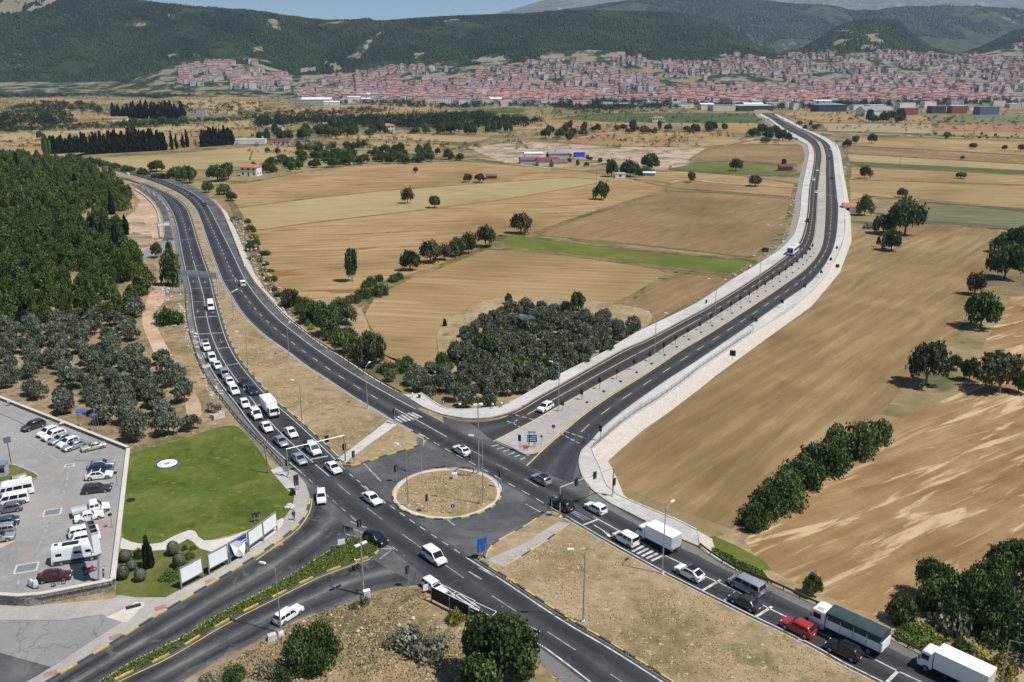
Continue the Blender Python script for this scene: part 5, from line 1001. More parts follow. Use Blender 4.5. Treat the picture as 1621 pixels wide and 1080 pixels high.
for a in [
 ('hero', 784, 1092, 146, 140, 'large dark tree crowding the dark backed billboard at the roadside', 'tree'), ('hero_bush', 497, 1046, 98, 86, 'big rounded green bush beside the side road lamp', 'shrub'),
 ('yellow', 475, 1034, 18, 20, 'yellow leaved weed in front of the big rounded bush', 'shrub'), ('grey', 640, 1020, 60, 40, 'grey scrub clump before the billboard tree', 'shrub'), ('yellow', 722, 985, 30, 30, 'yellow flowering weed by the end of the dark billboard', 'shrub'), ('grey', 420, 1068, 40, 26, 'grey green bramble in the dry lot below the side road', 'shrub'), ('bush', 372, 1075, 40, 30, 'low bramble nearest the side road edge', 'shrub'), ('grey', 575, 955, 22, 18, 'small brown weed near the cabinet', 'shrub'), ('grey', 560, 962, 16, 14, 'dry weed between big bush and cabinet', 'shrub'), ('grey', 680, 1035, 70, 50, 'pale dry brush before the large dark tree', 'shrub'), ('bush', 450, 1075, 40, 30, 'green bramble under the big rounded bush', 'shrub'), ('grey', 330, 1082, 40, 20, 'bramble at the low edge of the dry lot', 'shrub'),
 ('pine', 273, 452, 36, 70, 'dark tall tree behind the sign gantry', 'tree'), ('bush', 268, 512, 48, 38, 'round green bush above the highway rocks', 'shrub'), ('broad', 248, 408, 20, 28, 'small tree at the access lane corner', 'tree'), ('bush', 268, 412, 28, 18, 'low green shrub by the highway access lane', 'shrub'), ('cypress', 40, 522, 30, 44, 'single dark conifer at the top of the olive grove', 'tree'), ('bright', 2, 512, 20, 22, 'bright shrub by the single dark conifer', 'shrub'), ('bush', 150, 476, 30, 16, 'low shrub on the bare slope below the pines', 'shrub'), ('bush', 128, 478, 26, 20, 'small pine shrub on the bare slope', 'shrub'), ('grey', 338, 650, 26, 20, 'grey thorn bush beside the barrier above the lawn', 'shrub'),
 ('cypress', 236, 898, 24, 54, 'twin topped cypress in the little garden', 'tree'), ('ball', 275, 878, 22, 24, 'silver green clipped ball by the garden path', 'shrub'), ('ball', 285, 897, 24, 24, 'larger silver green clipped ball beyond the path', 'shrub'), ('bush', 222, 882, 18, 22, 'dark shrub leaning on the twin cypress', 'shrub'), ('ball', 199, 888, 22, 20, 'clipped green bush next to the garden wall', 'shrub'), ('ball', 209, 902, 20, 18, 'yellow green clipped bush among the garden shrubs', 'shrub'), ('ball', 196, 916, 22, 24, 'clipped bush at the wall corner of the garden', 'shrub'), ('ball', 223, 919, 22, 22, 'round clipped bush in the middle of the garden', 'shrub'), ('bright', 268, 914, 36, 18, 'spreading bright lime hedge behind the first billboard', 'shrub'), ('bright', 300, 884, 20, 16, 'lime bush beside the larger silver ball', 'shrub'), ('bright', 292, 900, 26, 18, 'lime bush behind the second billboard', 'shrub'), ('bright', 306, 869, 14, 8, 'low lime bush on the path edge', 'shrub'), ('bush', 292, 870, 12, 10, 'small dark shrub on the path edge', 'shrub'), ('bush', 464, 783, 10, 14, 'dark little shrub at the pavement corner of the lawn', 'shrub'),
 ('bright', 760, 640, 24, 18, 'light green bush at the corner of the olive grove', 'shrub'), ('broad', 915, 492, 28, 34, 'taller tree at the back edge of the olive grove', 'tree'), ('broad', 897, 500, 26, 26, 'green tree beside the tall one at the grove edge', 'tree'), ('broad', 805, 482, 14, 20, 'slim tree at the back tip of the grove', 'tree'), ('broad', 768, 560, 44, 42, 'broad green tree in the grove near the hut', 'tree'), ('broad', 722, 568, 30, 34, 'light green tree at the field side of the grove', 'tree'), ('broad', 700, 580, 24, 26, 'ragged small tree at the field side of the grove', 'tree'), ('broad', 850, 525, 20, 22, 'dark tree right behind the watch hut', 'tree'), ('bright', 818, 582, 46, 30, 'bright green tree in the lower grove', 'shrub'), ('broad', 745, 580, 36, 34, 'green tree in the left of the grove', 'tree'), ('broad', 645, 585, 22, 24, 'small green tree between grove and highway', 'tree'), ('cypress', 704, 517, 10, 14, 'little conifer at the outer corner of the grove', 'tree'),
]:
    k, px, py, w, h, lb, c = a; zz = 0.0 if (px < 640 and not (570 < px < 640 and py < 600)) or py > 700 else PLAIN
    if k == 'pine' or py < 480 and px < 300: zz = 0.0
    tree_px(k, px, py, w, h, lb, 'cypress_tree' if k == 'cypress' else 'broadleaf_tree' if c == 'tree' else 'shrub', c, z=zz)
for k, (px, py, w, h) in enumerate([(588,452,18,20),(600,446,16,18),(575,472,30,24),(600,468,34,26),(622,446,20,18),(632,442,18,16),(541,488,32,26),(560,480,26,22),(506,492,26,24),(580,455,20,16),(530,492,24,20),(430,445,22,14),(420,420,14,10),(398,366,10,10),(440,470,14,12)]):
    tree_px('bush', px, py, w, h, 'low dark hedge bush along the field border by the highway', 'hedge_bush', 'shrub', group='low bushes of the field border')

rb = random.Random(4)
for k in range(34):
    u = rb.random(); q = np.interp(u, [0, .35, .6, .8, 1], [362, 398, 430, 475, 640]) + rb.uniform(4, 26); p_ = np.interp(u, [0, .35, .6, .8, 1], [335, 410, 462, 515, 618]) + rb.uniform(-6, 10)
    tree_px(rb.choice(['bush', 'bush', 'grey', 'bright', 'yellow']), q, p_, rb.uniform(9, 22), rb.uniform(8, 16), 'rough shrub on the stony bank below the outgoing lanes', 'bank_shrub', 'shrub', group='shrubs of the stony bank', parts=False)
rb = random.Random(14)
for k in range(24):
    u = rb.random(); tree_px(rb.choice(['bush', 'bush', 'brown', 'bush', 'bright']), 452 + 170 * u + rb.uniform(-4, 18), 486 + 118 * u + rb.uniform(-16, 6), rb.uniform(20, 40), rb.uniform(18, 34), 'wild scrub in the belt between the outgoing lanes and the wheat', 'wild_scrub', 'shrub', group='wild scrub beside the outgoing lanes', parts=False)
def grove(pl, sp, ang, z, rad, hgt, name, kind, groups, jitter=.3, parts=True, drop=.06, seed=1):
    r = random.Random(seed); w = [G(x, y, z) for x, y in pl]; xs = [a for a, _ in w]; ys = [c for _, c in w]; co, si = math.cos(ang), math.sin(ang); L = max(max(xs) - min(xs), max(ys) - min(ys)); cx, cy = (max(xs) + min(xs)) / 2, (max(ys) + min(ys)) / 2; out = []
    n = int(L / sp) + 2
    for i in range(-n, n):
        for j in range(-n, n):
            u, v = i * sp + r.uniform(-jitter, jitter) * sp, j * sp + r.uniform(-jitter, jitter) * sp; x, y = cx + u * co - v * si, cy + u * si + v * co
            if inside([x], [y], w)[0] and r.random() > drop: out.append((x, y))
    for x, y in out:
        q, p = proj(x, y, z); lb, gr = groups(q, p); k = r.uniform(.8, 1.18)
        plant(name, kind, x, y, z, rad * k, hgt * k * r.uniform(.9, 1.1), lb, 'olive tree' if kind == 'olive' else 'tree', gr, parts)
    return out
OL = [(-14,514),(20,530),(60,520),(100,506),(150,498),(215,492),(230,520),(240,560),(282,600),(296,640),(312,682),(318,690),(262,702),(215,708),(190,692),(100,655),(0,616),(-20,606)]
def g1(q, p):
    if p > 590 + q * .42: return 'olive tree right behind the car park wall', 'olive trees along the car park wall'
    if q > 225: return 'olive tree on the side of the grove facing the dirt track', 'olive trees along the dirt track'
    if p < 545: return 'olive tree at the upper edge of the grove below the pines', 'olive trees at the upper edge of the grove'
    return 'olive tree in the middle of the grove above the car park', 'olive trees in the grove above the car park'
n1 = grove(OL, 5.5, .5, -.05, 2.65, 4.5, 'olive_tree', 'olive', g1, seed=3)
TG = [(702,530),(728,522),(790,500),(800,490),(860,492),(890,505),(930,502),(1002,516),(1018,528),(940,580),(880,612),(827,640),(790,655),(719,650),(660,632),(612,604),(625,592),(688,588),(735,565),(742,548)]
def g2(q, p):
    if p > 605: return 'olive tree at the road corner of the triangular grove', 'olive trees at the road corner'
    if q > 900: return 'olive tree in the narrow end of the grove along the town road', 'olive trees along the town road'
    return 'olive tree inside the triangular grove by the watch hut', 'olive trees inside the triangular grove'
n2 = grove(TG, 4.8, .62, PLAIN, 2.3, 3.9, 'olive_tree', 'olive', g2, seed=5)
n3 = grove([(720,525),(800,495),(900,505),(1005,520),(940,575),(860,615),(740,600),(640,600),(742,550)], 6.6, .2, PLAIN, 2.5, 3.4, 'scrub_tree', 'bush', lambda q, p: ('dark green scrub tree growing wild between the olives of the triangular grove', 'wild scrub trees of the triangular grove'), seed=6)
print('olives', len(n1), len(n2))
# pines of the hillside
r = np.random.default_rng(9); pines = []
for gy in np.arange(242, 700, 5.2):
    for gx_ in np.arange(-470, -95, 5.2):
        x, y = gx_ + r.uniform(-1.8, 1.8), gy + r.uniform(-1.8, 1.8); xr = float(np.interp(y, HBY, HBX))
        if x > xr - 2: continue
        z = float(hill_z(np.array(x), np.array(y))); q, p = proj(x, y, z)
        if q < -70 or q > 320: continue
        if inside([q], [p], [(40,352),(110,338),(195,338),(205,356),(120,360),(60,366)])[0] and r.random() < .6: continue
        if r.random() < .10 or fbm(np.array(x / 14.), np.array(y / 14.), 91, 3) < .34: continue
        pines.append((x, y, z, q, p))
pines.sort(key=lambda a: a[1]); print('pines', len(pines))
def pine_size(): return r.uniform(1.7, 4.6), r.uniform(3.6, 9.5)
near_p = [a for a in pines if a[3] > -25][:280]; ids = {id(a) for a in near_p}; far_p = [a for a in pines if id(a) not in ids]
for x, y, z, q, p in near_p:
    a, c = pine_size(); low = p > 420
    plant('pine_tree', 'pine', x, y, z - .1, a, c, 'pine in the lowest rows of the hillside wood above the olive grove' if low else 'pine in the middle of the hillside wood by the highway bend', 'pine tree', 'pines at the foot of the wood' if low else 'pines in the middle of the wood', parts=low)
def merge_plants(name, items, kind, mats):
    """far plants of one wood merged in a single mesh of kind stuff"""
    rr = np.random.default_rng(2); Vs, Ts = [], []
    srcs = []
    for v in range(3):
        me = proto(kind, v)[0]; co = np.empty(len(me.vertices) * 3, np.float32); me.vertices.foreach_get('co', co); ti = np.empty(len(me.vertices), np.float32); me.attributes['tint'].data.foreach_get('value', ti); srcs.append((co.reshape(-1, 4, 3), ti.reshape(-1, 4)))
    for x, y, z, rad, h, keep in items:
        co, ti = srcs[rr.integers(3)]; k = rr.permutation(len(co))[:keep]; a = rr.random() * 6.28; m = co[k] * np.array([rad, rad, h]); c_, s_ = math.cos(a), math.sin(a); cen = m.mean(1, keepdims=True); m = cen + (m - cen) * (1.7 if keep < 200 else 1.25)
        Vs.append(np.stack([m[..., 0] * c_ - m[..., 1] * s_ + x, m[..., 0] * s_ + m[..., 1] * c_ + y, m[..., 2] + z], -1)); Ts.append(np.clip(ti[k] + rr.uniform(-.25, .25), 0, 1))
    V = np.concatenate(Vs).reshape(-1, 3); T = np.concatenate(Ts).ravel(); n = len(V) // 4; me = bpy.data.meshes.new(name); me.vertices.add(4 * n); me.vertices.foreach_set('co', V.astype(np.float32).ravel()); me.loops.add(4 * n); me.loops.foreach_set('vertex_index', np.arange(4 * n, dtype=np.int32)); me.polygons.add(n); me.polygons.foreach_set('loop_start', np.arange(0, 4 * n, 4, dtype=np.int32)); me.update(calc_edges=True)
    at = me.attributes.new('tint', 'FLOAT', 'POINT'); at.data.foreach_set('value', T.astype(np.float32)); me.materials.append(mats); return tag(link(name, me), kind='stuff')
merge_plants('pine_forest', [(x, y, z - .1, *pine_size(), 560) for x, y, z, q, p in far_p], 'pine', M['pine_leaf'])
for k, (q, p, w, h) in enumerate([(29,272,12,32),(165,395,18,44),(185,405,20,52),(150,380,16,40),(120,300,12,26),(55,268,9,18),(200,372,14,34),(178,340,14,40)]):
    x, y = G(q, p, 6); z = float(hill_z(np.array(x), np.array(y))); x, y = G(q, p, z); _, _, rr, hh = at_px(q, p, z, w, h); plant('cypress_tree', 'cypress', x, y, z, rr, hh, 'dark pointed cypress rising from the hillside pines', 'tree', 'pointed cypresses in the pine wood')
# cypress rows across the plain
def row(p0, p1, n, w, h, lb, gr, jit=.25, z=PLAIN, kind='cypress', name='cypress_tree'):
    for k in range(n):
        t = (k + random.uniform(-jit, jit)) / max(1, n - 1); tree_px(kind, p0[0] + (p1[0] - p0[0]) * t, p0[1] + (p1[1] - p0[1]) * t, w * random.uniform(.85, 1.2), h * random.uniform(.8, 1.12), lb, name, z=z, group=gr, parts=False)
row((82,248), (262,238), 30, 13, 34, 'tall dark cypress in the long windbreak behind the highway bend', 'cypresses of the long windbreak'); row((86,246), (258,237), 24, 13, 33, 'tall dark cypress in the long windbreak behind the highway bend', 'cypresses of the long windbreak')
row((272,237), (297,233), 4, 8, 28, 'cypress in the thin group between the two windbreaks', 'thin cypress group'); row((320,233), (370,229), 10, 11, 27, 'cypress in the short dense windbreak', 'cypresses of the short windbreak'); row((322,231), (368,228), 9, 11, 28, 'cypress in the short dense windbreak', 'cypresses of the short windbreak')
row((180,187), (290,189), 16, 12, 24, 'cypress in the distant dark grove beyond the windbreaks', 'cypresses of the distant grove'); row((212,184), (286,186), 11, 10, 25, 'cypress in the distant dark grove beyond the windbreaks', 'cypresses of the distant grove')
tree_px('broad', 76, 251, 16, 40, 'leafy tree at the outer end of the long windbreak', z=PLAIN); tree_px('brown', 212, 240, 22, 46, 'taller pale tree sticking out of the long windbreak', z=PLAIN); tree_px('brown', 64, 221, 14, 14, 'round tree in the field before the windbreak end', z=PLAIN)
row((200,203), (290,199), 7, 20, 16, 'round green tree in the row before the distant grove', 'round trees before the distant grove', kind='broad', name='broadleaf_tree')
row((118,256), (260,288), 12, 20, 14, 'bushy tree along the outer side of the highway bend', 'bushes along the highway bend', kind='broad', name='broadleaf_tree', jit=.4)
for q, p, w, h, lb in ((280,287,34,26,'large green tree pair, outer one, at the highway bend'), (300,290,30,30,'large green tree pair, inner one, at the highway bend'), (345,287,36,30,'wide green tree beside the white farmhouse'), (362,284,28,28,'tall green tree almost touching the farmhouse'), (355,308,26,18,'low tree between barrier and wheat field'), (330,305,22,20,'bushy tree above the rocky bank'), (366,318,20,16,'dark bush at the corner of the wheat field'), (248,272,30,20,'broad bush nearest the highway bend')): tree_px('broad', q, p, w, h, lb)
# scattered and belt trees farther out
def belt(pl, n, w, h, lb, gr, kind='broad', seed=1, name='broadleaf_tree'):
    rr = random.Random(seed); xs = [a for a, _ in pl]; ys = [c for _, c in pl]; k = 0
    while k < n:
        q, p = rr.uniform(min(xs), max(xs)), rr.uniform(min(ys), max(ys))
        if inside([q], [p], pl)[0]: tree_px(kind, q, p, w * rr.uniform(.6, 1.3), h * rr.uniform(.6, 1.35), lb, name, group=gr, parts=False); k += 1
belt([(395,268),(420,256),(480,247),(545,242),(640,240),(700,246),(740,254),(640,260),(560,263),(480,273),(400,280)], 110, 16, 14, 'orchard tree in the loose belt along the top of the wheat field', 'trees of the loose belt', seed=2, name='orchard_tree')
belt([(405,220),(440,212),(520,207),(600,208),(700,210),(790,206),(835,208),(830,213),(740,214),(640,212),(540,220),(420,226)], 60, 15, 16, 'tree in the dense green belt with the farmhouses', 'trees of the farmhouse belt', seed=3)
belt([(850,222),(880,206),(1010,204),(1090,206),(1150,206),(1160,212),(1060,214),(960,212),(890,226)], 46, 14, 13, 'round tree on the field borders near the stable', 'trees near the stable', 'brown', seed=4)
belt([(1190,218),(1215,208),(1245,212),(1268,222),(1240,228),(1200,226)], 12, 17, 14, 'dark tree in the clump beside the town road', 'trees of the town road clump', seed=5)
belt([(1360,196),(1440,196),(1430,190),(1375,188)], 9, 18, 16, 'dark tree in the clump before the grey gabled hall', 'trees before the grey hall', seed=6)
belt([(860,262),(985,266),(990,258),(920,246),(860,248)], 14, 9, 9, 'small tree in the scrap yard', 'trees in the scrap yard', seed=7)
belt([(400,245),(560,238),(600,230),(470,236)], 24, 13, 11, 'single tree dotted over the pale meadow', 'trees of the pale meadow', 'brown', seed=8)
belt([(1260,200),(1300,195),(1310,205),(1275,210)], 6, 10, 8, 'small roadside tree by the town road end', 'trees at the town road end', 'brown', seed=9)
belt([(1480,212),(1621,214),(1621,222),(1480,220)], 10, 5, 5, 'tiny sapling along the cross road fence', 'saplings along the cross road', 'brown', seed=10)
FARW = [([(-40,140),(80,144),(200,144),(262,140),(330,150),(250,158),(160,152),(60,156),(-40,157)], 1700, 5, 7), ([(0,176),(60,163),(150,166),(165,181),(120,177),(66,178),(40,174)], 260, 5, 8), ([(-40,200),(10,184),(60,176),(115,188),(118,200),(0,207)], 230, 5.5, 11), ([(-40,206),(190,196),(400,186),(412,190),(190,203),(-40,214)], 520, 3.2, 4.2), ([(160,168),(330,160),(420,166),(420,186),(300,182),(170,182)], 240, 4.5, 7),
 ([(400,192),(480,190),(640,188),(700,184),(760,184),(800,189),(860,196),(830,203),(700,207),(560,206),(480,197),(410,208)], 950, 5.5, 10), ([(520,165),(640,162),(720,168),(780,162),(840,160),(1040,166),(1080,173),(960,177),(880,173),(800,170),(740,174),(640,172)], 560, 5.5, 9), ([(850,162),(900,154),(1000,152),(1060,160),(1065,174),(900,178)], 330, 6, 12), ([(1240,168),(1330,160),(1400,164),(1660,158),(1660,166),(1400,171),(1270,176)], 520, 6, 12), ([(1060,160),(1240,168),(1240,176),(1100,170)], 140, 5.5, 11), ([(450,132),(640,138),(900,140),(1240,138),(1621,130),(1621,150),(1240,158),(900,156),(640,156),(470,158)], 900, 5, 11), ([(250,140),(470,146),(470,152),(250,150)], 220, 5, 8), ([(400,184),(470,178),(600,172),(640,178),(520,186),(420,190)], 170, 5, 7), ([(840,178),(1000,172),(1060,178),(1000,182),(860,184)], 70, 3.6, 6), ([(1230,178),(1262,200),(1290,212),(1282,214),(1250,200),(1224,182)], 60, 2, 3), ([(1300,180),(1470,186),(1621,190),(1621,200),(1470,196),(1320,196)], 60, 3.5, 5)]
pts = []
rr = np.random.default_rng(8)
for pl, n, rad, h in FARW:
    xs = [a for a, _ in pl]; ys = [c for _, c in pl]; k = 0
    while k < n:
        q, p = rr.uniform(min(xs), max(xs)), rr.uniform(min(ys), max(ys))
        if inside([q], [p], pl)[0]:
            x, y = G(q, p, PLAIN); pts.append((x, y, PLAIN, rad * rr.uniform(.7, 1.3), h * rr.uniform(.6, 1.3), 60)); k += 1
for k in range(7000):  # hedge bushes and groves scattered in clumps over the far plain
    q, p = rr.uniform(-60, 1680), 152 + 92 * rr.random() ** 1.3; x, y = G(q, p, PLAIN)
    if fbm(np.array(x / 70.), np.array(y / 30.), 44, 4) > (.46 if q < 760 else .55) and p < 246 - .02 * abs(q - 500): pts.append((x, y, PLAIN, rr.uniform(1.4, 3.8), rr.uniform(1.8, 6), 45))
merge_plants('far_woodland', pts, 'broad', M['far_leaf'])
# town trees between the houses
pts = []
for k in range(6500):
    h = houses[rr.integers(len(houses))]; pts.append((h[0] + rr.uniform(-9, 9), h[1] - rr.uniform(5, 10), h[2], rr.uniform(2.8, 6), rr.uniform(6, 13), 34))
merge_plants('town_trees', [a for a in pts], 'broad', M['far_leaf'])
# plants as ground cover: dry grass tufts and hedge foliage on the green median
def cover(name, pl, n, size, mat, z=IT, lift=.12, seed=1, nz=None, flat=1.0):
    rr = np.random.default_rng(seed); w = [G(x, y, 0) for x, y in pl]; a = np.array(w); lo, hi = a.min(0), a.max(0); P = np.c_[rr.uniform(lo[0], hi[0], n), rr.uniform(lo[1], hi[1], n)]
    P = P[inside(P[:, 0], P[:, 1], w)]
    if nz: P = P[fbm(P[:, 0] / nz[0], P[:, 1] / nz[0], 81, 4) + .5 * (rr.random(len(P)) - .5) > nz[1] + .08]
    Q = np.c_[P, z + lift * rr.random(len(P))]; N = np.c_[rr.normal(size=(len(P), 2)) * .7, np.full(len(P), flat)]
    return tag(link(name, leaf_mesh(name, Q, N, size * np.ones(len(P)), rr.random(len(P)), [M[mat]], seed=seed)), kind='stuff')
MTp = MT[::-1] + [(590,862),(597,874)] + MBt
cover('hedge_foliage', MTp, 110000, .11, 'bright_leaf', lift=.42, seed=3, flat=.7)
cover('dry_grass', [(300,1085),(424,1010),(449,993),(511,969),(553,955),(585,942),(622,932),(661,932),(690,960),(760,1005),(850,1045),(935,1105),(980,1180),(250,1180)], 40000, .14, 'straw', z=-.04, lift=.14, seed=4, nz=(3.5, .46), flat=1.1)
cover('dry_grass', [(300,1085),(424,1010),(449,993),(511,969),(553,955),(585,942),(640,940),(700,975),(760,1010),(850,1050),(935,1105),(980,1180),(250,1180)], 30000, .14, 'grey_leaf', z=-.04, lift=.25, seed=5, nz=(5., .55), flat=1.1)
cover('dry_grass', [(775,900),(870,840),(905,832),(1048,908),(1245,1005),(1430,1100),(1150,1130),(1065,1083),(900,985),(800,919)], 26000, .11, 'straw', lift=.08, seed=6, nz=(4., .5), flat=1.3)
cover('dry_grass', [(545,735),(610,720),(671,700),(627,670),(558,628),(487,582),(423,534),(381,492),(353,446),(336,446),(352,510),(380,572),(432,634),(490,686)], 30000, .11, 'straw', lift=.08, seed=7, nz=(4., .5), flat=1.3)
cover('dry_grass', [(635,778),(660,752),(708,747),(760,752),(785,778),(760,805),(708,815),(655,805)], 6000, .11, 'straw', z=IT + .03, lift=.08, seed=8, nz=(2., .4), flat=1.2)
cover('weeds', [(1108,862),(1130,852),(1210,890),(1224,908),(1190,906),(1130,882)], 9000, .22, 'bright_leaf', z=PLAIN + .2, lift=.5, seed=9, flat=.4)
# rubble of the stony banks
def rubble(name, strips, n, smin, smax, seed=1):
    rr = np.random.default_rng(seed); b = MB(); base = bmesh.new(); bmesh.ops.create_icosphere(base, subdivisions=1, radius=1); bv = np.array([v.co[:] for v in base.verts]); bf = [tuple(v.index for v in f.verts) for f in base.faces]; base.free()
    for pl, z, wd, dens in strips:
        p = resample(np.array([G(x, y, z) for x, y in pl]), step=1.0); nr = normals(p)
        for k in range(int(n * dens)):
            i = rr.integers(len(p)); o = rr.uniform(-wd, wd); s = smin + (smax - smin) * rr.random() ** 3; q = p[i] + nr[i] * o
            v = bv * (.7 + .6 * rr.random((len(bv), 1))) * s * np.array([rr.uniform(.7, 1.4), rr.uniform(.7, 1.4), rr.uniform(.5, .9)]); b.add([(q[0] + a[0], q[1] + a[1], z + s * .2 + a[2]) for a in v], bf)
    return tag(b.build(name, M['rock']), kind='stuff')
rubble('rubble', [([(376,345),(392,380),(405,415),(425,450),(447,478),(480,505)], -1.2, 2.6, .55), ([(288,480),(296,520),(312,560),(330,600),(345,630)], -.05, 1.6, .3), ([(60,345),(130,345),(200,350)], 4.5, 4, .12), ([(190,470),(260,452),(285,470)], 0, 3, .15), ([(255,452),(262,500),(276,520)], 0, 3, .1), ([(1090,612),(1150,560),(1215,510),(1290,440)], -1.9, 1.2, .12), ([(1256,310),(1255,360),(1215,405),(1160,440)], -1.6, 2.0, .3)], 900, .1, .6, 3)
rubble('rubble', [([(480,1010),(560,985),(640,975),(700,1000)], -.05, 4, .14), ([(600,720),(640,705)], IT, .5, .05), ([(700,812),(660,800)], IT, .5, .04)], 500, .05, .35, 4)
# ------------------------------------------------------------------ vehicles
def ring(x, w, zl, zt, tuck=.06):
    """body section at x: rounded sill, belly of the door, shoulder and top"""
    zm = zl + (zt - zl) * .5
    return [(x, -w * .88, zl), (x, -w * .98, zl + .06), (x, -w, zm), (x, -w * .97, zt - .10), (x, -w * .86, zt - .015), (x, -w * .4, zt + .02), (x, w * .4, zt + .02), (x, w * .86, zt - .015), (x, w * .97, zt - .10), (x, w, zm), (x, w * .98, zl + .06), (x, w * .88, zl)]
#  length, width, body profile [(x from rear as a share of length, top height, width share)], cabin (rear foot, rear top, front top, front foot as shares; belt height, roof height), wheel radius, axle shares
SPEC = {
 'sedan': (4.5, 1.76, [(0, .62, .80), (.015, .93, .9), (.1, 1.0, .97), (.22, 1.0, 1), (.68, .95, 1), (.85, .86, .97), (.965, .76, .95), (1, .55, .88)], (.10, .24, .56, .72, .92, 1.43), .31, (.19, .80)),
 'hatch': (4.1, 1.75, [(0, .6, .84), (.012, .92, .93), (.1, 1.0, 1), (.66, .97, 1), (.85, .88, .97), (.965, .76, .95), (1, .55, .88)], (.01, .12, .54, .72, .93, 1.47), .31, (.18, .80)),
 'suv': (4.4, 1.83, [(0, .7, .85), (.012, 1.02, .94), (.1, 1.1, 1), (.66, 1.06, 1), (.86, .99, .97), (.97, .88, .95), (1, .6, .89)], (.01, .13, .58, .73, 1.03, 1.64), .35, (.18, .81)),
 'coupe_suv': (4.45, 1.84, [(0, .7, .84), (.015, 1.0, .93), (.1, 1.08, 1), (.66, 1.04, 1), (.86, .96, .97), (.97, .84, .95), (1, .6, .89)], (.02, .26, .56, .73, 1.0, 1.58), .36, (.18, .81)),
 'wagon': (4.6, 1.77, [(0, .62, .84), (.012, .94, .93), (.1, 1.0, 1), (.66, .96, 1), (.85, .87, .97), (.965, .77, .95), (1, .55, .88)], (.01, .09, .56, .70, .93, 1.46), .31, (.19, .80)),
 'old_wagon': (4.35, 1.62, [(0, .6, .9), (.01, .88, .95), (.1, .92, 1), (.7, .90, 1), (.97, .80, .97), (1, .55, .93)], (.01, .09, .58, .69, .88, 1.42), .29, (.19, .81)),
 'old_sedan': (4.35, 1.62, [(0, .6, .92), (.01, .86, .96), (.24, .90, 1), (.7, .90, 1), (.97, .80, .97), (1, .55, .93)], (.22, .31, .58, .68, .87, 1.38), .29, (.19, .81)),
 'combi': (4.4, 1.83, [(0, .7, .94), (.01, 1.0, .98), (.1, 1.1, 1), (.7, 1.05, 1), (.87, .98, .96), (.975, .82, .95), (1, .56, .88)], (.0, .035, .62, .80, 1.03, 1.80), .32, (.17, .82)),
 'mpv': (5.2, 1.95, [(0, .75, .95), (.01, 1.1, .98), (.1, 1.2, 1), (.78, 1.15, 1), (.9, 1.03, .97), (.98, .84, .92), (1, .55, .85)], (.0, .03, .72, .86, 1.12, 1.93), .34, (.18, .82)),
 'minibus': (5.9, 2.0, [(0, .8, .96), (.01, 1.2, .99), (.1, 1.3, 1), (.82, 1.2, 1), (.92, 1.08, .97), (.985, .86, .93), (1, .55, .88)], (.0, .02, .79, .90, 1.2, 2.55), .34, (.2, .82)),
 'camper': (6.4, 2.1, [(0, .9, .97), (.01, 1.3, 1), (.1, 1.4, 1), (.84, 1.25, 1), (.93, 1.1, .97), (.985, .88, .93), (1, .55, .88)], (.0, .02, .80, .91, 1.3, 2.75), .35, (.2, .83)),
}
WIN = {'sedan': [(.14, .47), (.5, .88)], 'hatch': [(.1, .45), (.48, .9)], 'suv': [(.08, .27), (.3, .58), (.61, .92)], 'coupe_suv': [(.2, .52), (.55, .9)], 'wagon': [(.05, .28), (.31, .58), (.61, .92)], 'old_wagon': [(.05, .31), (.35, .63), (.67, .93)], 'old_sedan': [(.1, .47), (.52, .92)], 'combi': [(.05, .30), (.34, .60), (.64, .93)], 'mpv': [(.05, .34), (.38, .66), (.70, .94)], 'minibus': [(.05, .30), (.33, .58), (.61, .78), (.82, .95)], 'camper': [(.12, .26), (.55, .72), (.82, .95)]}
VM = {}
def wheel_parts(r, w=.2):
    t = MB().tube((0, -w/2, 0), (0, w/2, 0), r, r, 16); rm = MB().tube((0, -w/2 - .012, 0), (0, w/2 + .012, 0), r * .62, r * .62, 12); return t.mesh('tyre', [M['tyre']], 40), rm.mesh('rim', [M['rim']], 40)
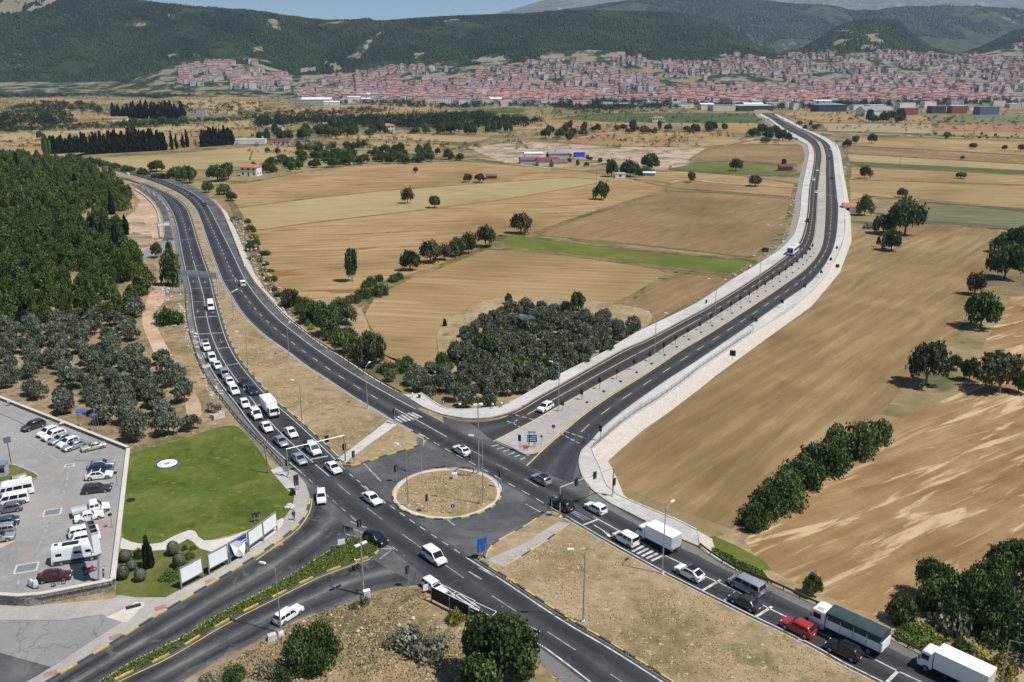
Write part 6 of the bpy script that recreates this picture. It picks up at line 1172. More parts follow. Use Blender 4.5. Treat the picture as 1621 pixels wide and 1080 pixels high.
def car_meshes(kind, glazed=True):
    key = (kind, glazed)
    if key in VM: return VM[key]
    L, W_, prof, (rf, rt, ft, ff, zb, zr), wr, ax = SPEC[kind]; w = W_ / 2; X = lambda s: (s - .5) * L; P = []
    b = MB().loft([ring(X(s), w * ws, .22 if 0 < s < 1 else .34, zt) for s, zt, ws in prof])
    wt = w * (.80 if zr < 1.7 else .88); wb = w * .95; ftop, fbot = (X(rt), X(ft)), (X(rf), X(ff))
    def cab(u, v, s):  # point on the cabin side: u along, v up, s side
        x = (fbot[0] + (fbot[1] - fbot[0]) * u) * (1 - v) + (ftop[0] + (ftop[1] - ftop[0]) * u) * v
        return (x, s * (wb + (wt - wb) * (v ** 1.4)), zb + (zr - zb) * v)
    rings = []
    for v, k in ((0, 1), (.55, 1), (.93, .985), (1.0, .90)):
        x0, x1 = fbot[0] + (ftop[0] - fbot[0]) * v, fbot[1] + (ftop[1] - fbot[1]) * v; yy = (wb + (wt - wb) * v ** 1.4) * k; z = zb + (zr - zb) * v; c = .12
        if k < .95: x0 += .12; x1 -= .14; z += .02
        rings.append([(x0 + c, -yy, z), (x1 - c, -yy, z), (x1 - .02, -yy * .86, z), (x1 + .03, 0, z), (x1 - .02, yy * .86, z), (x1 - c, yy, z), (x0 + c, yy, z), (x0, yy * .86, z), (x0 - .02, 0, z), (x0, -yy * .86, z)])
    b.loft(rings)
    for s in ax:                                         # dark wheel arches
        for sd in (-1, 1): b.disc((0, 0, 0), 1, 3, 1) if False else b.add([(X(s) + (wr + .06) * math.cos(t), sd * (w + .004), wr + (wr + .06) * math.sin(t)) for t in np.linspace(-.5, math.pi + .5, 14)], [tuple(range(14))], 1)
    b.box((0, 0, .26), (L * .96, W_ * .9, .12), 1)
    P.append(('body', b.mesh('body', [M['paint_white'], M['trim']], 35), True, None, None))
    if glazed:
        def pane(nm, pts, off):
            n = (Vector(pts[1]) - Vector(pts[0])).cross(Vector(pts[3]) - Vector(pts[0])).normalized()
            if n.dot(Vector(off)) < 0: n = -n
            q = [Vector(p) + n * .03 for p in pts]; m = MB().add([tuple(v) for v in q] + [tuple(v - n * .05) for v in q], [(0, 1, 2, 3), (0, 4, 5, 1), (1, 5, 6, 2), (2, 6, 7, 3), (3, 7, 4, 0)]); P.append((nm, m.mesh(nm, [M['glass']]), False, None, None))
        f0, f1 = .10, .90
        def fr(v, y): x = fbot[1] + (ftop[1] - fbot[1]) * v; yy = (wb + (wt - wb) * v) * .86 * y; return (x + .012, yy, zb + (zr - zb) * v)
        def rr(v, y): x = fbot[0] + (ftop[0] - fbot[0]) * v; yy = (wb + (wt - wb) * v) * .86 * y; return (x - .012, yy, zb + (zr - zb) * v)
        lo = .06 if zr < 2 else .1; hi = .92 if zr < 2.2 else .68
        pane('windscreen', [fr(lo, -1), fr(lo, 1), fr(hi, 1), fr(hi, -1)], (1, 0, .5))
        if kind != 'camper': pane('rear_window', [rr(.15, -.95), rr(.15, .95), rr(.85, .95), rr(.85, -.95)], (-1, 0, .5))
        for sd in (-1, 1):
            for u0, u1 in WIN[kind]:
                v0, v1 = (.14, .84) if zr < 2.2 else (.12, .55) if kind == 'minibus' else (.15, .42)
                pane('side_window', [cab(u0, v0, sd), cab(u1, v0, sd), cab(u1, v1, sd), cab(u0, v1, sd)], (0, sd, .2))
    zl = prof[-2][1]
    for sd in (-1, 1):
        P.append(('headlight', MB().box((L/2 - .14, sd * w * .66, zl - .09), (.22, .32, .13)).mesh('headlight', [M['headlight']]), False, None, None))
        P.append(('tail_light', MB().box((-L/2 + .06, sd * w * .78, prof[1][1] - .14), (.14, .22, .2 if zr < 1.7 else .4)).mesh('tail_light', [M['taillight']]), False, None, None))
        P.append(('wing_mirror', MB().box((X(ff) - .35, sd * (w + .07), zb + .08), (.1, .18, .13)).mesh('wing_mirror', [M['trim']]), False, None, None))
    P.append(('bumper', MB().box((L/2 - .02, 0, .40), (.10, W_ * .72, .17)).mesh('bumper', [M['trim']]), False, None, None))
    P.append(('number_plate', MB().box((-L/2 - .012, 0, .62), (.03, .5, .12)).mesh('number_plate', [M['plate']]), False, None, None))
    ty, rm = wheel_parts(wr)
    for s in ax:
        for sd in (-1, 1): P.append(('wheel', ty, False, (X(s), sd * (w - .085), wr), ('rim', rm)))
    if kind == 'camper':
        P.append(('roof_hatch', MB().box((X(.12), .2, zr + .06), (.5, .5, .1)).mesh('roof_hatch', [M['trim']]), False, None, None)); P.append(('solar_panel', MB().box((X(.42), 0, zr + .06), (2.2, 1.0, .05)).mesh('solar_panel', [M['glass']]), False, None, None)); P.append(('roof_vent', MB().box((X(.7), 0, zr + .08), (.5, .5, .14)).mesh('roof_vent', [M['grey_panel']]), False, None, None)); P.append(('lower_panel', MB().box((X(.5), 0, .55), (L * .93, W_ + .03, .42)).mesh('lower_panel', [M['paint_darkgrey']]), False, None, None))
    VM[key] = P; return P
def truck_meshes(kind):
    """lorries, bus, pickups: cab, load, chassis and wheels"""
    if kind in VM: return VM[kind]
    P = []; A = lambda nm, b, mats, pt=False, at=None, sub=None, sm=None: P.append((nm, b.mesh(nm, mats, sm), pt, at, sub))
    def cabm(x0, x1, w, z0, z1, zs, sl=.35):
        """cab from x0 (back) to x1 (front), sloping screen above zs"""
        b = MB().loft([[(x0, -w, z0), (x1, -w * .97, z0), (x1, w * .97, z0), (x0, w, z0)], [(x0, -w, zs), (x1 + .03, -w * .97, zs), (x1 + .03, w * .97, zs), (x0, w, zs)], [(x0, -w * .96, z1 - .12), (x1 - sl, -w * .92, z1 - .12), (x1 - sl, w * .92, z1 - .12), (x0, w * .96, z1 - .12)], [(x0 + .1, -w * .85, z1), (x1 - sl - .2, -w * .8, z1), (x1 - sl - .2, w * .8, z1), (x0 + .1, w * .85, z1)]])
        A('cab', b, [M['paint_white']], True, sm=30); k = (z1 - .12 - zs)
        A('windscreen', MB().add([(x1 + .045, -w * .86, zs + .06), (x1 + .045, w * .86, zs + .06), (x1 - sl + .08, w * .82, zs + k * .9), (x1 - sl + .08, -w * .82, zs + k * .9)], [(0, 1, 2, 3)]).mesh and MB().add([(x1 + .05, -w * .86, zs + .06), (x1 + .05, w * .86, zs + .06), (x1 - sl * .85 + .05, w * .82, zs + k * .88), (x1 - sl * .85 + .05, -w * .82, zs + k * .88), (x1 - .1, -w * .8, zs), (x1 - .1, w * .8, zs)], [(0, 1, 2, 3), (0, 4, 5, 1)]), [M['glass']])
        for sd in (-1, 1):
            A('side_window', MB().box(((x0 + x1) / 2, sd * w * .985, zs + k * .42), ((x1 - x0) * .5, .05, k * .6)), [M['glass']]); A('headlight', MB().box((x1 + .03, sd * w * .72, z0 + .35), (.06, .36, .18)), [M['headlight']]); A('wing_mirror', MB().box((x1 - .25, sd * (w + .13), zs + .3), (.12, .2, .45)), [M['trim']])
        A('bumper', MB().box((x1 + .02, 0, z0 + .1), (.2, w * 1.95, .26)), [M['trim']])
    def wheels(xs, y, r, w=.28):
        ty, rm = wheel_parts(r, w)
        for x in xs:
            for sd in (-1, 1): A_ = P.append(('wheel', ty, False, (x, sd * y, r), ('rim', rm)))
    def lights(x, w, z):
        for sd in (-1, 1): A('tail_light', MB().box((x, sd * w * .8, z), (.06, .3, .16)), [M['taillight']])
    if kind in ('box_truck', 'box_truck_big'):
        L = 7.2 if kind == 'box_truck' else 8.0; w = 1.15 if kind == 'box_truck' else 1.22; h = 3.1 if kind == 'box_truck' else 3.25; f = L / 2
        cabm(f - 1.75, f, w * .93, .55, 2.35 if kind == 'box_truck' else 2.7, 1.4, .4)
        bx = MB().box((-.95, 0, (1.0 + h) / 2), (L - 1.95, w * 2, h - 1.0)); A('cargo_box', bx, [M['truck_box']]); A('rear_door', MB().box((-f + .02, 0, (1.05 + h) / 2), (.06, w * 1.86, h - 1.2)), [M['grey_panel']])
        for sd in (-1, 1): A('rear_corner', MB().box((-f + .03, sd * w * .9, 1.15), (.1, .2, .5)), [M['orange']])
        A('roof_edge', MB().box((-.95, 0, h + .02), (L - 1.9, w * 2 + .05, .05)), [M['truck_box']]); A('chassis', MB().box((-.4, 0, .75), (L - 1.2, w * 1.5, .35)), [M['trim']]); wheels((f - 1.1, -f + 1.6), w - .16, .42); lights(-f - .03, w, .85)
    elif kind == 'tarp_truck':
        L = 9.6; f = L / 2; w = 1.25; cabm(f - 2.1, f, w * .97, .6, 3.05, 1.75, .3); A('roof_deflector', MB().box((f - 1.3, 0, 3.2), (1.0, 1.9, .3), taper=.8), [M['paint_white']], True); A('cab_skirt', MB().box((f - 1.05, 0, .95), (2.14, w * 1.96, .7)), [M['paint_lightblue']])
        A('cargo_bed', MB().box((-1.15, 0, 1.85), (L - 2.3, w * 2, 1.3)), [M['truck_box']])
        for x in np.linspace(-f + .2, f - 2.5, 5):
            for sd in (-1, 1): A('stake', MB().box((x, sd * (w + .02), 2.0), (.12, .06, 1.7)), [M['grey_panel']])
        A('tarpaulin', MB().loft([[(x, -w * 1.02, 2.35), (x, -w * 1.02, 3.3), (x, -w * .6, 3.62 + e), (x, 0, 3.7 + e), (x, w * .6, 3.62 + e), (x, w * 1.02, 3.3), (x, w * 1.02, 2.35)] for x, e in zip(np.linspace(-f + .1, f - 2.35, 9), (0, .04, -.02, .05, 0, .04, -.03, .03, 0))]), [M['green_tarp']], sm=50)
        A('tailgate', MB().box((-f - .01, 0, 1.9), (.06, w * 1.9, 1.3)), [M['white_panel']]); A('chassis', MB().box((-.3, 0, .9), (L - 1.0, 1.5, .4)), [M['trim']]); wheels((f - 1.35, -f + 1.6, -f + 2.9), w - .17, .5); lights(-f - .04, w, 1.1)
    elif kind == 'bus':
        L = 10.5; f = L / 2; w = 1.25; b = MB().loft([[(x, -w * k, .4), (x, -w * k, 2.7), (x, -w * k * .85, 3.1), (x, w * k * .85, 3.1), (x, w * k, 2.7), (x, w * k, .4)] for x, k in ((-f, .96), (-f + .25, 1), (f - .35, 1), (f, .95))]); A('body', b, [M['paint_white'], M['trim']], True, sm=30)
        A('windscreen', MB().box((f + .01, 0, 1.9), (.08, w * 1.75, 1.6)), [M['glass']])
        for sd in (-1, 1):
            for x in np.linspace(-f + 1.0, f - 1.6, 6): A('side_window', MB().box((x, sd * w, 2.05), (1.35, .05, .95)), [M['glass']])
            A('headlight', MB().box((f + .02, sd * .9, .8), (.06, .35, .2)), [M['headlight']])
        A('roof_unit', MB().box((-.5, 0, 3.2), (2.4, 1.5, .25)), [M['grey_panel']]); wheels((f - 2.2, -f + 2.4), w - .15, .48); lights(-f - .02, w, 1.0)
    else:  # pickups: flatbed crew cab and rack pickup
        fl = kind == 'flatbed'; L = 5.6 if fl else 5.2; f = L / 2; w = .98 if fl else .92
        b = MB().loft([ring(x, w * ws, .45, zt) for x, zt, ws in ((-.2 if fl else -.35, 1.2, 1), (f - 1.4, 1.15, 1), (f - .5, 1.0, .96), (f - .06, .85, .9), (f, .6, .8))]); zr = 2.05 if fl else 1.8; x0 = -.25 if fl else -.4
        b.loft([[(x0, -w * .95, 1.1), (f - 1.1, -w * .95, 1.1), (f - 1.1, w * .95, 1.1), (x0, w * .95, 1.1)], [(x0 + .12, -w * .84, zr - .08), (f - 1.85, -w * .82, zr - .08), (f - 1.85, w * .82, zr - .08), (x0 + .12, w * .84, zr - .08)], [(x0 + .25, -w * .72, zr), (f - 2.0, -w * .7, zr), (f - 2.0, w * .7, zr), (x0 + .25, w * .72, zr)]]); A('cab', b, [M['paint_white']], True, sm=30)
        A('windscreen', MB().add([(f - 1.13, -w * .83, 1.2), (f - 1.13, w * .83, 1.2), (f - 1.73, w * .74, zr - .16), (f - 1.73, -w * .74, zr - .16), (f - 1.4, -w * .8, 1.1), (f - 1.4, w * .8, 1.1)], [(0, 1, 2, 3), (0, 4, 5, 1)]), [M['glass']])
        for sd in (-1, 1):
            for u in (.25, .68): A('side_window', MB().box((x0 + (f - 1.4 - x0) * u, sd * w * .905, 1.5), ((f - 1.4 - x0) * .34, .06, .42)), [M['glass']])
            A('headlight', MB().box((f - .08, sd * w * .7, .8), (.2, .3, .16)), [M['headlight']]); A('wing_mirror', MB().box((f - 1.4, sd * (w + .1), 1.25), (.1, .2, .2)), [M['trim']])
        A('cargo_bed', MB().box(((-f + x0) / 2, 0, .85), (f + x0 - .05, w * 2, .12)).box(((-f + x0) / 2, w * .98, 1.05), (f + x0 - .05, .06, .4)).box(((-f + x0) / 2, -w * .98, 1.05), (f + x0 - .05, .06, .4)).box((-f + .03, 0, 1.05), (.06, w * 2, .4)), [M['grey_panel'] if fl else M['paint_white']])
        if not fl: A('cargo_rack', MB().tube((-f + .2, -.8, 1.2), (-f + .2, -.8, 2.0), .04).tube((-f + .2, .8, 1.2), (-f + .2, .8, 2.0), .04).tube((-f + .2, -.8, 2.0), (x0, -.8, 2.0), .04).tube((-f + .2, .8, 2.0), (x0, .8, 2.0), .04).tube((-f + .2, -.8, 2.0), (-f + .2, .8, 2.0), .04), [M['white_panel']]); A('cargo', MB().box((-1.4, 0, 1.35), (1.4, 1.3, .8), taper=.8), [M['black_plastic']])
        A('chassis', MB().box((-.1, 0, .55), (L - .4, w * 1.6, .3)), [M['trim']]); wheels((f - .85, -f + 1.05), w - .1, .34, .22); lights(-f - .02, w, .75)
    VM[kind] = P; return P
JOIN = {}
def vehicle(kind, pnt, px, py, label, cat, name, heading, z=.012, group=None, far=False, roofp=None, extra=None):
    """place a vehicle with its wheels at photo pixel (px, py); heading = photo pixel it points at, or a world path it follows (sign)"""
    x, y = G(px, py, z)
    if isinstance(heading, tuple) and len(heading) == 2 and not hasattr(heading[0], '__len__'):
        hx, hy = G(heading[0], heading[1], z); rz = math.atan2(hy - y, hx - x)
    else:
        p, sgn = heading; i = int(np.argmin(np.linalg.norm(p - np.array((x, y)), axis=1))); t = (p[min(i + 2, len(p) - 1)] - p[max(i - 2, 0)]) * sgn; rz = math.atan2(t[1], t[0])
    rz += random.uniform(-.015, .015); P = car_meshes(kind) if kind in SPEC else truck_meshes(kind)
    if far:
        key = (kind, 'far')
        if key not in JOIN:
            bm = bmesh.new(); mats = []
            for nm, me, pt, at, sub in P:
                for m_, a_ in [(me, at)] + ([(sub[1], at)] if sub else []):
                    k0 = len(bm.faces); v0 = len(bm.verts); bm.from_mesh(m_); bm.faces.ensure_lookup_table(); bm.verts.ensure_lookup_table()
                    if a_: bmesh.ops.translate(bm, vec=a_, verts=bm.verts[v0:])
                    remap = []
                    for mm in m_.materials:
                        nm2 = ('PAINT' if (pt and mm.name == 'paint_white') else mm.name)
                        if nm2 not in mats: mats.append(nm2)
                        remap.append(mats.index(nm2))
                    for fc in bm.faces[k0:]: fc.material_index = remap[fc.material_index]
            j = bpy.data.meshes.new(kind); bm.to_mesh(j); bm.free()
            for m_ in mats: j.materials.append(M['paint_white'] if m_ == 'PAINT' else M[m_] if m_ in M else bpy.data.materials[m_])
            JOIN[key] = (j, mats.index('PAINT') if 'PAINT' in mats else -1)
        j, pi = JOIN[key]; o = link(name, j); o.location = (x, y, z); o.rotation_euler = (0, 0, rz)
        if pi >= 0: o.material_slots[pi].link = 'OBJECT'; o.material_slots[pi].material = M[pnt]
        return tag(o, label, cat, group)
    root = empty(name, (x, y, z), rz, label, cat, group)
    for nm, me, pt, at, sub in P:
        o = link(nm, me, root)
        if pt: o.material_slots[0].link = 'OBJECT'; o.material_slots[0].material = M[pnt]
        if at: o.location = at
        if sub: link(sub[0], sub[1], o)
    if roofp:
        L, W_, _, (rf, rt, ft, ff, zb, zr), _, _ = SPEC[kind]; X = lambda s: (s - .5) * L; w = W_ / 2 * .74
        b = MB().loft([[(X(rt) + .02, -w, zr + .012), (X(ft) - .12, -w, zr + .012), (X(ft) - .02, 0, zr + .025), (X(ft) - .12, w, zr + .012), (X(rt) + .02, w, zr + .012)], [(X(rt) + .1, -w * .92, zr + .045), (X(ft) - .22, -w * .92, zr + .045), (X(ft) - .15, 0, zr + .05), (X(ft) - .22, w * .92, zr + .045), (X(rt) + .1, w * .92, zr + .045)]])
        if roofp == 'sunroof': b = MB().box((X((rt + ft) / 2) + .1, 0, zr + .035), ((ft - rt) * L * .55, w * 1.5, .03))
        b.build('sunroof' if roofp == 'sunroof' else 'roof_panel', M['paint_black'], root)
    if extra: extra(root)
    return root
Q = (pLl, 1); A_ = (pRm, -1) if np.dot(pRm[60] - pRm[40], np.array(G(600, 640)) - np.array(G(380, 460))) > 0 else (pRm, 1)
if np.dot(pLl[60] - pLl[40], np.array(G(440, 680)) - np.array(G(330, 520))) < 0: Q = (pLl, -1)
gq = 'cars queuing at the left lights'
def door_open(root):
    L, W_ = SPEC['old_wagon'][0], SPEC['old_wagon'][1]; b = MB().box((0, -.42, .75), (.06, .84, .85)).box((0, -.42, 1.25), (.05, .8, .1)); o = b.build('open_door', M['paint_white'], root); o.location = (-.1, -W_ / 2, 0); o.rotation_euler = (0, 0, R(-18))
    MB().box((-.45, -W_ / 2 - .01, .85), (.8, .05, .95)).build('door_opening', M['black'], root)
for a in [  # kind, paint, pixel, label, category, object name, heading
 ('minibus', 'paint_white', 334, 489, 'white high roof van driving alone past the sign gantry', 'van', 'delivery_van', Q), ('pickup', 'paint_white', 327, 553, 'white pickup with a black load and rack, last in the queue', 'pickup', 'pickup_truck', Q), ('combi', 'paint_white', 336, 571, 'white combi van following second last in the queue', 'van', 'combi_van', Q),
 ('sedan', 'paint_white', 344.5, 582, 'white sedan between the white combi and the grey van in the queue', 'car', 'sedan_car', Q), ('combi', 'paint_silver', 356, 596, 'silver grey van between two white sedans in the outer lane queue', 'van', 'combi_van', Q), ('sedan', 'paint_white', 364, 608, 'white sedan right ahead of the silver grey van', 'car', 'sedan_car', Q), ('suv', 'paint_white', 371, 622, 'white car with a dark windscreen across from the navy suv', 'car', 'hatchback_car', Q),
 ('hatch', 'paint_white', 388, 643, 'white hatchback beside the rear of the white box lorry', 'car', 'hatchback_car', Q), ('combi', 'paint_white', 405.5, 660, 'white combi van beside the cab of the white box lorry', 'van', 'combi_van', Q), ('sedan', 'paint_white', 422, 680, 'white sedan between the combi van and the silver sedan', 'car', 'sedan_car', Q), ('sedan', 'paint_silver', 445, 703, 'silver sedan waiting second at the left lights in the outer lane', 'car', 'sedan_car', Q), ('sedan', 'paint_bluesilver', 474, 731, 'blue silver sedan first at the stop line under the traffic gantry', 'car', 'sedan_car', Q),
 ('hatch', 'paint_darkgrey', 387, 610, 'black hatchback behind the navy suv in the inner lane', 'car', 'hatchback_car', Q), ('suv', 'paint_navy', 399, 622, 'navy blue suv just behind the white box lorry', 'car', 'suv_car', Q), ('box_truck', 'paint_white', 428, 654, 'white box lorry in the inner lane of the queue', 'truck', 'box_truck', Q), ('sedan', 'paint_white', 461, 689, 'white sedan ahead of the box lorry in the inner lane', 'car', 'sedan_car', Q), ('combi', 'paint_white', 496, 716, 'white combi van passing beneath the traffic gantry', 'van', 'combi_van', Q), ('sedan', 'paint_white', 528, 745, 'white sedan just past the left stop line', 'car', 'sedan_car', Q),
 ('old_wagon', 'paint_white', 509, 791, 'old white car turning off into the side road', 'car', 'old_car', (511, 830)), ('sedan', 'paint_white', 589, 794, 'white sedan crossing beside the roundabout island', 'car', 'sedan_car', (609, 808)), ('suv', 'paint_black', 595, 858, 'black car waiting at the nose of the green median', 'car', 'suv_car', (614, 868)),
 ('combi', 'paint_white', 688, 887, 'white combi van leaving the junction past the side road mouth', 'van', 'combi_van', (712, 905)), ('old_wagon', 'paint_white', 457, 978, 'old white estate car climbing the side road near the big bush', 'car', 'estate_car', (484, 960)),
 ('sedan', 'paint_white', 731, 717, 'white car with a dark sunroof heading off above the roundabout', 'car', 'sedan_car', (700, 697)), ('hatch', 'paint_silver', 857, 763, 'silver white hatchback with a dark roof in mid junction', 'car', 'hatchback_car', (830, 748)), ('suv', 'paint_black', 890, 804, 'black suv under the lights by the median tip', 'car', 'suv_car', (860, 788)), ('hatch', 'paint_white', 943, 809, 'white hatchback in the outer lane ahead of the delivery lorry', 'car', 'hatchback_car', A_), ('combi', 'paint_white', 990, 858, 'white small van beside the delivery lorry at the crosswalk', 'van', 'combi_van', A_),
 ('box_truck', 'paint_white', 1041, 862, 'delivery lorry with a pale box and orange rear corners', 'truck', 'box_truck', A_), ('coupe_suv', 'paint_white', 1091, 912, 'white suv with a black roof just past the crosswalk', 'car', 'suv_car', A_), ('mpv', 'paint_silver', 1181, 933, 'grey people carrier in the outer lane', 'van', 'minivan', A_), ('sedan', 'paint_darkgrey', 1179, 958, 'dark grey sedan beside the grey people carrier', 'car', 'sedan_car', A_), ('suv', 'paint_red', 1263, 999, 'red suv beside the cab of the tarpaulin lorry', 'car', 'suv_car', A_),
 ('tarp_truck', 'paint_white', 1341, 1012, 'large lorry with dark green tarpaulin and white cab', 'truck', 'cargo_truck', A_), ('suv', 'paint_black', 1335, 1035, 'black suv in the shade of the tarpaulin lorry', 'car', 'suv_car', A_), ('box_truck_big', 'paint_white', 1509, 1075, 'white lorry with a long bright box entering at the picture corner', 'truck', 'box_truck', A_),
 ('suv', 'paint_white', 863, 649, 'white suv coming down the town road toward the junction', 'car', 'suv_car', (843, 660)),
]:
    k, pt, px, py, lb, ct_, nm, hd = a
    if k in ('box_truck', 'box_truck_big', 'tarp_truck'): hd = A_ if hd is A_ else Q
    vehicle(k, pt, px, py, lb, ct_, nm, hd, roofp='sunroof' if 'sunroof' in lb else 'black' if ('black roof' in lb or 'dark roof' in lb) else None)
vehicle('old_wagon', 'paint_white', 687, 934, 'old white estate car with an open door beside the dark billboard', 'car', 'estate_car', (713, 952), extra=door_open)
vehicle('bus', 'paint_white', 1255, 401, 'white bus coming down the town road curve', 'bus', 'bus', (1232, 418), z=.01)
for k, pt, px, py, lb, ct_, nm, hd in [('combi', 'paint_white', 384, 452, 'white van alone in the lane leading away from the lights', 'van', 'combi_van', A_), ('hatch', 'paint_black', 302, 309, 'black car, upper one of two on the highway bend', 'car', 'hatchback_car', A_), ('hatch', 'paint_darkgrey', 324, 325, 'dark car, lower one of two on the highway bend', 'car', 'hatchback_car', A_), ('sedan', 'paint_white', 202, 276.5, 'white car far up where the highway bends behind the pines', 'car', 'sedan_car', A_),
    ('hatch', 'paint_black', 1278.5, 351, 'black car on the town road above the bus', 'car', 'hatchback_car', (1276, 366)), ('sedan', 'paint_white', 1292, 306, 'white car on the town road nearest the crosswalk line', 'car', 'sedan_car', (1290, 320)), ('combi', 'paint_white', 1287.5, 286.5, 'white van on the town road by the kerb', 'van', 'combi_van', (1286, 300)), ('sedan', 'paint_white', 1293.5, 271.5, 'white car on the town road beside the median, above the van', 'car', 'sedan_car', (1292, 285)), ('hatch', 'paint_darkgrey', 1317, 283, 'dark car heading to town on the outer lanes', 'car', 'hatchback_car', (1316, 268)), ('hatch', 'paint_blue', 1312, 252, 'blue black car heading to town near the cross road', 'car', 'hatchback_car', (1310, 240)), ('sedan', 'paint_white', 1314.5, 238, 'white car heading to town, farthest up the road', 'car', 'sedan_car', (1309, 229))]:
    vehicle(k, pt, px, py, lb, ct_, nm, hd, far=True)
# the car park (deck at 1.2 m)
for k, pt, x0, y0, x1, y1, lb, ct_, nm in [  # rear and front ground pixels
 ('suv', 'paint_darkgrey', 70, 673, 37, 684, 'dark brown suv parked alone at the end of the top row', 'car', 'suv_car'), ('hatch', 'paint_white', 92, 682, 60, 694, 'white car, first of the six parked below the dark suv', 'car', 'hatchback_car'), ('suv', 'paint_white', 102, 688, 70, 699, 'white car with a black roof rail next to the blue silver sedan', 'car', 'suv_car'), ('sedan', 'paint_bluesilver', 113, 693, 81, 705, 'blue silver sedan between two white cars of the top row', 'car', 'sedan_car'), ('hatch', 'paint_white', 124, 699, 93, 710, 'white car between blue silver and grey sedans', 'car', 'hatchback_car'), ('sedan', 'paint_silver', 136, 704, 102, 715, 'grey silver sedan next to last in the top row', 'car', 'sedan_car'), ('old_sedan', 'paint_beige', 166, 707, 131, 715, 'boxy old beige sedan at the wall corner', 'car', 'sedan_car'),
 ('sedan', 'paint_silver', 141, 742, 181, 737, 'silver sedan topping the column along the wall', 'car', 'sedan_car'), ('hatch', 'paint_navy', 139, 750, 181, 745, 'dark blue car between silver sedan and white coupe', 'car', 'hatchback_car'), ('coupe_suv', 'paint_white', 137, 759, 179, 754.5, 'white crossover with a black roof in the wall column', 'car', 'suv_car'), ('wagon', 'paint_brown', 131, 781, 177, 775.5, 'dark brown estate car standing with gaps on both sides', 'car', 'estate_car'), ('old_sedan', 'paint_white', 119, 827, 165, 817, 'old white sedan beside the flatbed pickup', 'car', 'sedan_car'), ('old_wagon', 'paint_white', 110, 851, 156, 840, 'old white estate car half behind the display box', 'car', 'estate_car'), ('hatch', 'paint_white', 114, 861, 160, 851, 'white car squeezed between estate and camper van', 'car', 'hatchback_car'),
 ('sedan', 'paint_maroon', 62, 921, 112, 914, 'dark maroon sedan below the camper van', 'car', 'sedan_car'),
 ('old_wagon', 'paint_beige', 44, 762, 6, 771, 'beige roofed old car next to the grass island', 'car', 'estate_car'), ('minibus', 'paint_white', 50, 779, -2, 789, 'white minibus at the picture edge of the car park', 'van', 'minibus'), ('mpv', 'paint_white', 43, 793, -4, 802, 'white van below the minibus', 'van', 'van'), ('hatch', 'paint_grey', 36, 806, -6, 813, 'dark grey hatchback below the white van', 'car', 'hatchback_car'), ('sedan', 'paint_blue', 27, 828, -14, 836, 'dark blue grey car above the silver estate', 'car', 'sedan_car'), ('wagon', 'paint_silver', 22, 841, -20, 847, 'silver estate car between dark blue and silver cars', 'car', 'estate_car'), ('sedan', 'paint_silver', -22, 859, 18, 853, 'silver sedan lowest on the edge of the car park', 'car', 'sedan_car'),
]:
    vehicle(k, pt, (x0 + x1) / 2, (y0 + y1) / 2, lb, ct_, nm, (x1 + (x1 - x0), y1 + (y1 - y0)), z=DK + .005, roofp='black' if 'black roof in' in lb else None)
vehicle('flatbed', 'paint_white', 145, 812, 'white crew cab pickup with an empty flat bed', 'pickup', 'pickup_truck', (190, 802), z=DK + .005)
vehicle('camper', 'paint_white', 122, 886, 'white camper van with roof solar panel and grey sills', 'camper van', 'camper_van', (200, 873), z=DK + .005)
# ------------------------------------------------------------------ street furniture, signs, fences, people
def facing(px, py, hx, hy, z=0.0):
    a, c = G(px, py, z), G(hx, hy, z); return math.atan2(c[1] - a[1], c[0] - a[0])
def lamp(px, py, h, rz, label, arms=1, arm=1.6, z=IT, group=None):
    x, y = G(px, py, z); o = empty('street_lamp', (x, y, z), rz, label, 'street lamp', group)
    MB().tube((0, 0, 0), (0, 0, h), .11, .06, 8).build('pole', M['galv'], o); MB().box((0, 0, .08), (.5, .5, .2)).build('base', M['plain_concrete'], o)
    for s in ((1, -1) if arms == 2 else (1,)):
        MB().tube((0, 0, h - .05), (s * arm, 0, h + .35), .045, .04, 6).build('arm', M['galv'], o)
        MB().box((s * (arm + .4), 0, h + .40), (.95, .34, .16), taper=.8).build('lamp_head', M['lamp_head'], o)
    return o
for a in [
 (445, 1001, 9.5, (380, 985), 'single armed street lamp by the green median, in front of the white estate car', 1), (923, 984, 10.5, (880, 985), 'tall street lamp alone on the dry grass median', 1), (1048, 908, 10.5, (1080, 880), 'street lamp at the far kerb of the dry median', 1), (478.5, 668, 8.5, (440, 660), 'street lamp on the grass wedge near the traffic gantry', 1), (582, 647, 9.5, (610, 625), 'street lamp at the road edge of the grass wedge', 1), (458, 567, 8.5, (480, 550), 'street lamp in the middle of the grass wedge by the outgoing lanes', 1), (393, 580, 8.5, (360, 580), 'street lamp on the grass wedge beside the queue', 1), (370, 505, 8.0, (390, 500), 'street lamp at the narrow end of the grass wedge', 1),
 (884, 651, 10.5, (850, 645), 'street lamp on the paved median with a single head', 1), (1036, 563, 11, (1000, 560), 'twin headed lamp on the paved median, nearest of the twins', 2), (1131, 502, 11, (1095, 500), 'twin headed lamp halfway along the paved median', 2), (1200.7, 459, 11, (1160, 458), 'twin headed lamp on the median before the bus', 2), (1222, 402, 11, (1180, 402), 'twin headed lamp at the inner side of the road curve', 2),
 (646, 801, 10.5, (610, 790), 'tall lamp column on the near side of the roundabout island', 1), (764.5, 799, 12.0, (730, 795), 'tall lamp column on the outer side of the roundabout island', 1), (1577, 1122, 9.2, (1590, 1128), 'lamp post beside the lower thicket', 1)]:
    px, py, h, hd, lb, ar = a; z = IT if py > 600 or ar == 2 else IT
    lamp(px, py, h, facing(px, py, *hd), lb, ar, 1.9 if ar == 2 else 1.5, z)
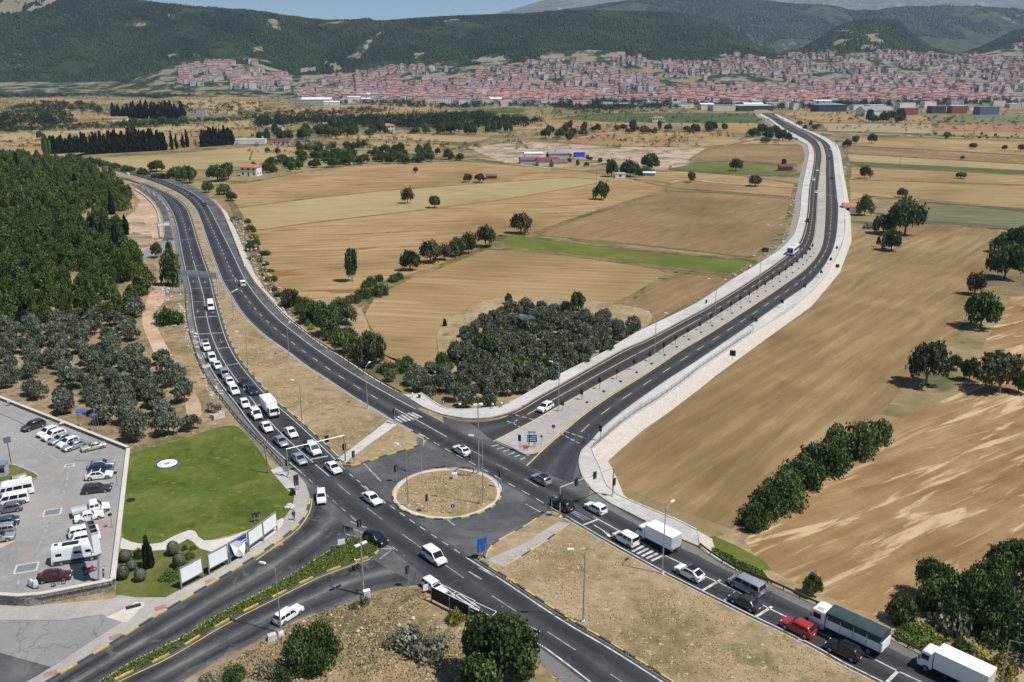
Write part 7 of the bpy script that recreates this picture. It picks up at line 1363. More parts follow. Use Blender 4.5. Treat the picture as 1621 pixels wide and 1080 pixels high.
x, y = G(758, 751); o = empty('street_lamp', (x, y, IT), .3, 'high mast with a flat white lamp cluster at the roundabout', 'lamp mast'); MB().tube((0, 0, 0), (0, 0, 13.2), .16, .08, 10).build('pole', M['galv'], o); MB().box((0, 0, .1), (.7, .7, .25)).build('base', M['plain_concrete'], o)
for s in (-1, 1): MB().box((s * .5, 0, 13.35), (.75, .5, .3)).build('lamp_head', M['lamp_head'], o)
x, y = G(575.7, 942); o = empty('street_lamp', (x, y, 0), facing(575, 942, 600, 930), 'thick lamp mast with two low white heads beside the cabinet', 'lamp mast'); MB().tube((0, 0, 0), (0, 0, 9.2), .17, .1, 10).build('pole', M['galv'], o)
for s in (-1, 1): MB().box((s * .55, 0, 8.0), (.8, .4, .2)).build('lamp_head', M['lamp_head'], o); MB().tube((0, 0, 7.9), (s * .3, 0, 7.95), .05).build('arm', M['galv'], o)
def head(par, loc, rz=0.0, s=1.0):
    """traffic light head with three lenses; faces local +x"""
    h = MB().box((0, 0, 0), (.28 * s, .42 * s, 1.05 * s)).box((.02, 0, 0), (.05, .75 * s, 1.35 * s)).build('signal_head', M['black_plastic'], par); h.location = loc; h.rotation_euler = (0, 0, rz)
    for k, c in enumerate(('red_lens', 'amber_lens', 'green_lens')):
        l = MB().tube((.14 * s, 0, .33 * s - .33 * s * k), (.2 * s, 0, .33 * s - .33 * s * k), .12 * s, .12 * s, 10).build('lens', M[c], h)
for n_, c in (('red_lens', (.12, .01, .008)), ('amber_lens', (.14, .06, .005)), ('green_lens', (.01, .10, .04))): M[n_] = plain(n_, c, .2)
def light_pole(px, py, h, hd, label, z=IT):
    x, y = G(px, py, z); o = empty('traffic_light', (x, y, z), facing(px, py, *hd), label, 'traffic light'); MB().tube((0, 0, 0), (0, 0, h), .06, .055, 8).build('pole', M['galv'], o); head(o, (.12, 0, h - .4), 0, .95); return o
for a in [(677, 811, 3.0, (600, 790), 'traffic light on the near rim of the roundabout island'), (789, 772, 3.0, (850, 760), 'traffic light on the outer rim of the roundabout island'), (746, 744, 3.0, (700, 710), 'traffic light on the far rim of the roundabout island'), (628, 762, 2.8, (590, 740), 'slim pair of signals left of the roundabout island'), (570, 853, 3.0, (540, 800), 'traffic light at the nose of the green median'), (646.7, 928.5, 3.0, (600, 900), 'traffic light behind the open doored estate car'), (823, 713, 3.0, (780, 735), 'traffic light on the paved median tip by the blue sign'), (950.5, 697.5, 3.0, (900, 720), 'traffic light on the pavement corner of the town road'), (625, 671, 3.0, (570, 640), 'pedestrian signal at the zebra end of the footpath'), (561, 735, 2.4, (520, 720), 'low signal post beside the gantry leg'), (873, 814, 2.8, (820, 790), 'signal with a sign plate at the median tip near the black suv')]: light_pole(*a)
def gantry(p0, p1, h, label, heads, z=IT):
    a, c = G(*p0, z), G(*p1, z); L = math.hypot(c[0] - a[0], c[1] - a[1]); rz = math.atan2(c[1] - a[1], c[0] - a[0]); o = empty('signal_gantry', (*a, z), rz, label, 'signal gantry')
    for x in (0, L): MB().tube((x, 0, 0), (x, 0, h), .13, .12, 10).build('leg', M['galv'], o); MB().box((x, 0, .06), (.6, .6, .16)).build('foot', M['plain_concrete'], o)
    MB().tube((-.05, 0, h), (L + .05, 0, h), .085, .085, 10).build('beam', M['galv'], o)
    for t, zz, f in heads: head(o, (t * L, .18 * f, zz), f * math.pi / 2, 1.0)
gantry((457, 754), (547, 731), 5.3, 'grey signal gantry spanning the queue lanes', [(.33, 5.3, 1), (.70, 5.3, 1), (0, 2.6, 1), (1, 2.9, 1)])
gantry((886, 818), (970, 785), 5.3, 'grey signal gantry over the oncoming lanes at the dry median', [(.28, 5.3, -1), (.62, 5.3, -1), (0, 3.4, -1), (1, 2.7, -1)])
# direction sign gantry over the highway
def sign_gantry(p0, p1, h, hh, label, z=IT, legs=2):
    a, c = G(*p0, z), G(*p1, z); L = math.hypot(c[0] - a[0], c[1] - a[1]); rz = math.atan2(c[1] - a[1], c[0] - a[0]); o = empty('sign_gantry', (*a, z), rz, label, 'sign gantry')
    for x in ((0, L) if legs == 2 else (L,)):
        MB().tube((x, -.4, 0), (x, -.4, h + hh), .12).tube((x, .4, 0), (x, .4, h + hh), .12).build('leg', M['galv'], o)
        b = MB()
        for k in range(7): b.tube((x, -.4, k * h / 7), (x, .4, (k + 1) * h / 7), .04, .04, 5)
        b.build('lattice', M['galv'], o)
    t = MB()
    for yy in (-.4, .4):
        for zz in (h, h + hh): t.tube((-.3, yy, zz), (L + .3, yy, zz), .08)
    n = max(4, int(L / 1.3))
    for k in range(n): t.tube((k * L / n, -.4, h if k % 2 else h + hh), ((k + 1) * L / n, -.4, h + hh if k % 2 else h), .05, .05, 5); t.tube((k * L / n, -.4, h + hh), (k * L / n, .4, h + hh), .05, .05, 5)
    t.build('truss', M['galv'], o)
    for k in range(2): MB().box((L * (.26 + .48 * k), .55, h + hh / 2), (L * .44, .08, hh * .9)).build('sign_panel', M['sign_white'], o)
sign_gantry((287, 463), (347, 469), 5.8, 1.7, 'wide grey sign gantry seen from behind over the queue lanes')
sign_gantry((252, 379), (272, 377), 5.5, 1.5, 'small grey sign gantry seen from behind on the slip lane', legs=2)
def sign(name, px, py, hd, label, w, h, zc, back, legs=1, z=IT, face='sign_blue', shape='box', marks=None, cat='road sign'):
    x, y = G(px, py, z); o = empty(name, (x, y, z), facing(px, py, *hd), label, cat)
    for s in ((-1, 1) if legs == 2 else (0,)): MB().tube((-.06, s * w * .3, 0), (-.06, s * w * .3, zc), .05 if w < 1.2 else .07).build('post', M['galv'], o)
    if shape == 'round': MB().tube((0, 0, zc), (.04, 0, zc), w / 2, w / 2, 20).build('sign_plate', M[face], o)
    elif shape == 'tri': MB().add([(.0, -w/2, zc - h/2), (.0, w/2, zc - h/2), (.0, 0, zc + h/2), (.04, -w/2, zc - h/2), (.04, w/2, zc - h/2), (.04, 0, zc + h/2)], [(0, 2, 1), (3, 4, 5), (0, 1, 4, 3), (1, 2, 5, 4), (2, 0, 3, 5)]).build('sign_plate', M[face], o)
    else: MB().box((.03, 0, zc), (.06, w, h)).build('sign_plate', M[face], o); MB().box((-.02, 0, zc), (.04, w * .98, h * .98)).build('sign_back', M[back], o)
    if marks:
        m = MB()
        for my, mz, mw, mh in marks: m.box((.068, my, zc + mz), (.012, mw, mh))
        m.build('lettering', M['sign_white'], o)
    return o
C0 = (810, 1600)   # towards the camera
sign('direction_sign', 842, 709, C0, 'blue direction sign on two legs at the paved median tip', 1.9, 1.5, 1.95, 'grey_panel', 2, marks=[(.25, .42, 1.0, .14), (.1, .05, 1.2, .14), (.2, -.35, 1.1, .14), (-.75, .42, .16, .3), (-.75, -.0, .16, .3), (-.75, -.36, .16, .3)])
sign('name_sign', 841.5, 707, C0, 'small blue and white name plate above the blue direction sign', 1.5, .35, 3.0, 'grey_panel', 2, marks=[(0, 0, 1.2, .12)])
sign('warning_sign', 857, 704, C0, 'small triangular warning sign beside the blue direction sign', .7, .65, 1.9, 'grey_panel', 1, face='rust_steel', shape='tri')
sign('barrier_board', 832, 713, C0, 'short orange barrier board at the foot of the blue direction sign', 1.0, .5, .6, 'orange', 2, face='orange')
sign('round_sign', 876, 687.5, C0, 'round blue sign on the paved median by the crosswalk', .75, .75, 1.7, 'grey_panel', face='sign_blue', shape='round'); sign('round_sign', 931, 700, (900, 690), 'round dark blue sign standing at the town road crosswalk', .8, .8, 1.6, 'grey_panel', face='sign_blue', shape='round'); sign('round_sign', 717, 813, C0, 'round blue arrow sign on the near rim of the roundabout island', .7, .7, 1.4, 'grey_panel', face='sign_blue', shape='round', marks=[(0, 0, .12, .4)]); sign('round_sign', 724.5, 741, (740, 700), 'round grey plate on a post at the far rim of the island', .6, .6, 1.6, 'grey_panel', face='grey_steel', shape='round')  # last of these: plain grey round plate on a post
sign('direction_sign', 763.5, 883, (700, 830), 'large blue sign turned away at the tip of the dry median', 1.6, 2.2, 2.2, 'sign_blue', 2); sign('sign_board', 667, 748, (560, 800), 'white board high on a tall pole between grass wedge and roundabout', 1.7, 1.5, 6.2, 'grey_panel', face='white_panel'); sign('parking_sign', 625.4, 671.5, C0, 'small blue crossing sign on the zebra signal post', .55, .55, 1.5, 'grey_panel', face='sign_blue', marks=[(0, 0, .2, .25)]); sign('parking_sign', 702, 645, C0, 'small blue sign at the pavement corner of the grove', .6, .6, 1.3, 'grey_panel', face='sign_blue', marks=[(0, 0, .2, .25)])
sign('sign_board', 552, 858, (600, 820), 'dark green sign board seen from behind on the green median', 1.9, .55, 2.4, 'sign_green', 2, face='sign_green'); sign('sign_board', 541, 868, C0, 'small white board among the hedge foliage of the median', 1.1, .9, 1.1, 'white_panel', 2, face='sign_white'); sign('sign_board', 526, 880, C0, 'narrow dark green board in the hedge of the median', .5, .9, 1.2, 'sign_green', 1, face='sign_green'); sign('sign_board', 581, 872, C0, 'dark plate on a pole at the tip of the hedge', .5, .8, 2.2, 'dark_steel', face='dark_steel')
sign('sign_board', 1159, 571, C0, 'black board on a post at the stony bank of the town road', 1.5, 1.5, 2.0, 'black', 1, z=-1.2, face='black'); sign('sign_board', 1325, 427, C0, 'black board on a post on the outside of the road curve', 1.3, 1.2, 1.4, 'black', 1, z=-.6, face='black'); sign('sign_board', 1211, 402, C0, 'grey green board beside the twin lamp on the inner curve', 2.6, 1.7, 1.6, 'grey_panel', 2, z=-.8, face='sign_green'); sign('sign_board', 470, 776, (430, 740), 'tall dark board turned edgewise at the pavement corner', .9, 2.0, 1.9, 'dark_steel', 2, face='dark_steel', z=0)
o = sign('information_board', 407, 826, (380, 780), 'dark oval board on two legs behind the last billboard', 1.3, .8, 1.25, 'dark_steel', 2, z=0, face='dark_steel', cat='board')
# billboards along the pavement
def billboard(p0, p1, label, zb=.95, zt=3.2, panel='white_panel', z=0.0, lean=0.0):
    a, c = G(*p0, z), G(*p1, z); L = math.hypot(c[0] - a[0], c[1] - a[1]); rz = math.atan2(c[1] - a[1], c[0] - a[0]); o = empty('billboard', (*a, z), rz, label, 'billboard')
    for x in (0, L): MB().tube((x, .05, 0), (x, .05, zt + .15), .11, .11, 8).build('post', M['grey_steel'], o)
    MB().box((L / 2, .05, zt + .06), (L, .24, .12)).build('top_rail', M['grey_steel'], o); MB().box((L / 2, .05, zb - .05), (L, .2, .1)).build('bottom_rail', M['grey_steel'], o)
    MB().box((L / 2, -.02, (zb + zt) / 2), (L - .2, .08, zt - zb - .12)).build('panel', M[panel], o); MB().box((L / 2, .12, (zb + zt) / 2 + .35), (L - .2, .08, .14)).build('cross_rail', M['grey_steel'], o); return o, L
billboard((288, 933), (322, 914.5), 'blank white billboard nearest the car park wall'); billboard((332, 910), (362, 893.5), 'blank white billboard next to the torn one'); billboard((395, 873), (417, 857), 'blank white billboard beside the blue panel'); billboard((418, 856), (439, 840), 'blank white billboard at the end by the walking person')
o, L = billboard((365, 891.5), (392, 874.5), 'billboard with a torn white banner hanging beside a blue panel', panel='sign_blue')
b = MB(); pr = [(.1, 3.2), (1.0, 3.35), (2.0, 2.9), (2.9, 2.2), (2.6, 1.3), (1.9, .55), (1.4, .35), (.5, 1.2)]; b.add([(1.4, -.35 - .1, 1.9)] + [(x, -.15 - .35 * ((k * 7) % 3), zz) for k, (x, zz) in enumerate(pr)], [(0, k + 1, (k + 1) % 8 + 1) for k in range(8)]); ob = b.build('torn_banner', M['white_panel'], o); md = ob.modifiers.new('solid', 'SOLIDIFY'); md.thickness = .03
MB().box((L * .72, -.07, 2.4), (1.6, .02, .12)).box((L * .72, -.07, 2.0), (1.9, .02, .1)).box((L * .72, -.07, 1.5), (1.2, .02, .1)).build('lettering', M['sign_white'], o)
def hoarding(p0, p1, label, h):
    a, c = G(*p0), G(*p1); L = math.hypot(c[0] - a[0], c[1] - a[1]); rz = math.atan2(c[1] - a[1], c[0] - a[0]); o = empty('roadside_billboard', (*a, 0), rz, label, 'billboard')
    MB().box((L / 2, 0, .35 + h / 2), (L, .06, h)).build('back_panel', M['black_board'], o); MB().box((L / 2, .06, .35 + h / 2), (L, .05, h)).build('front_panel', M['white_panel'], o)
    n = max(2, int(L / 3.2)) + 1
    for k in range(n): MB().box((k * L / (n - 1), -.1, h / 2), (.12, .12, h + .9)).build('post', M['grey_steel'], o); MB().tube((k * L / (n - 1), .0, h + .4), (k * L / (n - 1), 1.2, h + .45), .035, .035, 6).build('lamp_arm', M['white_panel'], o)
    MB().tube((0, 1.2, h + .45), (L, 1.2, h + .45), .045, .045, 6).tube((0, 0, h + .42), (L, 0, h + .42), .045, .045, 6).build('top_rail', M['white_panel'], o)
M['black_board'] = plain('black_board', (.022, .017, .016), .8, var=.4, scale=1.5)
hoarding((684, 952), (743, 982), 'long dark backed billboard seen from behind next to the open doored car', 1.9); hoarding((745, 983), (846, 1030), 'second dark backed billboard with white top frame behind the big tree', 1.7)
# display box on its column, car park
T = [G(143.8, 845, 9.4), G(155.5, 842, 9.4), G(145.2, 816, 9.4), G(133.2, 818, 9.4)]; x, y = G(158.4, 921.5, DK); cen = np.mean(T, axis=0); o = empty('display_tower', (x, y, DK), 0, 'tall display box open at the top on a thick grey column by the wall', 'display sign')
Tl = [(a - x, c - y) for a, c in T]; zb, zt = 4.9, 8.2
for k in range(4):
    a, c = Tl[k], Tl[(k + 1) % 4]; MB().add([(*a, zb), (*c, zb), (*c, zt), (*a, zt)] + [(a[0] * .98 + (cen[0] - x) * .02, a[1] * .98 + (cen[1] - y) * .02, zb), (c[0] * .98 + (cen[0] - x) * .02, c[1] * .98 + (cen[1] - y) * .02, zb), (c[0] * .98 + (cen[0] - x) * .02, c[1] * .98 + (cen[1] - y) * .02, zt), (a[0] * .98 + (cen[0] - x) * .02, a[1] * .98 + (cen[1] - y) * .02, zt)], [(0, 1, 2, 3), (4, 7, 6, 5), (3, 2, 6, 7), (0, 4, 5, 1)]).build('display_panel', M['white_panel'], o)
MB().add([(*a, zt - .7) for a in Tl], [(0, 1, 2, 3)]).build('interior_shade', M['black'], o)  # black sheet added to paint the shade inside the open box
b = MB()
for t in (.0, .25, .5, .75, 1.0): b.tube((Tl[0][0] + (Tl[3][0] - Tl[0][0]) * t, Tl[0][1] + (Tl[3][1] - Tl[0][1]) * t, zt - .1), (Tl[1][0] + (Tl[2][0] - Tl[1][0]) * t, Tl[1][1] + (Tl[2][1] - Tl[1][1]) * t, zt - .1), .06)
b.build('brace', M['grey_steel'], o); MB().tube((0, 0, 0), (Tl[0][0] * .5 + Tl[1][0] * .5, Tl[0][1] * .5 + Tl[1][1] * .5 + .5, zb + .1), .3, .28, 14).build('column', M['grey_panel'], o); MB().box((0, 0, .1), (1.1, 1.1, .25)).build('base', M['plain_concrete'], o)
# solar lamp, kiosk, wall fittings, cabinets
x, y = G(18, 735, DK); o = empty('solar_lamp', (x, y, DK), facing(18, 735, 60, 800, DK), 'solar panel on a slim pole at the grass island', 'solar lamp'); MB().tube((0, 0, 0), (0, 0, 4.6), .07, .06).build('pole', M['dark_steel'], o); sp = MB().box((0, 0, 0), (1.1, 1.2, .06)).build('solar_panel', M['panel_blue'] if 'panel_blue' in M else plain('panel_blue', (.01, .014, .05), .15), o); sp.location = (.1, 0, 4.8); sp.rotation_euler = (0, R(52), 0)
x, y = G(2, 752, DK); o = empty('kiosk', (x, y, DK), .2, 'grey metal kiosk at the edge of the car park', 'kiosk'); MB().box((0, 0, 1.1), (2.2, 1.8, 2.2)).build('wall', M['wall_grey'], o); MB().box((0, 0, 2.28), (2.5, 2.1, .14)).build('roof', M['roof_blue'], o); MB().box((.5, -.92, 1.3), (.9, .06, .8)).build('window', M['glass'], o)
def cabinet(name, px, py, w, h, label, mat, z=0.0):
    x, y = G(px, py, z); o = empty(name, (x, y, z), .4, label, 'cabinet'); MB().box((0, 0, h / 2 + .08), (w, w * .6, h)).build('body', M[mat], o); MB().box((0, 0, h + .12), (w * 1.1, w * .72, .08)).build('lid', M[mat], o); MB().box((0, -w * .31, h * .55), (w * .8, .03, h * .75)).build('door', M['grey_panel'], o)
cabinet('switch_cabinet', 581, 947, .85, 1.1, 'white switch cabinet at the foot of the thick lamp mast', 'white_panel'); cabinet('switch_cabinet', 719.6, 758, .8, .95, 'white cabinet on the roundabout island beside the hose coil', 'white_panel', IT)
x, y = G(431, 1012); o = tag(MB().box((0, 0, .35), (1.3, .9, .8), taper=.8).box((1.2, .3, .2), (.9, .8, .5), taper=.7).build('concrete_block', M['plain_concrete']), 'broken white concrete block beside the lamp foot', 'concrete block'); o.location = (x, y, 0); o.rotation_euler = (0, 0, .5)
x, y = G(347, 662); o = tag(MB().box((0, 0, .5), (2.6, .35, 1.2)).box((-.9, .9, .35), (.3, 1.8, .9)).box((1.1, .9, .35), (.3, 1.8, .9)).build('concrete_culvert', M['plain_concrete']), 'grey concrete culvert head below the highway barrier', 'culvert'); o.location = (x, y, 0); o.rotation_euler = (0, 0, .9)
x, y = G(566, 941); o = empty('fire_hydrant', (x, y, 0), 0, 'small dark red hydrant by the side road kerb', 'hydrant'); MB().tube((0, 0, 0), (0, 0, .8), .13, .11, 10).tube((0, 0, .8), (0, 0, .95), .12, .04, 10).build('body', M['hyd'] if 'hyd' in M else plain('hydrant_red', (.12, .02, .02), .6), o); MB().tube((-.22, 0, .6), (.22, 0, .6), .06).build('outlet', M['dark_steel'], o)
x, y = G(735, 748); b = MB(); q = np.array([(1.7 * math.cos(t) * (1 + .04 * math.sin(3 * t)), 1.6 * math.sin(t)) for t in np.linspace(0, 6.283, 41)]); b.sweep(q, [(.05, 0), (.05, .1), (-.05, .1), (-.05, 0)], 0); o = tag(b.build('hose', M['black']), 'coil of black hose lying on the roundabout island', 'hose'); o.location = (x, y, IT + .04)
for k, (px, py) in enumerate(((653, 630), (728, 647), (780, 647), (794, 645))):
    x, y = G(px, py, IT); o = empty('globe_lamp', (x, y, IT), 0, 'low white globe lamp on the wall edge of the olive grove corner', 'lamp', 'white globe lamps'); MB().tube((0, 0, 0), (0, 0, .8), .05).build('post', M['dark_steel'], o); bm = bmesh.new(); bmesh.ops.create_icosphere(bm, subdivisions=2, radius=.24); me = bpy.data.meshes.new('globe'); bm.to_mesh(me); bm.free(); me.materials.append(M['lamp_head']); g = link('globe', me, o); g.location = (0, 0, 1.0)
for px, py, lb in ((664, 630, 'black litter bin on the concrete pad by the highway'), (1118, 480, 'small dark bin on the pavement opposite the median saplings'), (1191, 506, 'small dark bin on the fenced pavement of the town road')):
    x, y = G(px, py, IT); o = empty('litter_bin', (x, y, IT), 0, lb, 'bin'); MB().tube((0, 0, .1), (0, 0, .95), .27, .33, 12).build('body', M['black_plastic'], o); MB().tube((0, 0, .97), (0, 0, 1.05), .35, .2, 12).build('lid', M['grey_panel'] if px == 664 else M['black_plastic'], o)
for px, py, lb in ((186, 768, 'small floodlight post on the wall beside the white crossover'), (178, 836, 'small floodlight post on the wall beside the old white estate')):
    x, y = G(px, py, DK); o = empty('floodlight', (x, y, DK), 2.6, lb, 'floodlight'); MB().tube((0, 0, 0), (0, 0, 2.2), .05).build('post', M['grey_steel'], o); MB().box((.15, 0, 2.3), (.35, .5, .3)).build('lamp_head', M['black'], o)
x, y = G(15, 643, DK); o = empty('meter_post', (x, y, DK), .5, 'grey meter post against the car park wall', 'meter post'); MB().tube((0, 0, 0), (0, 0, .9), .08).build('post', M['grey_steel'], o); MB().box((0, 0, 1.1), (.5, .35, .5)).build('box', M['grey_panel'], o)
# emblem disc on the lawn
x, y = G(265, 734.5); o = empty('emblem_disc', (x, y, 0), .1, 'round white and blue emblem lying on the lawn', 'emblem')
MB().tube((0, 0, -.02), (0, 0, .10), 1.95, 1.95, 48).build('rim', M['sign_blue'], o); MB().tube((0, 0, .0), (0, 0, .115), 1.74, 1.74, 48).build('disc', M['white_panel'], o); b = MB()
for k in range(22): a = k * 6.283 / 22; b.box((1.3 * math.cos(a), 1.3 * math.sin(a), .12), (.3 if k % 3 else .18, .14, .012), 0, a + 1.57)
for k in range(8): a = k * .785; b.box((.5 * math.cos(a), .5 * math.sin(a), .12), (.5, .14, .012), 0, a * 1.7)
b.build('lettering', M['paint_navy'], o); MB().tube((0, 0, .11), (0, 0, .13), .28, .28, 20).build('centre_mark', M['orange'], o)
x, y = G(207, 792); o = tag(MB().tube((0, 0, -.02), (0, 0, .05), .75, .7, 16).build('dark_disc', M['black']), 'dark round disc in the lawn near the wall', 'manhole cover'); o.location = (x, y, 0)  # flat black disc set into the grass
for px, py, lb, s in ((460, 803, 'pale broken stones on the lawn near the walking person', .55), (101, 673, 'white stone heap on the car park wall', .6)):
    x, y = G(px, py, DK if px == 101 else 0); b = MB(); rr = random.Random(px)
    for k in range(6):
        bb = bmesh.new(); bmesh.ops.create_icosphere(bb, subdivisions=1, radius=s * rr.uniform(.4, .9)); q = (rr.uniform(-s, s), rr.uniform(-s, s), s * .3); b.add([(v.co.x * 1.3 + q[0], v.co.y + q[1], v.co.z * .7 + q[2]) for v in bb.verts], [tuple(v.index for v in f.verts) for f in bb.faces]); bb.free()
    o = tag(b.build('stone_heap', M['cement_path']), lb, 'stones'); o.location = (x, y, DK + .3 if px == 101 else 0)
for px, py, lb, rz in ((127, 651, 'larger blue canopy showing between the olive crowns', .3), (147, 657, 'smaller blue canopy showing between the olive crowns', 1.0)):
    x, y = G(px, py, 3.6); o = empty('garden_canopy', (x, y, 0), rz, lb, 'canopy'); w = .75 if px == 127 else .55
    MB().add([(-w, -w, 3.7), (w, -w, 3.7), (w, w, 3.7), (-w, w, 3.7), (0, 0, 4.0), (-w, -w, 3.55), (w, -w, 3.55), (w, w, 3.55), (-w, w, 3.55)], [(0, 1, 4), (1, 2, 4), (2, 3, 4), (3, 0, 4), (0, 5, 6, 1), (1, 6, 7, 2), (2, 7, 8, 3), (3, 8, 5, 0)]).build('cover', M['tarp_blue'], o)
    for sx in (-1, 1):
        for sy in (-1, 1): MB().tube((sx * w * .95, sy * w * .95, -.1), (sx * w * .95, sy * w * .95, 3.7), .04).build('leg', M['grey_steel'], o)
# walls, barriers, fences
o = tag(link('car_park_wall', None), 'low pale parapet wall round the raised car park', 'wall'); b = MB(); c = MB()
q = resample(np.array([G(px, py, DK) for px, py in ((-60, 609), (0, 632), (203.6, 712.6))]), step=3.0); b.sweep(q, [(.25, -.02), (.25, .55), (-.25, .55), (-.25, -.02)], DK); c.sweep(q, [(.32, .55), (.32, .66), (-.32, .66), (-.32, .55)], DK)
q = resample(np.array([G(px, py, DK) for px, py in ((203.4, 713), (179.3, 922))]), step=3.0); b.sweep(q, [(.3, -.02), (.3, .4), (-.3, .4), (-.3, -.02)], DK); c.sweep(q, [(.36, .4), (.36, .5), (-.36, .5), (-.36, .4)], DK)
q = resample(np.array([G(px, py, DK) for px, py in ((179, 922), (46, 948), (0, 945), (-100, 940))]), step=3.0); b.sweep(q, [(.25, -.02), (.25, .42), (-.25, .42), (-.25, -.02)], DK); c.sweep(q, [(.32, .42), (.32, .54), (-.32, .54), (-.32, .42)], DK)
b.build('wall', M['stone_wall'], o); c.build('coping', M['cement_path'], o)
def barrier(pxs, label, step=4.0, z=0.0, h=.72, name='guardrail', mats=('rust_steel', 'dark_steel')):
    p = path(pxs, z, 2.0); o = tag(link(name, None), label, 'guardrail'); MB().sweep(p, [(.04, h - .34), (.07, h - .22), (.03, h - .17), (.07, h - .12), (.04, h), (-.02, h), (-.02, h - .34)], z).build('rail', M[mats[0]], o)
    q = resample(p, step=step)[:100]; me = MB().box((0, 0, h / 2 - .1), (.1, .14, h + .2)).mesh('post', [M[mats[1]]])
    for x, y in q: g = link('post', me, o); g.location = (x, y, z)
    return o
barrier([(294,457),(296,499),(303,536),(317,578),(336,612),(356,639),(376,664),(400,689),(425,714),(447,738)], 'dark steel guardrail on the outer side of the queue lanes', 3.0)
barrier([(388,424),(403,448.5),(422.7,471),(447.4,498),(474.5,520.5),(506.6,545),(546,569.5),(590.5,599.5),(635,624)], 'guardrail along the outgoing lanes above the field trees', 3.0)
barrier([(237,274.5),(273,284.5),(304,296.5),(330,311.5),(349,331.5),(361,356.5),(372,384.5),(386,420)], 'guardrail round the outside of the highway bend', 6.0)
barrier([(1108,866),(1122,877),(1161.6,901),(1216,923),(1285,955),(1403.6,1009),(1458,1036),(1540,1078),(1600,1110)], 'guardrail behind the delivery lorries by the thicket', 2.5)
def rail_fence(pxs, label, h=1.05, z=IT, step=2.5, name='railing', mats=('galv', 'galv'), rails=(1.0, .75, .5, .25), w=.03):
    p = path(pxs, z, 2.0); o = tag(link(name, None), label, 'fence'); b = MB()
    for r_ in rails: b.sweep(p, [(w, h * r_ - w), (w, h * r_ + w), (-w, h * r_ + w), (-w, h * r_ - w)], z, closed=True)
    b.build('rail', M[mats[0]], o); q = resample(p, step=step); me = MB().box((0, 0, h / 2), (.07, .07, h)).mesh('post', [M[mats[1]]])
    if len(q) > 100: q = resample(p, 100)
    for x, y in q: g = link('post', me, o); g.location = (x, y, z)
rail_fence([(939,709),(952,697.5),(996,661),(1045.5,629),(1087,599.5),(1116,577),(1193,524.5)], 'grey pedestrian railing along the pavement above the stony bank', 1.1, IT + .1)
M['fence_post'] = plain('fence_post', (.45, .43, .40), .85)
for pl, lb in (([(1455,319),(1540,327),(1660,340)], 'concrete post fence on the far side of the green meadow'), ([(1462,354),(1530,358),(1600,364)], 'dull grey fence on the near side of the green meadow'), ([(1065,261),(1150,256.5),(1262,263)], 'dark fence on the far side of the green plot'), ([(1062,270),(1150,276),(1250,277)], 'dark fence on the near side of the green plot'), ([(1300,209),(1400,212),(1500,216),(1640,221)], 'fence along the cross road by the striped field')):
    rail_fence(pl, lb, 1.7, PLAIN + .1, 5.0, 'field_fence', ('grey_steel', 'fence_post'), (.9, .7, .5, .3, .1), .06)
# poles and masts
def wood_pole(px, py, h, label, z=0.0, lean=.0, cat='utility pole'):
    x, y = G(px, py, z); o = empty('utility_pole', (x, y, z), .3, label, cat); MB().tube((0, 0, 0), (lean, 0, h), .14, .1, 8).build('pole', M['wood'], o); MB().box((lean, 0, h - .3), (1.4, .1, .12)).build('cross_arm', M['wood'], o)
wood_pole(425, 749, 6.6, 'weathered pole on the lawn edge by the guardrail', lean=-.3)
for px, py, h, lb in ((944, 292, 9, 'utility pole standing next to the dark leaning tree'), (1019, 226, 10, 'utility pole in the field below the stable'), (1424, 264, 9, 'utility pole on the green strip beyond the access road'), (1230, 196, 9, 'utility pole near the end of the town road'), (640, 213, 9, 'utility pole at the pale field in front of the villa')): wood_pole(px, py, h, lb, PLAIN)
x, y = G(172, 206, PLAIN); o = empty('lattice_mast', (x, y, PLAIN), .4, 'grey lattice power mast behind the long windbreak', 'power mast'); b = MB(); hm = 26
for sx in (-1, 1):
    for sy in (-1, 1): b.tube((sx * 2.2, sy * 2.2, 0), (sx * .4, sy * .4, hm), .14, .08, 5)
for k in range(9):
    u, v = k / 9, (k + 1) / 9; a, c = 2.2 - 1.8 * u, 2.2 - 1.8 * v
    for s in (-1, 1): b.tube((-a, s * a, u * hm), (c, s * c, v * hm), .06, .06, 4); b.tube((s * a, -a, u * hm), (s * c, c, v * hm), .06, .06, 4)
b.build('frame', M['galv'], o)
for zz in (18, 21.5, 25): MB().box((0, 0, zz), (8, .3, .3)).build('cross_arm', M['galv'], o)
# saplings and small bushes of the paved median
def along(p, p0, p1, n):
    c = cut(p, p0, p1); return resample(c, n)
mid = (resample(pMl, 300) * .72 + resample(pMr, 300) * .28)
for k, (x, y) in enumerate(along(mid, (903, 650), (1285, 395), 26)):
    near = k < 14; o = empty('median_sapling', (x, y, IT), random.uniform(0, 6), 'staked young tree in the line down the paved median', 'sapling', 'saplings of the paved median'); h = random.uniform(2.2, 3.0)
    MB().tube((0, 0, 0), (.05, 0, h * .6), .035, .025, 5).tube((.15, 0, 0), (.15, 0, 1.5), .03, .03, 5).build('stem', M['bark'], o); c = link('crown', proto('broad', k % 4)[0], o); c.location = (0, 0, h * .4); c.scale = (.42, .42, h * .6)
mid2 = (resample(pMl, 300) * .38 + resample(pMr, 300) * .62)
for k, (x, y) in enumerate(along(mid2, (925, 640), (1285, 400), 25)):
    o = link('median_bush', proto('bush', k % 4)[2]); o.location = (x, y, IT); o.scale = (.34, .34, .5); tag(o, 'tiny dark bush dotted between the saplings of the paved median', 'bush', 'small bushes of the paved median')
far_side = offs(pNr, 1.6 * side(pNr, G(1250, 500)))
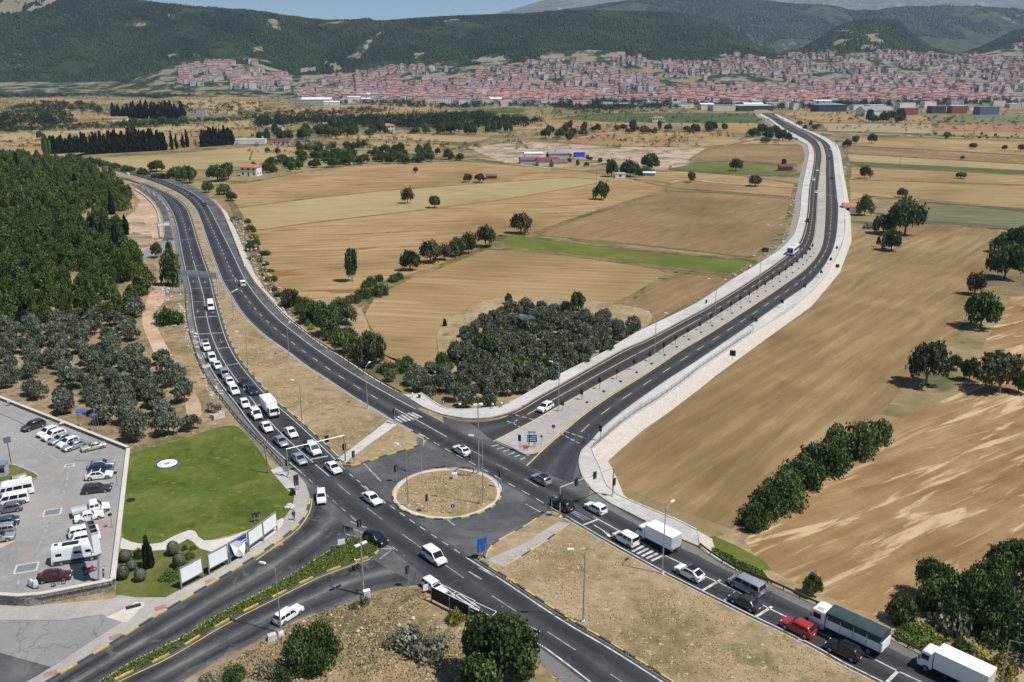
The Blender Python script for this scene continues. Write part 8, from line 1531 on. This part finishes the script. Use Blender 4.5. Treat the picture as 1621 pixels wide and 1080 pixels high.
for k, (x, y) in enumerate(along(far_side, (1215, 520), (1318, 400), 6)):
    o = empty('pavement_sapling', (x, y, IT), k, 'young tree on the outer pavement where the town road curves', 'sapling', 'saplings of the outer pavement'); MB().tube((0, 0, 0), (0, 0, 1.4), .03, .025, 5).build('stem', M['bark'], o); c = link('crown', proto('broad', k % 4)[0], o); c.location = (0, 0, 1.0); c.scale = (.5, .5, 1.6)
# two wheelers
def bike(px, py, hd, label, body, name='motorcycle', cat='motorcycle', z=DK, box=False, slim=False):
    x, y = G(px, py, z); o = empty(name, (x, y, z), facing(px, py, *hd, z), label, cat)
    for s in (-.65, .65):
        bm = MB(); q = [(.31 * math.cos(t), .31 * math.sin(t)) for t in np.linspace(0, 6.283, 19)]; rw = .05 if not slim else .025
        wv = MB().loft([[(s + a * 1.0, -rw, .31 + c), (s + a, rw, .31 + c), (s + a * .72, rw, .31 + c * .72), (s + a * .72, -rw, .31 + c * .72)] for a, c in q], cap=False); wv.build('wheel', M['tyre'], o)
    if slim:
        MB().tube((-.65, 0, .31), (-.1, 0, .3), .02).tube((-.1, 0, .3), (.45, 0, .8), .022).tube((-.25, 0, .85), (-.1, 0, .3), .022).tube((-.25, 0, .8), (.45, 0, .85), .022).tube((-.65, 0, .31), (-.25, 0, .78), .018).tube((.45, 0, .9), (.65, 0, .31), .02).build('frame', M['black'], o)
    else:
        MB().loft([[(-.75, -.1, .6), (-.75, .1, .6), (-.75, .08, .82), (-.75, -.08, .82)], [(-.2, -.16, .35), (-.2, .16, .35), (-.2, .12, .8), (-.2, -.12, .8)], [(.25, -.17, .4), (.25, .17, .4), (.25, .12, .92), (.25, -.12, .92)], [(.5, -.08, .6), (.5, .08, .6), (.5, .06, .98), (.5, -.06, .98)]]).build('body', M[body], o); MB().tube((.45, 0, 1.0), (.65, 0, .31), .05).build('fork', M['grey_steel'], o)
    MB().box((-.35, 0, .86), (.62 if not slim else .25, .24 if not slim else .12, .1)).build('saddle', M['black'], o); MB().tube((.42, -.36, 1.02), (.42, .36, 1.02), .025).build('handlebar', M['dark_steel'], o)
    if box: MB().box((-.8, 0, 1.1), (.5, .5, .45)).build('top_box', M['black_plastic'], o)
    return o
bike(143, 907, (170, 895), 'red motorcycle with a big black top box by the display column', 'paint_red', box=True); bike(164.5, 909, (166, 880), 'yellow scooter standing behind the display column', 'kerb_yellow', 'scooter', 'scooter'); bike(93, 927, (115, 921), 'black bicycle leaning by the maroon sedan', 'black', 'bicycle', 'bicycle', slim=True)
o = bike(54, 930, (70, 936), 'motor scooter under a silver grey cover', 'grey_panel', 'covered_scooter', 'scooter')
MB().loft([[(x_, -w_, .25), (x_, -w_ * .9, h_ * .7), (x_, -w_ * .4, h_), (x_, w_ * .4, h_), (x_, w_ * .9, h_ * .7), (x_, w_, .25)] for x_, w_, h_ in ((-1.0, .15, .7), (-.85, .3, 1.1), (-.4, .36, 1.2), (0, .34, .95), (.25, .36, 1.15), (.5, .4, 1.4), (.7, .2, 1.0), (.85, .12, .55))]).build('cover', M['grey_panel'], o, smooth=50)
# people
def skin_mesh(name, J, E, parent, mat, root=0):
    me = bpy.data.meshes.new(name); me.from_pydata([j[:3] for j in J], E, []); me.materials.append(mat); o = link(name, me, parent); o.modifiers.new('skin', 'SKIN'); sv = me.skin_vertices[0].data
    for k, j in enumerate(J): sv[k].radius = (j[3], j[3])
    sv[root].use_root = True; md = o.modifiers.new('sub', 'SUBSURF'); md.levels = 1; md.render_levels = 1; return o
def chain(J, E, start, pts):
    for p in pts: J.append(p); E.append((start, len(J) - 1)); start = len(J) - 1
    return start
def person(x, y, z, rz, label, pose, top, legs, hat=None):
    """a person facing local +x: continuous skin body, jacket, trousers, hair; pose 'walk' or 'ride'"""
    o = empty('person', (x, y, z), rz, label, 'person'); ride = pose == 'ride'
    pz = .98 if not ride else .98; ch = (.06, 0, pz + .42) if ride else (.02, 0, pz + .42); nk = (.12, 0, pz + .56) if ride else (.03, 0, pz + .55); hd = (.17, 0, pz + .72) if ride else (.05, 0, pz + .71)
    J = [(0, 0, pz, .12), (*ch, .13), (*nk, .055), (*hd, .098), (hd[0] + .01, 0, hd[2] + .07, .08)]; E = [(0, 1), (1, 2), (2, 3), (3, 4)]
    arms, lg = [], []
    for s in (-1, 1):
        sh = (ch[0], s * .19, ch[2] + .05, .062)
        if ride: el, wr = (.28, s * .27, ch[2] - .17, .045), (.52, s * .27, ch[2] - .25, .03)
        else: el, wr = (-.06 * s + .02, s * .25, ch[2] - .23, .045), (.10 * -s + .06, s * .25, ch[2] - .46, .03)
        k = chain(J, E, 1, [sh, el, wr]); dx, dz = (.5, -.2) if ride else (.15, -1); n = math.hypot(dx, dz); dx, dz = dx / n, dz / n; pm = (wr[0] + dx * .07, wr[1], wr[2] + dz * .07, .03); k = chain(J, E, k, [pm]); arms.append((sh, el, wr))
        for f in range(4): l = (.06, .07, .065, .05)[f]; yy = (f - 1.5) * .018; chain(J, E, k, [(pm[0] + dx * l * .6 + (0 if ride else yy), pm[1] + (yy if ride else 0), pm[2] + dz * l * .6, .009), (pm[0] + dx * l + .015, pm[1] + (yy if ride else -s * .012), pm[2] + dz * l - (.025 if ride else 0), .008)])
        chain(J, E, k, [(wr[0] + .03 + dx * .03, wr[1] - s * .03, wr[2] + dz * .05, .011), (wr[0] + .04 + dx * .06, wr[1] - s * .035, wr[2] + dz * .08, .009)])
        if ride: kn, an, toe = (.36, s * .17, .72, .06), (.12, s * .17, .34, .04), (.26, s * .17, .28, .035)
        else: kn, an, toe = (.16 * s + .06, s * .10, .52, .06), (.26 * s - .06, s * .10, .09, .04), (.26 * s + .09, s * .10, .04, .035)
        hp = (0, s * .1, pz - .05, .09); chain(J, E, 0, [hp, kn, an, toe]); lg.append((hp, kn, an, toe))
    skin_mesh('body', J, E, o, M['skin'])
    J2 = [(0, 0, pz - .03, .15), (*ch, .165), (*nk, .075)]; E2 = [(0, 1), (1, 2)]
    for sh, el, wr in arms: chain(J2, E2, 1, [(*sh[:3], .078), (*el[:3], .06), (wr[0] * .9 + el[0] * .1, wr[1], wr[2] * .9 + el[2] * .1, .045)])
    skin_mesh('jacket', J2, E2, o, M[top]); J3 = [(0, 0, pz, .145)]; E3 = []
    for hp, kn, an, toe in lg: chain(J3, E3, 0, [(*hp[:3], .105), (*kn[:3], .075), (an[0], an[1], an[2] + .03, .055)])
    skin_mesh('trousers', J3, E3, o, M[legs])
    for hp, kn, an, toe in lg: MB().loft([[(an[0] - .07, an[1] - .04, an[2] - .09), (an[0] - .07, an[1] + .04, an[2] - .09), (an[0] - .07, an[1] + .035, an[2] + .0), (an[0] - .07, an[1] - .035, an[2] + .0)], [(toe[0] + .05, toe[1] - .04, toe[2] - .04), (toe[0] + .05, toe[1] + .04, toe[2] - .04), (toe[0] + .05, toe[1] + .03, toe[2] + .02), (toe[0] + .05, toe[1] - .03, toe[2] + .02)]]).build('shoe', M['black'], o)
    bm = bmesh.new(); bmesh.ops.create_uvsphere(bm, u_segments=14, v_segments=9, radius=.125 if hat else .108); bmesh.ops.delete(bm, geom=[v for v in bm.verts if v.co.z < -.02 and v.co.x > -.02], context='VERTS'); me = bpy.data.meshes.new('hair'); bm.to_mesh(me); bm.free(); me.materials.append(M['white_panel'] if hat else M['black']); h = link('helmet' if hat else 'hair', me, o); h.location = (hd[0] - .01, 0, hd[2] + .05)
    f = MB().box((hd[0] + .105, 0, hd[2] + .0), (.03, .025, .045)).build('nose', M['skin'], o)
    MB().box((hd[0] + .092, .038, hd[2] + .035), (.02, .025, .012)).box((hd[0] + .092, -.038, hd[2] + .035), (.02, .025, .012)).build('eyes', M['black'], o); MB().box((hd[0] + .095, 0, hd[2] - .05), (.015, .05, .01)).build('mouth', M['orange'], o)
    for s in (-1, 1): MB().box((hd[0], s * .1, hd[2] + .01), (.04, .02, .06)).build('ear', M['skin'], o)
x, y = G(465.5, 823, 0); person(x, y, .0, facing(465, 823, 470, 850), 'person in dark clothes walking on the pavement past the last billboard', 'walk', 'dark_cloth', 'dark_cloth')
o = bike(562, 903, (540, 912), 'dark motorcycle ridden along the green median', 'black', z=.0); rzb = o.rotation_euler.z; x, y = o.location[:2]
person(x - .25 * math.cos(rzb), y - .25 * math.sin(rzb), -.02, rzb, 'rider in a yellow top and white helmet on the dark motorcycle', 'ride', 'yellow_cloth', 'denim', hat=True)

# ------------------------------------------------------------------ haze of the far hills: one box of air round everything
b = MB().box((0, 7000, 798), (30000, 15400, 1603)); hz = b.build('haze', bpy.data.materials.new('haze')); tag(hz, kind='stuff')
m = hz.data.materials[0]; m.use_nodes = True; t = m.node_tree; t.nodes.clear(); ou = t.nodes.new('ShaderNodeOutputMaterial'); vo = t.nodes.new('ShaderNodeVolumePrincipled'); vo.inputs['Color'].default_value = (.50, .72, 1, 1); vo.inputs['Density'].default_value = HAZE; vo.inputs['Anisotropy'].default_value = .2
t.links.new(vo.outputs[0], ou.inputs['Volume'])
